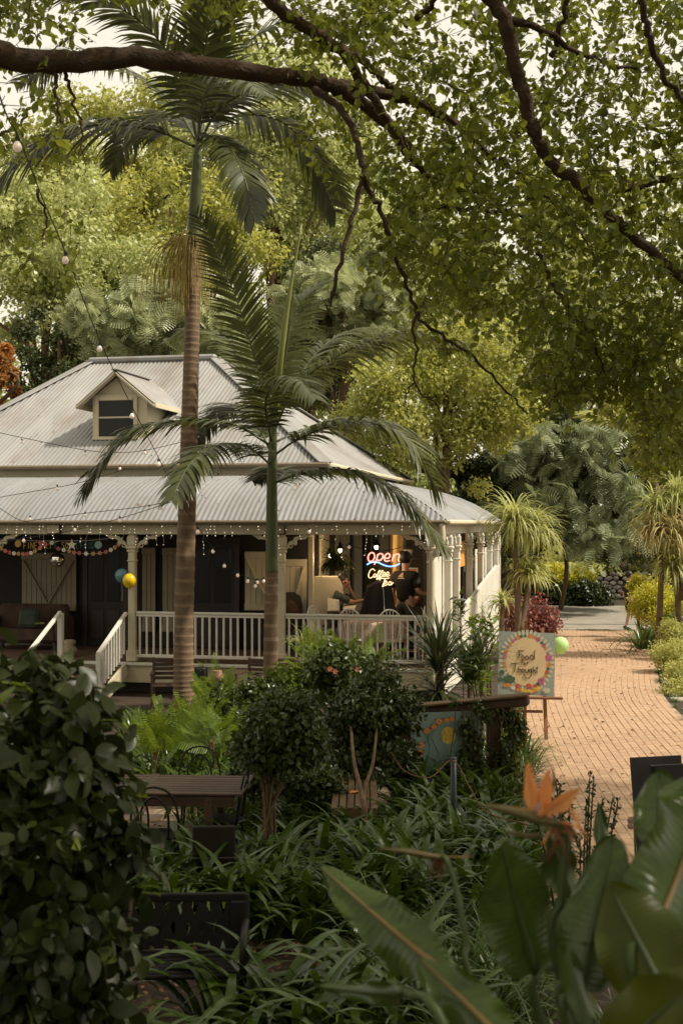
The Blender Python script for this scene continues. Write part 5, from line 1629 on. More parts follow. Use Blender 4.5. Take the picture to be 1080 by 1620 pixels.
pendant(595, 863, 1.5, 'lit black pendant lamp just above the neon sign')
pendant(522, 876, 2.35, 'lit pendant lamp half hidden behind the hanging fern basket')

# ---- hanging basket
x, y, z = hl(531, 893, 1.15)
hb = empty('hanging_basket', HW(x, y, z), HROT, 'hanging basket of dark arching fern under the veranda roof', 'hanging basket')
MB().lathe([(.06, -.12), (.13, -.06), (.16, .02), (.15, .02)], 14).build('basket', MAT['old_timber'], hb, smooth=True)
hm = MB()
for a in range(3): hm.tube([(.15 * math.cos(a * 2.1), .15 * math.sin(a * 2.1), .02), (0, 0, .55)], .004, 3)
hm.tube([(0, 0, .55), (0, 0, 3.3 - z)], .004, 3)
hm.build('hanger', MAT['wire_black'], hb)
spiky_head((0, 0, .03), 170, .46, .034, 'shrub_leaf', hb, 'foliage', 700, (-10, 75), (60, 170), 7)

# ---- tables and chairs on the veranda
def windsor(px, y, rz, label, scale=1.0):
    x = hx(px, y)
    root = empty('windsor_chair', HW(x, y, DECK - .02), HROT + rz, label, 'chair', 'white hoop backed chairs')
    m = MAT['plain_white']
    MB().lathe([(.17, .42), (.205, .43), (.21, .45), (.18, .46), (0, .455)], 16).build('seat', m, root, smooth=True)
    for a in (45, 135, 225, 315):
        c_, s_ = math.cos(R(a)), math.sin(R(a))
        MB().tube([(c_ * .13, s_ * .13, .43), (c_ * .18, s_ * .18, .22), (c_ * .22, s_ * .22, .0)], [.016, .02, .012], 7).build('leg', m, root)
    st = MB(); st.tube([(-.13, -.12, .2), (-.13, .12, .2)], .010, 5); st.tube([(.13, -.12, .2), (.13, .12, .2)], .010, 5); st.tube([(-.13, 0, .2), (.13, 0, .2)], .010, 5)
    st.build('stretcher', m, root)
    hoop = spline([(-.20, .16, .45), (-.225, .20, .65), (-.20, .23, .86), (-.10, .25, .98), (0, .255, 1.01), (.10, .25, .98), (.20, .23, .86), (.225, .20, .65), (.20, .16, .45)], 4)
    bk = MB().tube([Vector(p) for p in hoop], .014, 7).build('back_hoop', m, root, smooth=True)
    for k in range(7):
        t = (k - 3) / 3.4
        zt = .45 + .56 * math.sqrt(max(0, 1 - (t * .95) ** 2 * .8))
        MB().tube([(t * .15, .17, .45), (t * .20, .20 + .05 * (zt - .45) / .5, zt)], .0075, 5).build('spindle', m, bk)
    root.scale = (scale,) * 3
windsor(560, .62, R(172), 'white hoop backed chair with its round back clear above the rail')
windsor(617, .50, R(188), 'white hoop backed chair directly below the neon sign')
windsor(512, .95, R(75), 'white hoop backed chair at the cabinet end of the cloth covered table')
windsor(650, 1.2, R(-80), 'white hoop backed chair beside the corner post plants')
x = hx(592, 1.12)
tb_ = empty('round_table', HW(x, 1.12, DECK - .02), HROT, 'round dining table under a floral cloth on the veranda', 'table')
MB().lathe([(.05, .05), (.045, .3), (.06, .68)], 10).build('leg', MAT['plain_white'], tb_, smooth=True)
MB().lathe([(.26, 0), (.24, .04), (.05, .06)], 14).build('base', MAT['plain_white'], tb_, smooth=True)
MB().lathe([(.57, .70), (.58, .715), (.57, .73)], 28).build('tabletop', MAT['plain_white'], tb_)
cl = MB()
n = 48
prof_ = [(0.0, .738), (.50, .738), (.585, .735), (.60, .70), (.61, .60), (.625, .48), (.64, .40)]
for r0, z0 in prof_:
    for k in range(n):
        a = 2 * math.pi * k / n
        w_ = .022 * math.sin(a * 9) * max(0, (.72 - z0) / .32)
        cl.V.append(((r0 + w_) * math.cos(a), (r0 + w_) * math.sin(a), z0 + .012 * math.sin(a * 4 + 1) * max(0, (.6 - z0) / .2)))
for i in range(len(prof_) - 1):
    for k in range(n):
        cl.F.append([i * n + k, i * n + (k + 1) % n, (i + 1) * n + (k + 1) % n, (i + 1) * n + k]); cl.M.append(0)
o = cl.build('tablecloth', MAT['floral_cloth'], smooth=True, loc=HW(x, 1.12, DECK - .02))
tag(o, 'floral pink and cream cloth draped over the round veranda table', 'tablecloth')
# cabinet
x0, x1 = hx(499, 2.25), hx(546, 2.25); zt = hz(520, 911, 2.25)
cab = empty('cabinet', HW((x0 + x1) / 2, 2.25, DECK - .02), HROT, 'plain cream upright cabinet behind the hanging fern basket', 'cabinet')
MB().box((0, 0, (zt - DECK) / 2 + .01), (x1 - x0, .5, zt - DECK), bevel=.015).build('body', MAT['iron_fridge'], cab)
MB().box((0, -.262, (zt - DECK) / 2 + .03), (x1 - x0 - .03, .022, zt - DECK - .1), bevel=.008).build('door', MAT['iron_fridge'], cab)
MB().bar((.2, -.29, .9), (.2, -.29, 1.15), .02, .02).build('handle', MAT['black_iron'], cab)
# counter where the seated person leans, with bottle and papers
xa, xb = hx(520, 1.75), hx(600, 1.75)
ct = empty('side_counter', HW((xa + xb) / 2, 1.78, DECK - .02), HROT, 'narrow wooden counter that the seated person leans on', 'counter')
MB().box((0, 0, .86), (xb - xa, .42, .04), bevel=.008).build('tabletop', MAT['bench_wood'], ct)
for sx in (-1, 1):
    for sy in (-1, 1): MB().box((sx * ((xb - xa) / 2 - .05), sy * .16, .42), (.05, .05, .84)).build('leg', MAT['bench_wood'], ct)
o = MB().lathe([(.032, 0), (.035, .01), (.035, .16), (.028, .19), (.012, .215), (.012, .27), (.015, .275)], 12).build('bottle', MAT['bottle_glass'], smooth=True, loc=HW(hx(540, 1.72), 1.72, DECK + .862))
tag(o, 'dark glass bottle standing on the counter by the cabinet', 'bottle')
for i, (px, rz, t) in enumerate([(528, .3, 'white paper leaflet propped on the counter beside the bottle'), (550, -.2, 'white paper leaflet lying on the counter before the seated person')]):
    b_ = MB(); b_._add([(-.12, -.02, 0), (.12, -.02, 0), (.10, .05, .20), (-.12, .05, .24), (-.12, -.016, 0), (.12, -.016, 0), (.10, .054, .20), (-.12, .054, .24)], [[0, 1, 2, 3], [7, 6, 5, 4], [0, 4, 5, 1], [1, 5, 6, 2], [2, 6, 7, 3], [3, 7, 4, 0]])
    o = b_.build('leaflet', MAT['paper'], loc=HW(hx(px, 1.7), 1.7, DECK + .862), rot=(0 if i == 0 else R(-50), 0, HROT + rz)); tag(o, t, 'leaflet')
# dark high backed chair
x = hx(463, 1.85)
ch = empty('wooden_chair', HW(x, 1.85, DECK - .02), HROT + .5, 'dark high backed wooden chair beside the boarded door', 'chair')
MB().box((0, 0, .44), (.46, .44, .05), bevel=.015).build('seat', MAT['dark_wood'], ch)
bk = MB(); bk.prism([(-.23, .46), (.23, .46), (.25, .95), (.20, 1.12), (.08, 1.20), (-.08, 1.20), (-.20, 1.12), (-.25, .95)], .19, .23); bk.build('backrest', MAT['dark_wood'], ch)
MB().sphere((.0, .17, .82), .17, 12, 8, 1, .25, 1.3).build('back_cushion', MAT['old_timber'], ch, smooth=True)
for sx in (-1, 1):
    MB().bar((sx * .25, .2, .68), (sx * .25, -.2, .66), .04, .04).build('armrest', MAT['dark_wood'], ch)
    for sy in (-1, 1): MB().box((sx * .20, sy * .18, .21), (.045, .045, .42)).build('leg', MAT['dark_wood'], ch)
# shelf at the side
x = hx(652, 2.5)
sh = empty('shelf_unit', HW(x, 2.5, DECK - .02), HROT, 'dark shelf unit behind the standing person, beside the corner post', 'shelf')
for zz in (.5, .95, 1.4, 1.85): MB().box((0, 0, zz), (.46, .26, .03)).build('shelf', MAT['dark_wood'], sh)
for sx in (-1, 1): MB().box((sx * .22, 0, 1.0), (.03, .26, 2.0)).build('side', MAT['dark_wood'], sh)
for i, (dx, zz, mm, lab) in enumerate([(-.08, 1.865, 'paper', 'white pot on the top shelf beside the standing person'), (.10, .965, 'terracotta', 'clay pot on the middle shelf beside the standing person')]):
    o = MB().lathe([(.06, 0), (.085, .10), (.09, .16), (.07, .16)], 12).build('pot', MAT[mm], smooth=True, loc=HW(x + dx, 2.45, DECK - .02 + zz)); tag(o, lab, 'pot')
o = empty('framed_picture', HW(x + .02, 2.42, DECK - .02 + 1.418), HROT, 'small orange framed picture on the shelf by the standing person', 'picture')
MB().box((0, 0, .13), (.20, .02, .26)).build('frame', MAT['paper'], o); MB().box((0, -.012, .13), (.15, .006, .2)).build('print', MAT['orange_paint'], o)

# ---- dark settee and wicker jar at the far end of the veranda
x = hx(45, 1.9)
se_ = empty('settee', HW(x, 1.9, DECK - .02), HROT, 'dark upholstered settee in the shade beside the stair', 'settee')
MB().box((0, 0, .30), (1.5, .7, .26), bevel=.05).build('seat', MAT['old_timber'], se_)
MB().box((0, .3, .62), (1.5, .16, .55), bevel=.06).build('backrest', MAT['old_timber'], se_)
for s_ in (-1, 1): MB().box((s_ * .78, 0, .42), (.14, .7, .5), bevel=.05).build('armrest', MAT['old_timber'], se_)
for s_ in (-1, 1):
    for t_ in (-1, 1): MB().box((s_ * .7, t_ * .28, .085), (.06, .06, .17)).build('leg', MAT['dark_wood'], se_)
o = MB().box((0, 0, 0), (.42, .14, .38), bevel=.06).build('cushion', MAT['green_cloth'], loc=HW(x + .1, 1.72, DECK + .62), rot=(R(-14), 0, HROT)); tag(o, 'dark green cushion propped on the dark settee', 'cushion')
o = MB().lathe([(.09, 0), (.13, .03), (.16, .10), (.14, .17), (.10, .22), (.13, .27), (.12, .31), (.06, .33)], 14).build('wicker_jar', MAT['pale_bark'], smooth=True, loc=HW(hx(110, .7), .7, DECK - .02)); tag(o, 'pale carved jar standing by the stair newel post', 'jar')

# ---- people
def skin_obj(name, verts, edges, radii, m, parent, sub=1, root=0):
    me = bpy.data.meshes.new(name); me.from_pydata([tuple(v) for v in verts], edges, []); me.update()
    o = add(name, me, parent)
    md = o.modifiers.new('skin', 'SKIN'); md.use_smooth_shade = True
    sv_ = me.skin_vertices[0].data
    for i, r0 in enumerate(radii):
        sv_[i].radius = (r0, r0) if not isinstance(r0, tuple) else r0
        sv_[i].use_root = (i == root)
    s = o.modifiers.new('sub', 'SUBSURF'); s.levels = sub; s.render_levels = sub
    me.materials.append(m)
    return o
def person(label, loc, rz, J, scale, skin, top, bottom, shorts=False, long_sleeve=False, shoe='black_pot', hair='hair_dark', face=(0, 1, 0)):
    root = empty('person', loc, rz, label, 'person')
    root.scale = (scale,) * 3
    g = {k: Vector(v) for k, v in J.items()}
    names, V, Rr, E = [], [], [], []
    def nv(k, v, r): names.append(k); V.append(v); Rr.append(r); return len(V) - 1
    i_p = nv('pelvis', g['pelvis'], (.15, .11)); i_b = nv('belly', g['pelvis'].lerp(g['chest'], .5), (.135, .10)); i_c = nv('chest', g['chest'], (.16, .11))
    i_n = nv('neck', g['neck'], .056); i_h0 = nv('jaw', g['neck'].lerp(g['head'], .55), .074); i_h = nv('head', g['head'], .096); i_h1 = nv('crown', g['head'] + (g['head'] - g['neck']).normalized() * .075, .07)
    E += [(i_p, i_b), (i_b, i_c), (i_c, i_n), (i_n, i_h0), (i_h0, i_h), (i_h, i_h1)]
    for s in 'lr':
        a = nv('sh', g[s + 'sh'], .062); b_ = nv('el', g[s + 'el'], .042); c_ = nv('wr', g[s + 'wr'], .028)
        hd = (g[s + 'wr'] - g[s + 'el']).normalized()
        p_ = nv('palm', g[s + 'wr'] + hd * .075, (.036, .018))
        E += [(i_c, a), (a, b_), (b_, c_), (c_, p_)]
        sd = hd.cross(Vector((0, 0, 1)) if abs(hd.z) < .9 else Vector((1, 0, 0))).normalized()
        up_ = sd.cross(hd)
        for k, (off, ln) in enumerate(((-.026, .07), (-.009, .082), (.009, .078), (.026, .06))):
            f0 = nv('f', V[p_] + hd * .035 + sd * off, .0095); f1 = nv('f', V[p_] + hd * (.035 + ln * .55) + sd * off * 1.1 + up_ * .006, .0085); f2 = nv('f', V[p_] + hd * (.03 + ln) + sd * off * 1.1 + up_ * .02, .007)
            E += [(p_, f0), (f0, f1), (f1, f2)]
        t0 = nv('t', V[p_] - hd * .02 + sd * .04, .011); t1 = nv('t', V[p_] + hd * .03 + sd * .058, .009)
        E += [(p_, t0), (t0, t1)]
        h = nv('hip', g[s + 'hip'], .088); k_ = nv('knee', g[s + 'kn'], .058); cf = nv('calf', g[s + 'kn'].lerp(g[s + 'an'], .35) , .055); an = nv('ankle', g[s + 'an'], .029)
        tt = nv('toe', g[s + 'toe'], (.04, .025))
        E += [(i_p, h), (h, k_), (k_, cf), (cf, an), (an, tt)]
    skin_obj('body', V, E, Rr, MAT[skin], root)
    # shirt
    sv2 = [g['pelvis'] - Vector((0, 0, .10)), g['pelvis'].lerp(g['chest'], .5), g['chest'], g['neck'].lerp(g['chest'], .12)]
    sr = [(.175, .135), (.165, .13), (.185, .135), (.082, .078)]
    se = [(0, 1), (1, 2), (2, 3)]
    for s in 'lr':
        b0 = len(sv2); e_ = g[s + 'sh'].lerp(g[s + 'el'], .85 if not long_sleeve else 1.0)
        sv2 += [g[s + 'sh'], e_]; sr += [.082, .074]; se += [(2, b0), (b0, b0 + 1)]
    skin_obj('shirt', sv2, se, sr, MAT[top], root, root=2)
    pv = [g['pelvis'] + Vector((0, 0, .06)), g['pelvis'] - Vector((0, 0, .03))]; pr = [(.165, .125), (.165, .13)]; pe = [(0, 1)]
    for s in 'lr':
        b0 = len(pv)
        if shorts:
            pv += [g[s + 'hip'], g[s + 'hip'].lerp(g[s + 'kn'], .92)]; pr += [.108, .095]; pe += [(1, b0), (b0, b0 + 1)]
        else:
            pv += [g[s + 'hip'], g[s + 'kn'], g[s + 'an'] + Vector((0, 0, .03))]; pr += [.105, .076, .062]; pe += [(1, b0), (b0, b0 + 1), (b0 + 1, b0 + 2)]
    skin_obj('shorts' if shorts else 'trousers', pv, pe, pr, MAT[bottom], root)
    fdir = Vector(face).normalized(); sidev = fdir.cross(Vector((0, 0, 1))).normalized()
    hc = g['head'] + Vector((0, 0, .03))
    hm_ = MB(); hm_.sphere(tuple(hc - fdir * .018 + Vector((0, 0, .012))), .108, 16, 10, 1, 1, 1.05)
    # cut away the face side so the hair is a cap
    V2, F2 = hm_.V, [f for f in hm_.F if not ((sum((Vector(hm_.V[i]) - hc).dot(fdir) for i in f) / len(f) > .035 and sum(hm_.V[i][2] for i in f) / len(f) < hc.z + .055) or sum(hm_.V[i][2] for i in f) / len(f) < hc.z - .075)]
    add('hair', to_mesh('hair', V2, F2, MAT[hair], smooth=True), root)
    fc = MB()
    fc.sphere(tuple(hc + fdir * .098 - Vector((0, 0, .035))), .016, 8, 6, 1, 1, 1.5)
    for s in (-1, 1): fc.sphere(tuple(hc + sidev * s * .095 - Vector((0, 0, .03))), .022, 8, 6, .6, .9, 1.3)
    fc.build('face', MAT[skin], root, smooth=True)
    ey = MB()
    for s in (-1, 1): ey.sphere(tuple(hc + fdir * .088 + sidev * s * .032 - Vector((0, 0, .008))), .010, 8, 6)
    ey.sphere(tuple(hc + fdir * .088 - Vector((0, 0, .075))), .018, 8, 6, 1, 1, .35)
    ey.build('features', MAT['hair_dark'], root)
    sh_ = MB()
    for s in 'lr':
        a, t = g[s + 'an'], g[s + 'toe']
        sh_.tube([a + Vector((0, 0, .02)) - (t - a).normalized() * .05, a + Vector((0, 0, -.02)), (a + t) / 2 + Vector((0, 0, .0)), t + (t - a).normalized() * .04], [.045, .055, .052, .03], 10)
    sh_.build('shoes', MAT[shoe], root, smooth=True)
    return root
STAND = dict(pelvis=(0, 0, .95), chest=(0, 0, 1.30), neck=(0, 0, 1.48), head=(0, .02, 1.63), lsh=(-.19, 0, 1.38), lel=(-.24, -.02, 1.10), lwr=(-.20, .06, .86), rsh=(.19, 0, 1.38), rel=(.25, .0, 1.11), rwr=(.36, .18, 1.06),
             lhip=(-.10, 0, .90), lkn=(-.10, .02, .50), lan=(-.10, 0, .08), ltoe=(-.10, .15, .04), rhip=(.10, 0, .90), rkn=(.10, .02, .50), ran=(.10, 0, .08), rtoe=(.10, .15, .04))
sp = at_house(641, 1000, 1.75)
st_p = person('person in a black t-shirt standing with back turned beside the neon sign', (sp.x, sp.y, DECK - .02), HROT + R(-25), STAND, 1.13, 'skin_pale', 'black_cloth', 'grey_cloth')
MB().box((0, -.128, 1.33), (.13, .004, .012)).build('shirt_print', MAT['paper'], st_p)
SIT = dict(pelvis=(0, 0, .50), chest=(0, .10, .86), neck=(0, .17, 1.05), head=(.0, .22, 1.19), lsh=(-.19, .12, .95), lel=(-.20, .42, .84), lwr=(-.06, .34, 1.05), rsh=(.19, .12, .95), rel=(.24, .40, .84), rwr=(.05, .56, .87),
           lhip=(-.10, .02, .48), lkn=(-.12, .44, .50), lan=(-.12, .42, .08), ltoe=(-.12, .56, .04), rhip=(.10, .02, .48), rkn=(.12, .44, .50), ran=(.12, .42, .08), rtoe=(.12, .56, .04))
sp = at_house(524, 1000, 2.05)
person('seated person in a dark green top resting chin on hand at the counter', (sp.x, sp.y, DECK + .10), HROT + R(-80), SIT, 1.08, 'skin', 'green_cloth', 'grey_cloth')
so = empty('stool', (sp.x, sp.y, DECK - .02), HROT, 'tall wooden stool under the seated person at the counter', 'stool')
MB().lathe([(.17, .54), (.18, .56), (.18, .58), (.15, .59)], 14).build('seat', MAT['bench_wood'], so)
for a in range(4): MB().tube([(.10 * math.cos(a * 1.57 + .8), .10 * math.sin(a * 1.57 + .8), .55), (.17 * math.cos(a * 1.57 + .8), .17 * math.sin(a * 1.57 + .8), 0)], .018, 6).build('leg', MAT['bench_wood'], so)
# black cloth draped over a striped chair back
x = hx(597, 1.45); 
bc = MB(); V, F = [], []
for i in range(15):
    for j in range(13):
        u = i / 14 - .5; v_ = j / 12
        top = 1.36 + .10 * math.cos(u * 2.4) + .04 * u
        V.append((u * (.44 + .30 * v_) + .03, -.10 * math.sin(v_ * 1.5) - .05 * math.cos(u * 14 + v_) * v_ * .6, top - v_ * .62 - .05 * math.sin(u * 7) * v_))
for i in range(14):
    for j in range(12): F.append([i * 13 + j, i * 13 + j + 1, (i + 1) * 13 + j + 1, (i + 1) * 13 + j])
o = add('draped_cloth', to_mesh('draped_cloth', V, F, MAT['black_cloth'], smooth=True), None, HW(x, 1.45, DECK - .02), (0, 0, HROT))
o.modifiers.new('thick', 'SOLIDIFY').thickness = .02
tag(o, 'black cloth draped over a chair between the two people', 'cloth')
dch = empty('wooden_chair', HW(x, 1.62, DECK - .02), HROT, 'striped wooden chair carrying the black draped cloth', 'chair')
MB().box((0, 0, .46), (.42, .42, .04), bevel=.01).build('seat', MAT['rose_pink'], dch)
for k in range(5): MB().box((-.16 + k * .08, -.17, .9), (.03, .02, .86)).build('slat', MAT['bench_wood'], dch)
MB().box((0, -.17, 1.34), (.42, .03, .07)).build('top_rail', MAT['bench_wood'], dch)
for sx in (-1, 1):
    for sy in (-1, 1): MB().box((sx * .18, sy * .18, .22), (.04, .04, .44)).build('leg', MAT['bench_wood'], dch)
# walking person at the far end of the path
WALK = dict(STAND); WALK.update(dict(lkn=(-.09, .06, .50), lan=(-.09, -.06, .10), ltoe=(-.09, .09, .05), rkn=(.09, .20, .52), ran=(.09, .30, .12), rtoe=(.09, .43, .06), rwr=(.26, .14, .86), rel=(.25, -.02, 1.11)))
person('person in black shorts and top walking behind the golden hedge', (P(994, 900, 36.2).x, 36.2, .012), R(-70), WALK, .97, 'skin_pale', 'black_cloth', 'black_cloth', shorts=True)

# ---- balloons, mirror ball
def balloon(loc, r0, m, label, tilt=(0, 0, 0), string=.3, up=False):
    root = empty('balloon', loc, 0, label, 'balloon')
    b_ = MB(); b_.lathe([(.012, -1.18 * r0), (.02 * 1, -1.12 * r0)] + [(r0 * math.cos(a) * (1 - .10 * max(0, -math.sin(a))), r0 * 1.08 * math.sin(a)) for a in np.linspace(-1.45, 1.56, 16)], 20)
    b_.build('skin', MAT[m], root, smooth=True)
    MB().lathe([(.018, -1.24 * r0), (.006, -1.17 * r0)], 8).build('knot', MAT[m], root)
    MB().tube([(0, 0, -1.24 * r0), (.01, 0, -1.24 * r0 - string * .5), (0, .02, -1.24 * r0 - string)] if not up else [(0, 0, -1.2 * r0), (.04, .03, 0), (.02, .06, string)], .0025, 3).build('string', MAT['wire_white'], root)
    root.rotation_euler = tilt
balloon(at_house(193, 911, -.02), .125, 'balloon_blue', 'dusty blue balloon tied to the stair post')
balloon(at_house(205, 919, -.26), .125, 'balloon_yellow', 'glossy yellow balloon in front of the blue one')
balloon(P(886, 1021, 18.3), .118, 'balloon_green', 'pale green balloon tied behind the easel sign', string=.5)
def disco():
    root = empty('mirror_ball', at_house(91, 886, .35), HROT, 'silver mirror ball hanging before the boarded shutter', 'mirror ball')
    b_ = MB(); r0 = .135
    rr_ = random.Random(4)
    for i in range(14):
        la = math.pi * (i + .5) / 14 - math.pi / 2
        k = max(4, int(26 * math.cos(la)))
        for j in range(k):
            lo_ = 2 * math.pi * (j + .5 * (i % 2)) / k
            c_ = Vector((math.cos(la) * math.cos(lo_), math.cos(la) * math.sin(lo_), math.sin(la)))
            t1 = Vector((-math.sin(lo_), math.cos(lo_), 0)); t2 = c_.cross(t1)
            nn = (c_ + Vector((rr_.gauss(0, .06), rr_.gauss(0, .06), rr_.gauss(0, .06)))).normalized()
            t1 = (t1 - nn * t1.dot(nn)).normalized(); t2 = nn.cross(t1)
            h1 = r0 * math.cos(la) * math.pi / k * .93; h2 = r0 * math.pi / 28 * .93
            b_._add([c_ * r0 + t1 * a * h1 + t2 * b2_ * h2 for a, b2_ in ((-1, -1), (1, -1), (1, 1), (-1, 1))], [[0, 1, 2, 3]])
    f_ = b_.build('mirror_facets', MAT['mirror'], root); f_['kind'] = 'stuff'
    MB().sphere((0, 0, 0), r0 * .97, 16, 10).build('core', MAT['black_iron'], root)
    MB().tube([(0, 0, r0), (0, 0, 3.0 - root.location.z)], .004, 3).build('cord', MAT['wire_black'], root)
disco()

# ---- lights on strings
def festoon(label, wire, bulbs, size=.030, group='festoon bulb strings'):
    o0 = P(*wire[0])
    root = empty('string_lights', o0, 0, label, 'string lights', group)
    S = spline([tuple(P(*p) - o0) for p in wire], 8)
    MB().tube([Vector(p) for p in S], .0055, 4).build('cable', MAT['wire_black'], root)
    for px, py, Y in bulbs:
        c_ = P(px, py, Y) - o0
        b_ = MB().lathe([(0, -.9 * size), (.55 * size, -.75 * size), (.95 * size, -.2 * size), (1.0 * size, .15 * size), (.8 * size, .75 * size), (.5 * size, 1.25 * size), (.42 * size, 1.5 * size)], 12).build('bulb', MAT['soft_bulb'], root, smooth=True, loc=c_)
        MB().lathe([(.5 * size, 1.35 * size), (.55 * size, 1.5 * size), (.5 * size, 2.5 * size), (.2 * size, 2.7 * size)], 8).build('socket', MAT['wire_black'], b_)
festoon('bulb string sweeping from the big limb past the tall palm to the veranda post',
        [(-20, 90, 7.0), (10, 180, 7.4), (32, 222, 7.9), (68, 315, 9.2), (106, 405, 10.6), (160, 543, 13.0), (211, 647, 15.2), (250, 722, 16.8), (283, 788, 18.0), (312, 832, 19.0), (345, 878, 20.4), (375, 905, 21.0), (405, 917, 21.4), (436, 913, 21.6)],
        [(28, 234, 7.8), (104, 413, 10.5), (158, 553, 12.9), (209, 659, 15.0), (251, 735, 16.7), (282, 795, 17.9), (313, 842, 18.9), (337, 873, 20.2), (355, 896, 20.7), (376, 911, 21.0), (392, 920, 21.2), (404, 928, 21.3), (407, 922, 21.4), (417, 920, 21.5)], .029)
Yr = 21.3
festoon('bulb string crossing the upper roof below the dormer window',
        [(-20, 680, 22.5), (34, 692, 22.5), (135, 712, 22.4), (190, 716, 22.0), (232, 712, 21.2), (285, 700, 20.6)], [(35, 700, 22.5), (135, 719, 22.4), (190, 742, 22.0), (229, 717, 21.3)], .026)
festoon('bulb string low across the veranda roof towards the tall palm',
        [(-20, 790, 21.6), (30, 822, 21.3), (60, 822, 21.3), (135, 812, 21.2), (235, 800, 20.9), (285, 786, 20.6)], [(48, 822, 21.3), (135, 816, 21.2), (236, 805, 20.9), (256, 805, 20.8)], .026)
festoon('bulb string sagging below the veranda gutter on the stair side',
        [(-20, 860, 21.4), (37, 852, 21.3), (120, 838, 21.2), (190, 820, 21.0), (285, 790, 20.5)], [(38, 856, 21.3), (119, 839, 21.2), (190, 824, 21.0)], .029)
festoon('bulb string high over the veranda roof edge by the upper gutter', [(-20, 790, 22.4), (50, 778, 22.4), (120, 765, 22.3), (200, 742, 22.0)], [(91, 774, 22.35)], .03)
festoon('pale cord with bulbs inside the neon sign opening', [(500, 850, 22.6), (545, 862, 22.5), (600, 872, 22.4), (640, 864, 22.2), (668, 855, 22.0)], [(552, 866, 22.5), (489, 842, 22.0), (666, 860, 22.0)], .03)
# icicle curtain along the gutter
ic = empty('icicle_lights', HW(0, -.2, EAVE), HROT, 'tiny icicle lights dripping along the whole front gutter', 'string lights')
r = np.random.default_rng(21)
wi, bu = MB(), MB()
xx = -.2
while xx > -9.0:
    ln = r.choice([.16, .22, .30, .42, .55], p=[.2, .25, .25, .18, .12])
    pts = [(xx, r.normal() * .01, -.02)]
    nseg = int(ln / .055)
    cx = xx
    for k in range(nseg):
        cx += r.normal() * .010
        pts.append((cx, r.normal() * .012, -.02 - (k + 1) * .055))
    wi.tube([Vector(p) for p in pts], .0018, 3, False)
    for p in pts[1::1]:
        if r.random() < .5:
            s = .0065 * r.uniform(.8, 1.4)
            bu.sphere((p[0] + r.normal() * .01, p[1] - .01, p[2]), s, 5, 4)
    xx -= r.uniform(.06, .20)
wi.build('wires', MAT['wire_white'], ic)['kind'] = 'stuff'
bu.build('bulbs', MAT['tiny_bulb'], ic)['kind'] = 'stuff'

# ---- bunting letters and flower garland
def stroke_obj(name, strokes, pt, r0, m, parent, n=4, sub=3):
    b_ = MB()
    for s in strokes:
        b_.tube([Vector(pt(*p)) for p in spline(s, sub)], r0, n)
    return b_.build(name, m, parent)
CAPS = {'F': [[(0, 0), (0, 1)], [(0, 1), (.6, 1)], [(0, .5), (.5, .5)]], 'I': [[(.1, 0), (.1, 1)]], 'N': [[(0, 0), (0, 1), ], [(0, 1), (.6, 0)], [(.6, 0), (.6, 1)]],
        'E': [[(0, 0), (0, 1)], [(0, 1), (.6, 1)], [(0, .5), (.5, .5)], [(0, 0), (.6, 0)]], 'R': [[(0, 0), (0, 1)], [(0, 1), (.5, .9), (.5, .6), (0, .5)], [(.2, .5), (.6, 0)]],
        'T': [[(.3, 0), (.3, 1)], [(0, 1), (.6, 1)]], '&': [[(.6, 0), (.15, .7), (.3, 1), (.45, .75), (.05, .3), (.25, 0), (.6, .4)]], 'S': [[(.6, .85), (.3, 1), (.05, .75), (.5, .35), (.35, 0), (0, .1)]],
        'K': [[(0, 0), (0, 1)], [(.6, 1), (.05, .5)], [(.1, .5), (.6, 0)]], 'O': [[(.3, 0), (.6, .5), (.3, 1), (0, .5), (.3, 0)]], 'D': [[(0, 0), (0, 1)], [(0, 1), (.5, .8), (.55, .3), (0, 0)]]}
gy = .16
g0 = hl(90, 862, gy)
bun = empty('letter_bunting', HW(*g0), HROT, 'bunting of coloured letters with sun, heart, star and moon over the stair', 'bunting')
def gp(px, py):
    x_, y_, z_ = hl(px, py, gy); return (x_ - g0[0], 0, z_ - g0[2])
MB().tube([Vector(gp(px, py)) for px, py in ((-10, 852), (40, 855), (90, 856), (140, 855), (195, 850))], .003, 3).build('cord', MAT['wire_white'], bun)
cols = ['mustard', 'mustard', 'mustard', 'mustard', 'mustard', 'mustard', 'teal_paint', 'mustard', 'mustard', 'teal_paint', 'teal_paint', 'teal_paint', 'teal_paint', 'teal_paint']
for i, (ch_, px) in enumerate([('F', 38), ('I', 45), ('N', 49), ('E', 55), ('R', 71), ('T', 78), ('&', 86), ('S', 98), ('O', 104), ('E', 121), ('F', 128), ('O', 134), ('O', 140), ('D', 146)]):
    stroke_obj('letter', CAPS[ch_], lambda u, v_, px=px: gp(px + u * 7, 868 - v_ * 10), .008, MAT[cols[i]], bun)
def disc_poly(px, py, rpx, pts, name, m):
    c_ = gp(px, py); s = rpx / 85.0
    b_ = MB(); b_.prism([(c_[0] + s * a, c_[2] + s * b2_) for a, b2_ in pts], -.01, .01); b_.build(name, MAT[m], bun)
disc_poly(29, 860, 6, [((1 if k % 2 else .8) * math.cos(k * math.pi / 12), (1 if k % 2 else .8) * math.sin(k * math.pi / 12)) for k in range(24)], 'sun', 'mustard')
disc_poly(66, 860, 6, [(0, -1), (.6, -.3), (.95, .25), (.75, .8), (.35, .85), (0, .45), (-.35, .85), (-.75, .8), (-.95, .25), (-.6, -.3)], 'heart', 'rose_pink')
disc_poly(114, 862, 9, [((1 if k % 2 == 0 else .42) * math.sin(k * math.pi / 5), (1 if k % 2 == 0 else .42) * math.cos(k * math.pi / 5)) for k in range(10)], 'star', 'paper')
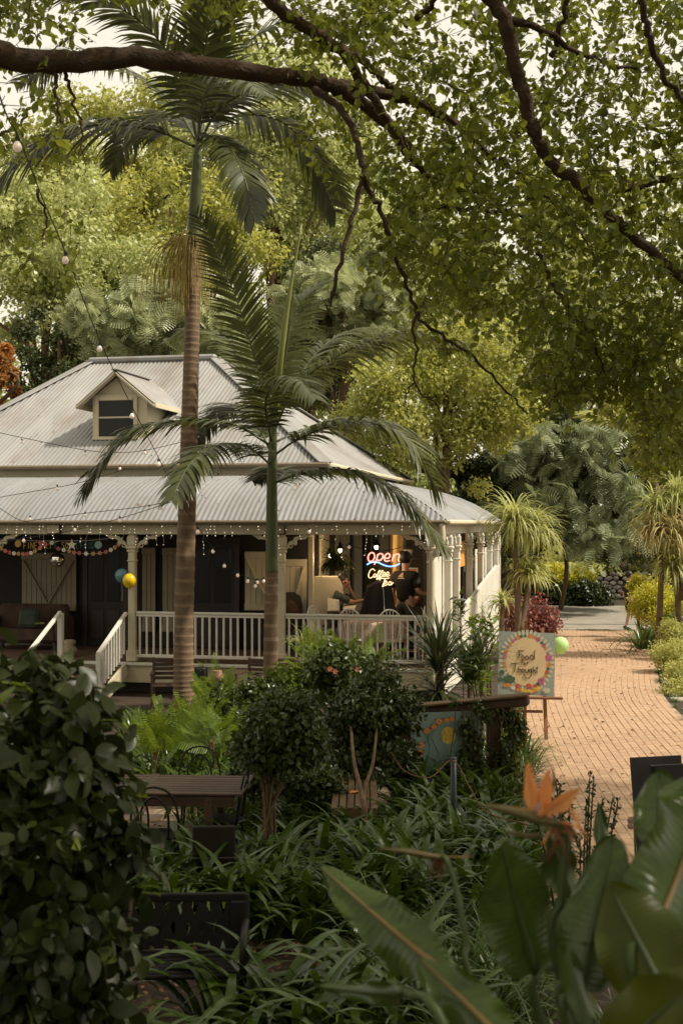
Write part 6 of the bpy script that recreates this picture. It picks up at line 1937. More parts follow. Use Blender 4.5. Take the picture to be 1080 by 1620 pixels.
disc_poly(156, 862, 6, [(math.cos(t), math.sin(t)) for t in np.linspace(0, 6.0, 18)], 'moon', 'board_blue')
gar = empty('flower_garland', HW(*g0), HROT, 'garland of small pink and cream paper flowers swagged under the veranda beam', 'garland')
gpts = [(-8, 858), (5, 868), (18, 874), (32, 876), (46, 876), (58, 872), (75, 862), (95, 856)], [(95, 868), (112, 872), (128, 875), (150, 876), (170, 873), (184, 866), (196, 856)]
for arc in gpts:
    MB().tube([Vector(gp(*p)) + Vector((0, -.05, 0)) for p in spline(arc, 3)], .003, 3).build('cord', MAT['wire_white'], gar)
    for i, p in enumerate(spline(arc, 2)[:-1]):
        c_ = gp(p[0], p[1]); b_ = MB()
        for k in range(5):
            a = k * 1.2566; b_.sphere((c_[0] + .024 * math.cos(a), -.06, c_[2] + .024 * math.sin(a)), .019, 6, 4, 1, .5, 1)
        b_.build('paper_flower', MAT[['rose_pink', 'paper', 'mustard', 'pink_petal'][i % 4]], gar)

# ---- flood lights on the beam
for px, py, m_, lab in ((86, 837, 'cream_paint', 'square cream box light fixed to the veranda beam over the stair'), (440, 837, 'shutter_paint', 'square dark edged box light on the beam above the shorter palm')):
    x_, y_, z_ = hl(px, py, -.03)
    fl_ = empty('box_light', HW(x_, -.03, z_), HROT, lab, 'light')
    MB().box((0, 0, 0), (.27, .08, .19), bevel=.012).build('housing', MAT['old_timber'], fl_)
    MB().box((0, -.045, 0), (.235, .012, .16), bevel=.004).build('diffuser', MAT[m_], fl_)

# ---- pots and slatted chairs against the veranda base
for px, py, m_, lab, mm in ((318, 1066, 'black_pot', 'black square planter on the ledge below the railing', 'fern_leaf'), (343, 1070, 'terracotta', 'round clay pot on the ledge below the railing', 'fern_leaf')):
    x_, y_, z_ = hl(px, py, -.35)
    pr = empty('potted_plant', HW(x_, -.35, z_ - .06), HROT, lab, 'potted plant')
    if m_ == 'black_pot': MB().box((0, 0, .06), (.20, .18, .22), bevel=.01).build('pot', MAT[m_], pr)
    else: MB().lathe([(.06, -.05), (.11, .02), (.12, .08), (.09, .15), (.10, .17), (.08, .17)], 14).build('pot', MAT[m_], pr, smooth=True)
    spiky_head((0, 0, .15), 30, .2, .015, mm, pr, 'foliage', 800 + px, (20, 85), (40, 120), 5)
x_, y_, z_ = hl(330, 1080, -.35)
lg = empty('ledge', HW(x_, -.35, 0), HROT, 'dark timber ledge under the pots below the railing', 'ledge')
MB().box((0, 0, z_ - .04), (.9, .3, .05)).build('top', MAT['old_timber'], lg)
for s in (-1, 1): MB().box((s * .38, 0, (z_ - .06) / 2), (.06, .24, z_ - .07)).build('leg', MAT['old_timber'], lg)
def slat_chair(px, Y, rz, label):
    c_ = P(px, 1080, Y)
    root = empty('slatted_chair', (c_.x, c_.y, 0), rz, label, 'chair', 'brown slatted garden chairs')
    for sx in (-1, 1):
        MB().bar((sx * .21, .2, .0), (sx * .21, .26, .86), .045, .03).build('leg', MAT['table_wood'], root)
        MB().bar((sx * .21, -.2, .0), (sx * .21, -.2, .62), .045, .03).build('leg', MAT['table_wood'], root)
        MB().box((sx * .21, 0, .63), (.06, .48, .025)).build('armrest', MAT['table_wood'], root)
    for k in range(6): MB().box((0, -.18 + k * .075, .43), (.42, .055, .02), bevel=.004).build('slat', MAT['table_wood'], root)
    for k in range(5): MB().box((0, .222 + k * .007, .52 + k * .075), (.42, .018, .052), bevel=.004).build('slat', MAT['table_wood'], root)
slat_chair(262, 20.9, R(4), 'brown slatted garden chair behind the tall palm trunk')
slat_chair(401, 20.8, R(-24), 'tilted brown slatted garden chair beside the shorter palm trunk')
slat_chair(456, 20.9, R(14), 'brown slatted garden chair on the railing corner side of the shorter palm')

# ---- easel with painted sign
def easel_sign():
    Ye = 18.1
    b_ = P(832, 1172, Ye); b_.z = 0.02
    z0 = P(832, 1101, Ye).z
    es = empty('easel', (b_.x, b_.y, 0.02), R(-6), 'reddish wooden easel standing on the brick path', 'easel')
    m = MAT['easel_wood']
    for s, xx_ in ((-1, -.30), (1, .28)):
        MB().bar((xx_, -.03, 0), (xx_ * .82, .10, z0 + .95), .045, .03).build('leg', m, es)
    MB().bar((0, .55, 0), (0, .14, z0 + 1.0), .045, .03).build('leg', m, es)
    MB().box((.02, -.04, z0 - .04), (.98, .09, .035), bevel=.006).build('ledge', m, es)
    MB().box((-.02, .0, z0 - .24), (.50, .025, .04)).build('cross_bar', m, es)
    MB().box((0, .11, z0 + .93), (.05, .04, .25)).build('clamp', m, es)
    sg = empty('painted_sign', P(831, 1100, Ye - .02), R(-6), 'painted sign reading Food For Thought in a wreath of flowers and vegetables', 'sign')
    sg.rotation_euler = (R(-6), R(1.5), R(-6))
    W_, H_ = .80, .90
    MB().box((0, 0, H_ / 2), (W_, .025, H_)).build('board', MAT['board_grey'], sg)
    cx, cz = 0.0, .48
    ra = MB()
    for k in range(40):
        a = k / 40 * 2 * math.pi; da = .048
        q = []
        for rr_, dd in ((.30, da * .8), (.30, -da * .8), (.455, -da), (.455, da)):
            q.append((cx + rr_ * .86 * math.sin(a + dd), -.0142, cz + rr_ * math.cos(a + dd)))
        ra._add(q, [[0, 1, 2, 3]])
    ra.build('painted_rays', MAT['ray_cream'], sg)['kind'] = 'stuff'
    def disc(x_, z_, rx, rz_, y_, name, m_, n=20, wob=0.0):
        d_ = MB(); d_._add([(x_ + rx * (1 + wob * math.sin(k * 2.2)) * math.cos(2 * math.pi * k / n), y_, z_ + rz_ * (1 + wob * math.sin(k * 2.2)) * math.sin(2 * math.pi * k / n)) for k in range(n)], [list(range(n))[::-1]])
        d_.build(name, MAT[m_], sg)
    disc(cx, cz, .295, .345, -.0152, 'painted_disc', 'disc_cream', 40)
    rr_ = random.Random(8)
    wre = [(20, 'orange_paint'), (30, 'pink_paint'), (42, 'leaf_paint'), (50, 'pink_paint'), (58, 'orange_paint'), (72, 'pink_paint'), (80, 'pink_paint'), (95, 'orange_paint'), (105, 'leaf_paint'), (112, 'red_paint'), (122, 'orange_paint'), (132, 'pink_paint'), (138, 'pink_paint'), (148, 'leaf_paint'),
           (-15, 'leaf_paint'), (-22, 'orange_paint'), (-32, 'pink_paint'), (-40, 'pink_paint'), (-48, 'orange_paint'), (-58, 'pink_paint'), (-68, 'orange_paint'), (-76, 'pink_paint'), (-84, 'pink_paint'), (-95, 'orange_paint'), (-103, 'orange_paint'), (8, 'orange_paint'), (-5, 'leaf_paint')]
    for k, (a, m_) in enumerate(wre):
        a_ = R(a); big = .048 if a in (80, 138) else rr_.uniform(.018, .032)
        disc(cx + .315 * math.sin(a_), cz + .37 * math.cos(a_), big, big * 1.1, -.0162 - .0002 * (k % 5), 'painted_flower', m_, 14, .16)
    for x_, z_, rx, rz_, m_ in [(a1, a2, a3 * .8, a4 * .8, a5) for a1, a2, a3, a4, a5 in [(-.24, .22, .105, .075, 'leaf_paint'), (-.345, .31, .045, .05, 'leaf_paint'), (-.27, .135, .08, .035, 'orange_paint'), (-.18, .10, .04, .035, 'paper'), (-.12, .13, .045, .04, 'red_paint'), (-.10, .08, .05, .035, 'orange_paint'), (-.03, .07, .05, .035, 'yellow_paint'),
                                (.04, .13, .05, .055, 'red_paint'), (.05, .06, .07, .035, 'yellow_paint'), (.12, .07, .05, .03, 'orange_paint'), (.16, .10, .06, .05, 'yellow_paint'), (.13, .14, .04, .03, 'red_paint'), (.24, .055, .03, .02, 'board_blue'), (.29, .08, .07, .05, 'ray_cream'), (-.37, .21, .05, .04, 'leaf_paint')]]:
        disc(x_, z_, rx, rz_, -.0176 - .0003 * rr_.random(), 'painted_vegetable', m_, 14, .08)
    def lp(u, v_): return (u, -.0185, v_)
    # coordinates measured on the photo: 8.3 units per pixel, 110 px per metre
    def zc(zx, zy): return ((zx - 400) / 8.31 / 112.0, (917 - zy) / 8.31 / 112.0)
    def el_(c_, rx, ry): return [(c_[0] + rx * math.cos(t), c_[1] + ry * math.sin(t)) for t in np.linspace(-1.2, 5.0, 12)]
    words = {
        'word_food': [[(300, 325), (300, 380), (292, 440)], [(285, 328), (330, 328), (365, 325)], [(300, 382), (345, 375)], el_((352, 418), 20, 26), el_((405, 418), 20, 26), el_((468, 410), 24, 30), [(508, 315), (505, 370), (500, 440)]],
        'word_for': [[(338, 455), (338, 510)], [(330, 458), (365, 455)], [(338, 482), (360, 480)], el_((375, 498), 10, 14), [(405, 480), (408, 515)], [(407, 495), (420, 482), (435, 480)]],
        'word_thought': [[(250, 500), (252, 560), (240, 622)], [(198, 500), (250, 498), (300, 488)], [(295, 545), (300, 580), (290, 620)], [(296, 590), (318, 570), (332, 590), (330, 622)], el_((357, 590), 16, 24), [(390, 570), (390, 605), (408, 615), (425, 600)], [(425, 568), (427, 612)],
                         el_((452, 590), 15, 22), [(468, 560), (470, 640), (440, 685), (400, 680), (378, 655), (378, 635)], [(490, 535), (490, 618)], [(490, 590), (505, 575), (515, 590), (516, 620)], [(543, 530), (540, 610), (550, 618)], [(522, 552), (556, 548)]]}
    for k, s in words.items():
        stroke_obj(k, [[zc(*p) for p in st_] for st_ in s], lp, .0042 if k != 'word_for' else .0034, MAT['ink'], sg, 4, 3)
easel_sign()

# ---- low timber frame with vine, and the painted board with orange roses
def vine_frame():
    Yf = 14.2
    b_ = P(780, 1250, Yf); b_.z = 0
    fr = empty('timber_frame', b_, 0, 'low dark timber post and beam overgrown with creeper', 'frame')
    def rl(px, py, Y): return P(px, py, Y) - b_
    MB().bar(rl(640, 1128, Yf + .25), rl(836, 1108, Yf - .15), .16, .11, bevel=.02).build('beam', MAT['old_timber'], fr)
    MB().bar(rl(640, 1118, Yf + .25), rl(836, 1099, Yf - .15), .24, .03, bevel=.008).build('capping', MAT['thin_bark'], fr)
    zt = rl(780, 1115, Yf).z
    MB().box((0, 0, zt / 2), (.15, .15, zt), bevel=.02).build('post', MAT['old_timber'], fr)
    x1 = rl(645, 1120, Yf + .25).x
    MB().box((x1, .2, zt / 2), (.30, .15, zt), bevel=.02).build('post', MAT['old_timber'], fr)
    vr = empty('creeper', b_, 0, 'leafy creeper hanging over the timber frame and painted board', 'creeper')
    r = np.random.default_rng(31)
    lobes = [(rl(x_, y_, Yf - .15 + r.normal() * .05), (k, k * .7, k)) for x_, y_, k in [(740, 1150, .12), (750, 1175, .13), (735, 1200, .14), (720, 1215, .15), (755, 1210, .14), (765, 1240, .15), (745, 1240, .15), (700, 1225, .10), (690, 1240, .12), (770, 1130, .10), (800, 1130, .13), (815, 1150, .13), (805, 1175, .12), (792, 1200, .12), (805, 1215, .1), (755, 1120, .08), (720, 1112, .05)]]
    crown(lobes, 2600, .055, T_OVAL, MAT['shrub_leaf'], 'foliage', .6, .6, .2, vr, r=r)
    lobes = [(rl(x_, y_, Yf + .0), (k, k * .7, k)) for x_, y_, k in [(812, 1140, .14), (822, 1165, .10), (800, 1185, .13), (810, 1210, .10)]]
    crown(lobes, 700, .065, T_OVAL, MAT['lime_leaf'], 'young_foliage', .6, .7, .2, vr, r=r)
    vs = MB()
    for k in range(16):
        x_ = r.uniform(720, 825); y0 = 1118 + r.uniform(-4, 8)
        pts = [tuple(rl(x_, y0, Yf - .1)), tuple(rl(x_ + r.normal() * 6, y0 + 50, Yf - .16)), tuple(rl(x_ + r.normal() * 12, y0 + 90 + r.uniform(0, 50), Yf - .12))]
        vs.tube([Vector(p) for p in spline(pts, 5)], .006, 4)
    vs.build('stems', MAT['thin_bark'], vr)
    # painted board
    pb = empty('painted_board', P(710, 1272, Yf - .12), R(5), 'blue painted board with a wreath of orange roses and a pale moon', 'painting')
    pb.rotation_euler = (R(-3), R(-1.5), R(5))
    W_, H_ = .80, 1.02
    MB().box((0, 0, H_ / 2), (W_, .02, H_)).build('board', MAT['board_blue'], pb)
    def zc(zx, zy): return ((zx - 378) / 5.4 / 141.0, (985 - zy) / 5.4 / 141.0)
    def disc(zx, zy, rx, rz_, y_, name, m_, n=16, wob=0.0, par=pb):
        x_, z_ = zc(zx, zy); rx /= 5.4 * 141; rz_ /= 5.4 * 141
        d_ = MB(); d_._add([(x_ + rx * (1 + wob * math.sin(k * 2.4)) * math.cos(2 * math.pi * k / n), y_, z_ + rz_ * (1 + wob * math.sin(k * 2.4)) * math.sin(2 * math.pi * k / n)) for k in range(n)], [list(range(n))[::-1]])
        return d_.build(name, MAT[m_], par)
    disc(390, 405, 62, 72, -.0122, 'painted_moon', 'yellow_paint', 28)
    for k, (zx, zy, s) in enumerate([(140, 705, 32), (143, 635, 30), (140, 545, 30), (155, 478, 28), (210, 360, 28), (270, 328, 24), (315, 285, 28), (380, 278, 24), (428, 270, 22), (600, 400, 22), (607, 440, 22), (612, 490, 22), (625, 525, 22)]):
        fo = disc(zx, zy, s, s, -.0132, 'painted_rose', 'orange_paint', 14, .14)
        disc(zx, zy, s * .62, s * .6, -.0137, 'inner_petals', 'sepal', 12, .2, fo); disc(zx, zy, s * .28, s * .28, -.0142, 'rose_heart', 'red_paint', 10, .1, fo)
        for q in (-1, 1): disc(zx + q * s * 1.0, zy - s * .6, s * .45, s * .35, -.0127, 'painted_leaf', 'leaf_paint', 8, .3)
    rr_ = random.Random(5)
    tw_ = MB()
    for k in range(46):
        zx, zy = rr_.uniform(190, 560), rr_.uniform(380, 760)
        a = rr_.uniform(.9, 2.2); l_ = rr_.uniform(60, 150)
        p0, p1 = zc(zx, zy), zc(zx + l_ * math.cos(a), zy - l_ * math.sin(a))
        tw_.tube([(p0[0], -.012, p0[1]), ((p0[0] + p1[0]) / 2 + .01, -.0125, (p0[1] + p1[1]) / 2), (p1[0], -.012, p1[1])], .0022, 3)
    tw_.build('painted_stems', MAT['leaf_paint'], pb)['kind'] = 'stuff'
vine_frame()

# ---- thin dark pole
c_ = P(717, 1200, 11.6)
o = empty('garden_pole', (c_.x, c_.y, 0), 0, 'thin dark metal pole standing in the strappy bed', 'pole')
MB().tube([(0, 0, -.05), (0, 0, c_.z)], .028, 10).build('shaft', MAT['blue_black'], o, smooth=True)
MB().sphere((0, 0, c_.z), .032, 10, 6, 1, 1, .5).build('cap', MAT['blue_black'], o)
dry = MB()
dry.tube([Vector(p) for p in spline([P(618, 1190, 11.4), P(640, 1220, 11.4), P(680, 1230, 11.4), P(716, 1203, 11.5), P(745, 1250, 11.2), P(770, 1285, 11.0), P(835, 1305, 10.8)], 6)], .006, 5)
tag(dry.build('dry_stem', MAT['dried']), 'long dry arching stem looped over the thin dark pole', 'stem')

# ---- slatted table with metal hoop chairs
TY = 11.4
tcx = P(232, 1240, TY).x
tbl = empty('slatted_table', (tcx, TY, 0), R(-3), 'long brown slatted garden table among the ferns', 'table')
for half in (-1, 1):
    for k in range(8):
        MB().box((half * .46, -.36 + k * .102, .745), (.86, .088, .022), bevel=.005).build('slat', MAT['table_wood'], tbl)
for xx_ in (-.90, -.02, .02, .90):
    MB().box((xx_ + (.0 if abs(xx_) > .1 else 0), 0, .746), (.038, .86, .028), bevel=.004).build('end_batten', MAT['table_wood'], tbl)
ap = MB(); ap.box((0, -.37, .68), (1.7, .025, .09)); ap.box((0, .37, .68), (1.7, .025, .09)); ap.build('apron', MAT['table_wood'], tbl)
for sx in (-.62, .62):
    for sy in (-.36, .36): MB().box((sx, sy, .36), (.07, .07, .72), bevel=.008).build('leg', MAT['table_wood'], tbl)
def hoop_chair(px, py_seat, Y, rz, label):
    c_ = P(px, 1300, Y)
    root = empty('metal_chair', (c_.x, Y, 0), rz, label, 'chair', 'thin black metal hoop chairs')
    m = MAT['black_iron']
    MB().lathe([(.19, .445), (.20, .455), (.19, .465), (0, .467)], 18).build('seat', m, root)
    for a in (40, 140):
        MB().tube([(.17 * math.cos(R(-a)), .17 * math.sin(R(-a)), .45), (.21 * math.cos(R(-a)), .21 * math.sin(R(-a)), 0)], .011, 6).build('leg', m, root)
    for s in (-1, 1): MB().tube([(s * .16, .14, .45), (s * .19, .20, 0)], .011, 6).build('leg', m, root)
    for k, (w_, h_) in enumerate(((.19, .90), (.11, .82))):
        MB().tube([Vector(p) for p in spline([(-w_, .15, .45), (-w_ * 1.05, .18, .65), (-w_ * .75, .21, h_ - .06), (0, .22, h_), (w_ * .75, .21, h_ - .06), (w_ * 1.05, .18, .65), (w_, .15, .45)], 5)], .010, 6).build('back_hoop', m, root, smooth=True)
hoop_chair(315, 0, 12.25, R(5), 'black metal hoop chair on the fern side of the slatted table')
hoop_chair(252, 0, 10.75, R(176), 'black metal hoop chair on the bench side of the slatted table')
hoop_chair(352, 0, 11.3, R(-95), 'black metal hoop chair at the clipped shrub end of the table')
hoop_chair(200, 0, 10.8, R(184), 'black metal hoop chair nearest the big glossy shrub')
# dark solid chair back standing among the strappy leaves
c_ = P(340, 1300, 10.2)
dc = empty('dark_chair', (c_.x, 10.2, 0), R(183), 'dark square backed chair half buried in strappy leaves', 'chair')
MB().box((0, .16, .575), (.34, .03, .25), bevel=.01).build('backrest', MAT['door_dark'], dc)
MB().box((0, -.02, .42), (.36, .36, .04), bevel=.01).build('seat', MAT['door_dark'], dc)
for sx in (-1, 1):
    for sy in (-1, 1): MB().box((sx * .15, sy * .14, .21), (.035, .035, .42)).build('leg', MAT['door_dark'], dc)
# low slatted bench pointing away
BY = 12.5
bx = P(561, 1265, BY).x
lb_ = empty('slatted_bench', (bx, BY, 0), R(-1), 'low brown slatted bench beneath the forked shrub', 'bench')
for k in range(6): MB().box((-.185 + k * .074, 0, .44), (.062, 1.45, .025), bevel=.005).build('slat', MAT['bench_wood'], lb_)
MB().box((0, -.71, .40), (.42, .03, .08)).build('apron', MAT['bench_wood'], lb_)
MB().box((0, .71, .40), (.42, .03, .08)).build('apron', MAT['bench_wood'], lb_)
for sx in (-1, 1):
    for sy in (-1, 1): MB().box((sx * .17, sy * .62, .21), (.06, .06, .42)).build('leg', MAT['bench_wood'], lb_)
V, F = leaf_geo(np.array([[bx - .05, BY - .1, .455]]), np.array([[.5, .3, .05]]), np.array([[0, 0, 1.]]), np.array([.12]), np.array([.09]), T_BIG)
tag(add('fallen_leaf', np_mesh('fallen_leaf', V, F, MAT['orange_paint'])), 'single orange leaf lying on the slatted bench', 'leaf')

# ---- black cast bench
def iron_bench():
    Yb = 7.75
    cx = P(250, 1450, Yb).x
    root = empty('iron_bench', (cx - .28, Yb, 0), R(2), 'black metal bench with pierced back, in deep shade', 'bench')
    m = MAT['black_iron']
    Wd = 1.62
    bk = MB()
    # pierced back panel: lattice of bars around diamond openings, framed
    bk.box((0, .20, .745), (Wd, .03, .055), bevel=.008); bk.box((0, .17, .405), (Wd, .03, .05), bevel=.008)
    for s in (-1, 1): bk.box((s * (Wd / 2 - .05), .185, .575), (.10, .03, .30), bevel=.008)
    back = bk.build('backrest', m, root)
    for i in range(17):
        x0 = -Wd / 2 + .10 + i * (Wd - .2) / 16
        for s in (-1, 1):
            MB().bar((x0, .175, .43), (x0 + s * .10, .195, .72), .050, .012, up=(0, 1, 0)).build('lattice_bar', m, back)
    for i in range(12):
        x0 = -Wd / 2 + .10 + (i + .5) * (Wd - .2) / 12
        MB().box((x0, .186, .575), (.055, .013, .055), Matrix.Rotation(R(45), 3, 'Y')).build('rosette', m, back)
    for k in range(7): MB().box((0, -.24 + k * .062, .40 + .004 * math.sin(k)), (Wd, .045, .022), bevel=.006).build('slat', m, root)
    for s in (-1, 1):
        MB().tube([Vector(p) for p in spline([(s * Wd / 2, -.24, 0), (s * Wd / 2, -.22, .38), (s * Wd / 2, -.2, .58), (s * Wd / 2, .0, .61), (s * Wd / 2, .18, .60)], 5)], .022, 8).build('armrest', m, root, smooth=True)
        MB().tube([(s * Wd / 2, .24, 0), (s * Wd / 2, .17, .40), (s * Wd / 2, .20, .76)], .022, 8).build('leg', m, root)
iron_bench()
# thin upright stake before the bench
c_ = P(206, 1420, 7.3)
o = MB().tube([Vector(p) for p in spline([(0, 0, -.05), (.008, 0, .35), (-.006, 0, .72), (.01, 0, c_.z + .02)], 4)], [.011] * 13, 6).build('stake', MAT['thin_bark'], None, loc=(c_.x, 7.3, 0)); tag(o, 'thin brown stake upright in front of the bench', 'stake')

# ---- dark board at the path edge
c_ = P(1066, 1215, 10.2)
ab = empty('sandwich_board', (c_.x, 10.2, 0.0), R(14), 'back of a dark standing board at the edge of the brick path', 'board')
ht = P(1025, 1206, 10.2).z
MB().box((0, 0, ht / 2 + .02), (.46, .022, ht - .04), Matrix.Rotation(R(6), 3, 'X')).build('panel', MAT['slate_board'], ab)
for s in (-1, 1): MB().box((s * .225, -.002, ht / 2), (.03, .034, ht), Matrix.Rotation(R(6), 3, 'X')).build('side', MAT['black_iron'], ab)
MB().box((0, .22, ht / 2 + .02), (.46, .022, ht - .04), Matrix.Rotation(R(-10), 3, 'X')).build('panel', MAT['slate_board'], ab)
# ================================================================== BIRD OF PARADISE, CLOSE TO THE CAMERA
def paddle(parent, base, tip, width, side_hint=(1, 0, 0), m='strelitzia_leaf', rib='strelitzia_rib_green', curl=.18, arch=.06, stalk=None, ruffle=.010, seed=1, roll=0.0, n=88, w=8, shape=1.0, rnd=.52, vn=.05):
    """A big paddle leaf: blade with raised veins along a midrib from base to tip; stalk = list of world points below the base."""
    r = np.random.default_rng(seed)
    O = Vector(parent.location)
    B, T = Vector(base) - O, Vector(tip) - O
    ax = (T - B); L = ax.length; ax.normalize()
    sd = Vector(side_hint); sd = (sd - ax * sd.dot(ax)).normalized()
    if roll: sd = Quaternion(ax, roll) @ sd
    nm = ax.cross(sd)
    V, F = [], []
    ph = r.random() * 6
    for i in range(n + 1):
        t = i / n
        hw = width / 2 * (math.sin(math.pi * min(1, .012 + .988 * t ** (.85 * shape))) ** rnd) if t < .999 else width * .01
        c_ = B + ax * (L * t) + nm * (arch * L * 4 * t * (1 - t)) 
        for j in range(-w, w + 1):
            u = j / w
            vein = ruffle * vn * math.sin(t * 140 - abs(u) * 5) * min(1, abs(u) * 2.5)
            edge = ruffle * 2.2 * math.sin(t * 9 + ph + (2 if u > 0 else 0)) * abs(u) ** 3
            q = c_ + sd * (hw * u * math.cos(curl * abs(u))) + nm * (hw * abs(u) * math.sin(curl) + vein + edge) - ax * (hw * .10 * u * u)
            V.append(tuple(q))
    K = 2 * w + 1
    for i in range(n):
        for j in range(K - 1): F.append([i * K + j, i * K + j + 1, (i + 1) * K + j + 1, (i + 1) * K + j])
    lf = add('leaf', to_mesh('leaf', V, F, MAT[m], smooth=True), parent)
    pts = [B + ax * (L * t) + nm * (arch * L * 4 * t * (1 - t) - .002) for t in np.linspace(0, .97, 12)]
    rb = MB().tube(pts, list(np.linspace(.0085, .0015, 12)), 6).build('midrib', MAT[rib], lf, smooth=True)
    if stalk:
        sp_ = spline([tuple(Vector(s) - O) for s in stalk] + [tuple(B)], 5)
        MB().tube([Vector(p) for p in sp_], list(np.linspace(.012, .008, len(sp_))), 8).build('stalk', MAT['strelitzia_rib_green'], lf, smooth=True)
    return lf
g0 = Vector((.92, 2.35, ground_z(.92, 2.35)))
st = empty('bird_of_paradise', g0, 0, 'bird of paradise plant with orange flower and big paddle leaves', 'plant')
def gb(dx, dy): return Vector((g0.x + dx, g0.y + dy, ground_z(g0.x + dx, g0.y + dy)))
paddle(st, P(846, 1538, 2.45), P(792, 1332, 2.40), .145, (1, .25, 0), stalk=[gb(-.25, .1), P(862, 1640, 2.45)], seed=1, shape=.85, curl=.10, arch=.03, rnd=.40)
paddle(st, P(918, 1562, 2.30), P(972, 1322, 2.36), .135, (1, -.35, .1), stalk=[gb(-.2, 0), P(905, 1660, 2.3)], seed=2, shape=.8, curl=.35, arch=-.04, rnd=.42)
paddle(st, P(1038, 1465, 2.25), P(1112, 1232, 2.55), .19, (.8, .7, .1), rib='strelitzia_rib', stalk=[gb(.1, 0), P(1020, 1600, 2.2)], seed=3, vn=.14, curl=.12, arch=-.04, ruffle=.014, roll=.1)
paddle(st, P(1052, 1575, 2.15), P(962, 1398, 2.25), .165, (.9, -.2, .4), m='strelitzia_yellow', stalk=[gb(.15, -.2), P(1060, 1650, 2.1)], seed=4, curl=.15, arch=.05, shape=.85)
paddle(st, P(704, 1540, 2.55), P(506, 1370, 2.85), .118, (.35, .5, .65), rib='strelitzia_rib', stalk=[gb(-.35, .2), P(740, 1600, 2.5)], seed=5, vn=.16, curl=.30, arch=.05, ruffle=.012)
paddle(st, P(800, 1650, 2.2), P(664, 1516, 2.4), .098, (.5, .3, .7), stalk=[gb(-.3, 0)], seed=6, curl=.25, arch=.05, rib='strelitzia_rib')
paddle(st, P(905, 1420, 2.62), P(868, 1318, 2.62), .075, (1, .2, 0), stalk=[gb(-.1, .3), P(905, 1550, 2.62)], seed=7, curl=.2, arch=.03)
paddle(st, P(935, 1640, 2.2), P(893, 1490, 2.26), .07, (.9, .1, .3), stalk=[gb(-.15, -.1)], seed=8, curl=.9, arch=.02)
paddle(st, P(985, 1660, 2.1), P(1100, 1555, 2.0), .14, (-.3, .5, .8), m='strelitzia_yellow', stalk=[gb(.1, -.3)], seed=9, curl=.2, arch=.05)
paddle(st, P(915, 1540, 2.34), P(985, 1475, 2.30), .09, (.4, -.3, .9), stalk=[gb(-.1, 0), P(905, 1640, 2.34)], seed=10, curl=.3, arch=.05)
paddle(st, P(1045, 1330, 2.75), P(1040, 1222, 2.9), .12, (1, 0, .1), stalk=[gb(.2, .4), P(1050, 1450, 2.7)], seed=11, curl=.15, arch=.03)
paddle(st, P(975, 1400, 2.9), P(945, 1270, 3.0), .05, (1, .1, 0), stalk=[gb(.1, .5), P(985, 1520, 2.85)], seed=12, curl=.8, arch=.03)
paddle(st, P(640, 1570, 2.35), P(500, 1560, 2.6), .045, (.1, .5, .8), stalk=[gb(-.4, 0), P(720, 1660, 2.2)], seed=13, curl=.4, arch=.10)
# flower head
fo_c = P(872, 1298, 2.42)
def petal(pts, r0, name, m, par, flat=.35, sub=6):
    S = spline([tuple(P(*p) - g0) for p in pts], sub)
    k = len(S); t = np.linspace(0, 1, k)
    rad = r0 * np.maximum(.05, np.sin(np.pi * np.clip(.12 + .86 * t, 0, 1)) ** .7)
    return MB().tube([Vector(p) for p in S], list(rad), 8, flat=flat).build(name, MAT[m], par, smooth=True)
def sep(b_, t_, w_, sd_, seed):
    l_ = paddle(st, b_, t_, w_, sd_, m='sepal', rib='sepal', curl=.5, arch=.05, ruffle=.0015, seed=seed, n=14, w=4, shape=.95, rnd=.75)
    l_.name = 'sepal'; l_.parent = fh
    return l_
fh = petal([(884, 1303, 2.42), (850, 1296, 2.41), (805, 1282, 2.39), (762, 1274, 2.37)], .013, 'spathe', 'spathe', st, .8)
petal([(866, 1290, 2.415), (820, 1280, 2.395), (764, 1273, 2.37)], .006, 'spathe_edge', 'spathe_tip', fh, .6)
sep(P(850, 1290, 2.41), P(836, 1206, 2.40), .034, (1, .4, 0), 31)
sep(P(852, 1290, 2.405), P(867, 1216, 2.39), .030, (1, -.5, 0), 32)
petal([(858, 1284, 2.41), (870, 1258, 2.43), (876, 1235, 2.44), (872, 1210, 2.45)], .004, 'sepal', 'dried', fh, .6)
sep(P(854, 1286, 2.41), P(918, 1245, 2.38), .036, (.3, -.4, 1), 33)
petal([(852, 1290, 2.405), (848, 1280, 2.40), (856, 1268, 2.40)], .006, 'blue_tongue', 'mauve_petal', fh, .8)
petal([(860, 1322, 2.43), (830, 1322, 2.42), (795, 1315, 2.40)], .007, 'spathe', 'spathe', st, .8)
rr_ = np.random.default_rng(3)
for k in range(16):
    a0 = (880 + rr_.normal() * 6, 1300 + rr_.normal() * 8, 2.42)
    e0 = (a0[0] + rr_.uniform(-25, 55), a0[1] + rr_.uniform(10, 75), 2.42 + rr_.normal() * .04)
    md = ((a0[0] + e0[0]) / 2 + rr_.normal() * 8, (a0[1] + e0[1]) / 2 - rr_.uniform(0, 14), 2.42 + rr_.normal() * .02)
    petal([a0, md, e0], rr_.uniform(.003, .006), 'dried_petal', 'dried' if k % 4 else 'sepal', fh, .4, 5)
petal([(868, 1312, 2.42), (905, 1318, 2.40), (935, 1322, 2.38)], .005, 'dried_petal', 'spathe_tip', fh, .4)
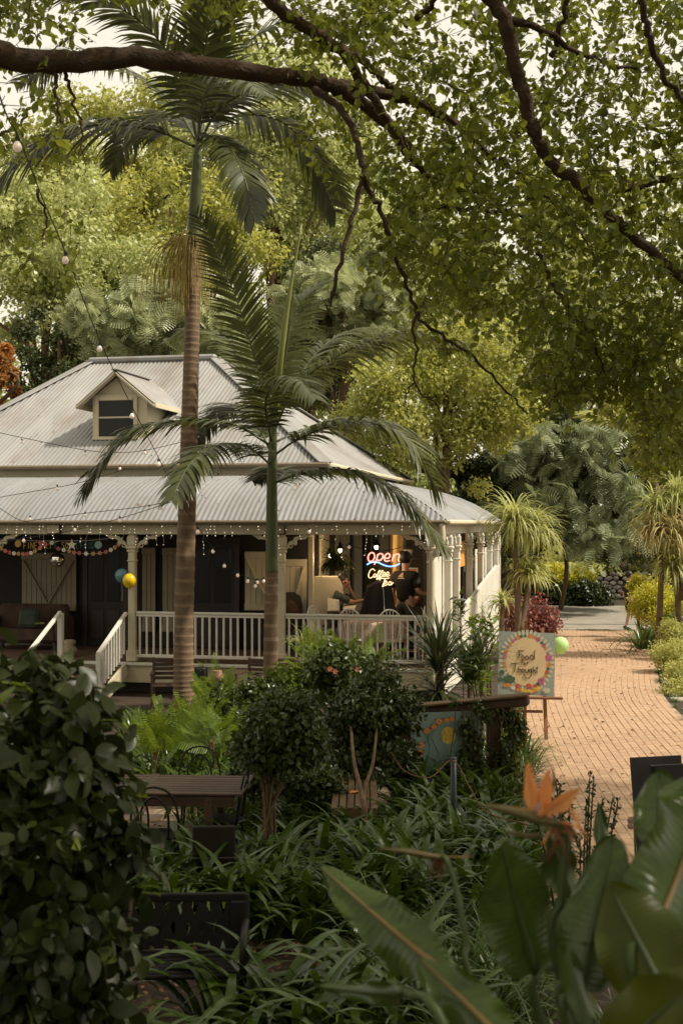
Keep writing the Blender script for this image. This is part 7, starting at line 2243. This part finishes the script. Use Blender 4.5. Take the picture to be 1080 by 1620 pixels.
MB().tube([Vector(p) for p in spline([tuple(P(884, 1300, 2.42) - g0), tuple(P(893, 1330, 2.42) - g0), tuple(P(888, 1420, 2.42) - g0), tuple(P(890, 1560, 2.42) - g0), tuple(gb(-.2, .1) - g0)], 6)], .0095, 8).build('flower_stalk', MAT['strelitzia_rib_green'], st, smooth=True)
# the withered flower further left
sh2 = petal([(704, 1356, 2.75), (680, 1354, 2.74), (640, 1347, 2.72), (598, 1342, 2.70)], .0085, 'spathe', 'spathe', st, .8)
for k in range(12):
    a0 = (690 + rr_.normal() * 5, 1352 + rr_.normal() * 3, 2.75)
    e0 = (690 + rr_.uniform(-14, 26), 1372 + rr_.uniform(0, 24), 2.75 + rr_.normal() * .02)
    petal([a0, ((a0[0] + e0[0]) / 2 + rr_.normal() * 4, (a0[1] + e0[1]) / 2, 2.75), e0], rr_.uniform(.003, .0055), 'dried_petal', 'dried', sh2, .4, 5)
petal([(705, 1355, 2.75), (730, 1356, 2.76), (748, 1354, 2.77)], .003, 'dried_petal', 'spathe_tip', sh2, .5)
MB().tube([Vector(p) for p in spline([tuple(P(694, 1352, 2.75) - g0), tuple(P(706, 1362, 2.74) - g0), tuple(P(722, 1410, 2.72) - g0), tuple(P(738, 1490, 2.66) - g0), tuple(P(762, 1600, 2.6) - g0), tuple(gb(-.3, .15) - g0)], 6)], .0065, 8).build('flower_stalk', MAT['strelitzia_rib_green'], st, smooth=True)
# small mauve flower by the board
c_ = P(1003, 1302, 6.0)
pf = empty('mauve_flower', (c_.x, c_.y, ground_z(c_.x, c_.y)), 0, 'small dusky pink flower between leaf and brick path', 'flower')
MB().tube([(0, 0, 0), (.02, 0, c_.z * .6), (0, 0, c_.z - ground_z(c_.x, c_.y))], .006, 5).build('stem', MAT['strelitzia_rib_green'], pf)
zz = c_.z - ground_z(c_.x, c_.y)
for k in range(5):
    a = k * 1.2566
    MB().sphere((.022 * math.cos(a), 0, zz + .022 * math.sin(a)), .018, 8, 5, 1, .4, 1).build('petal', MAT['mauve_petal'], pf, smooth=True)
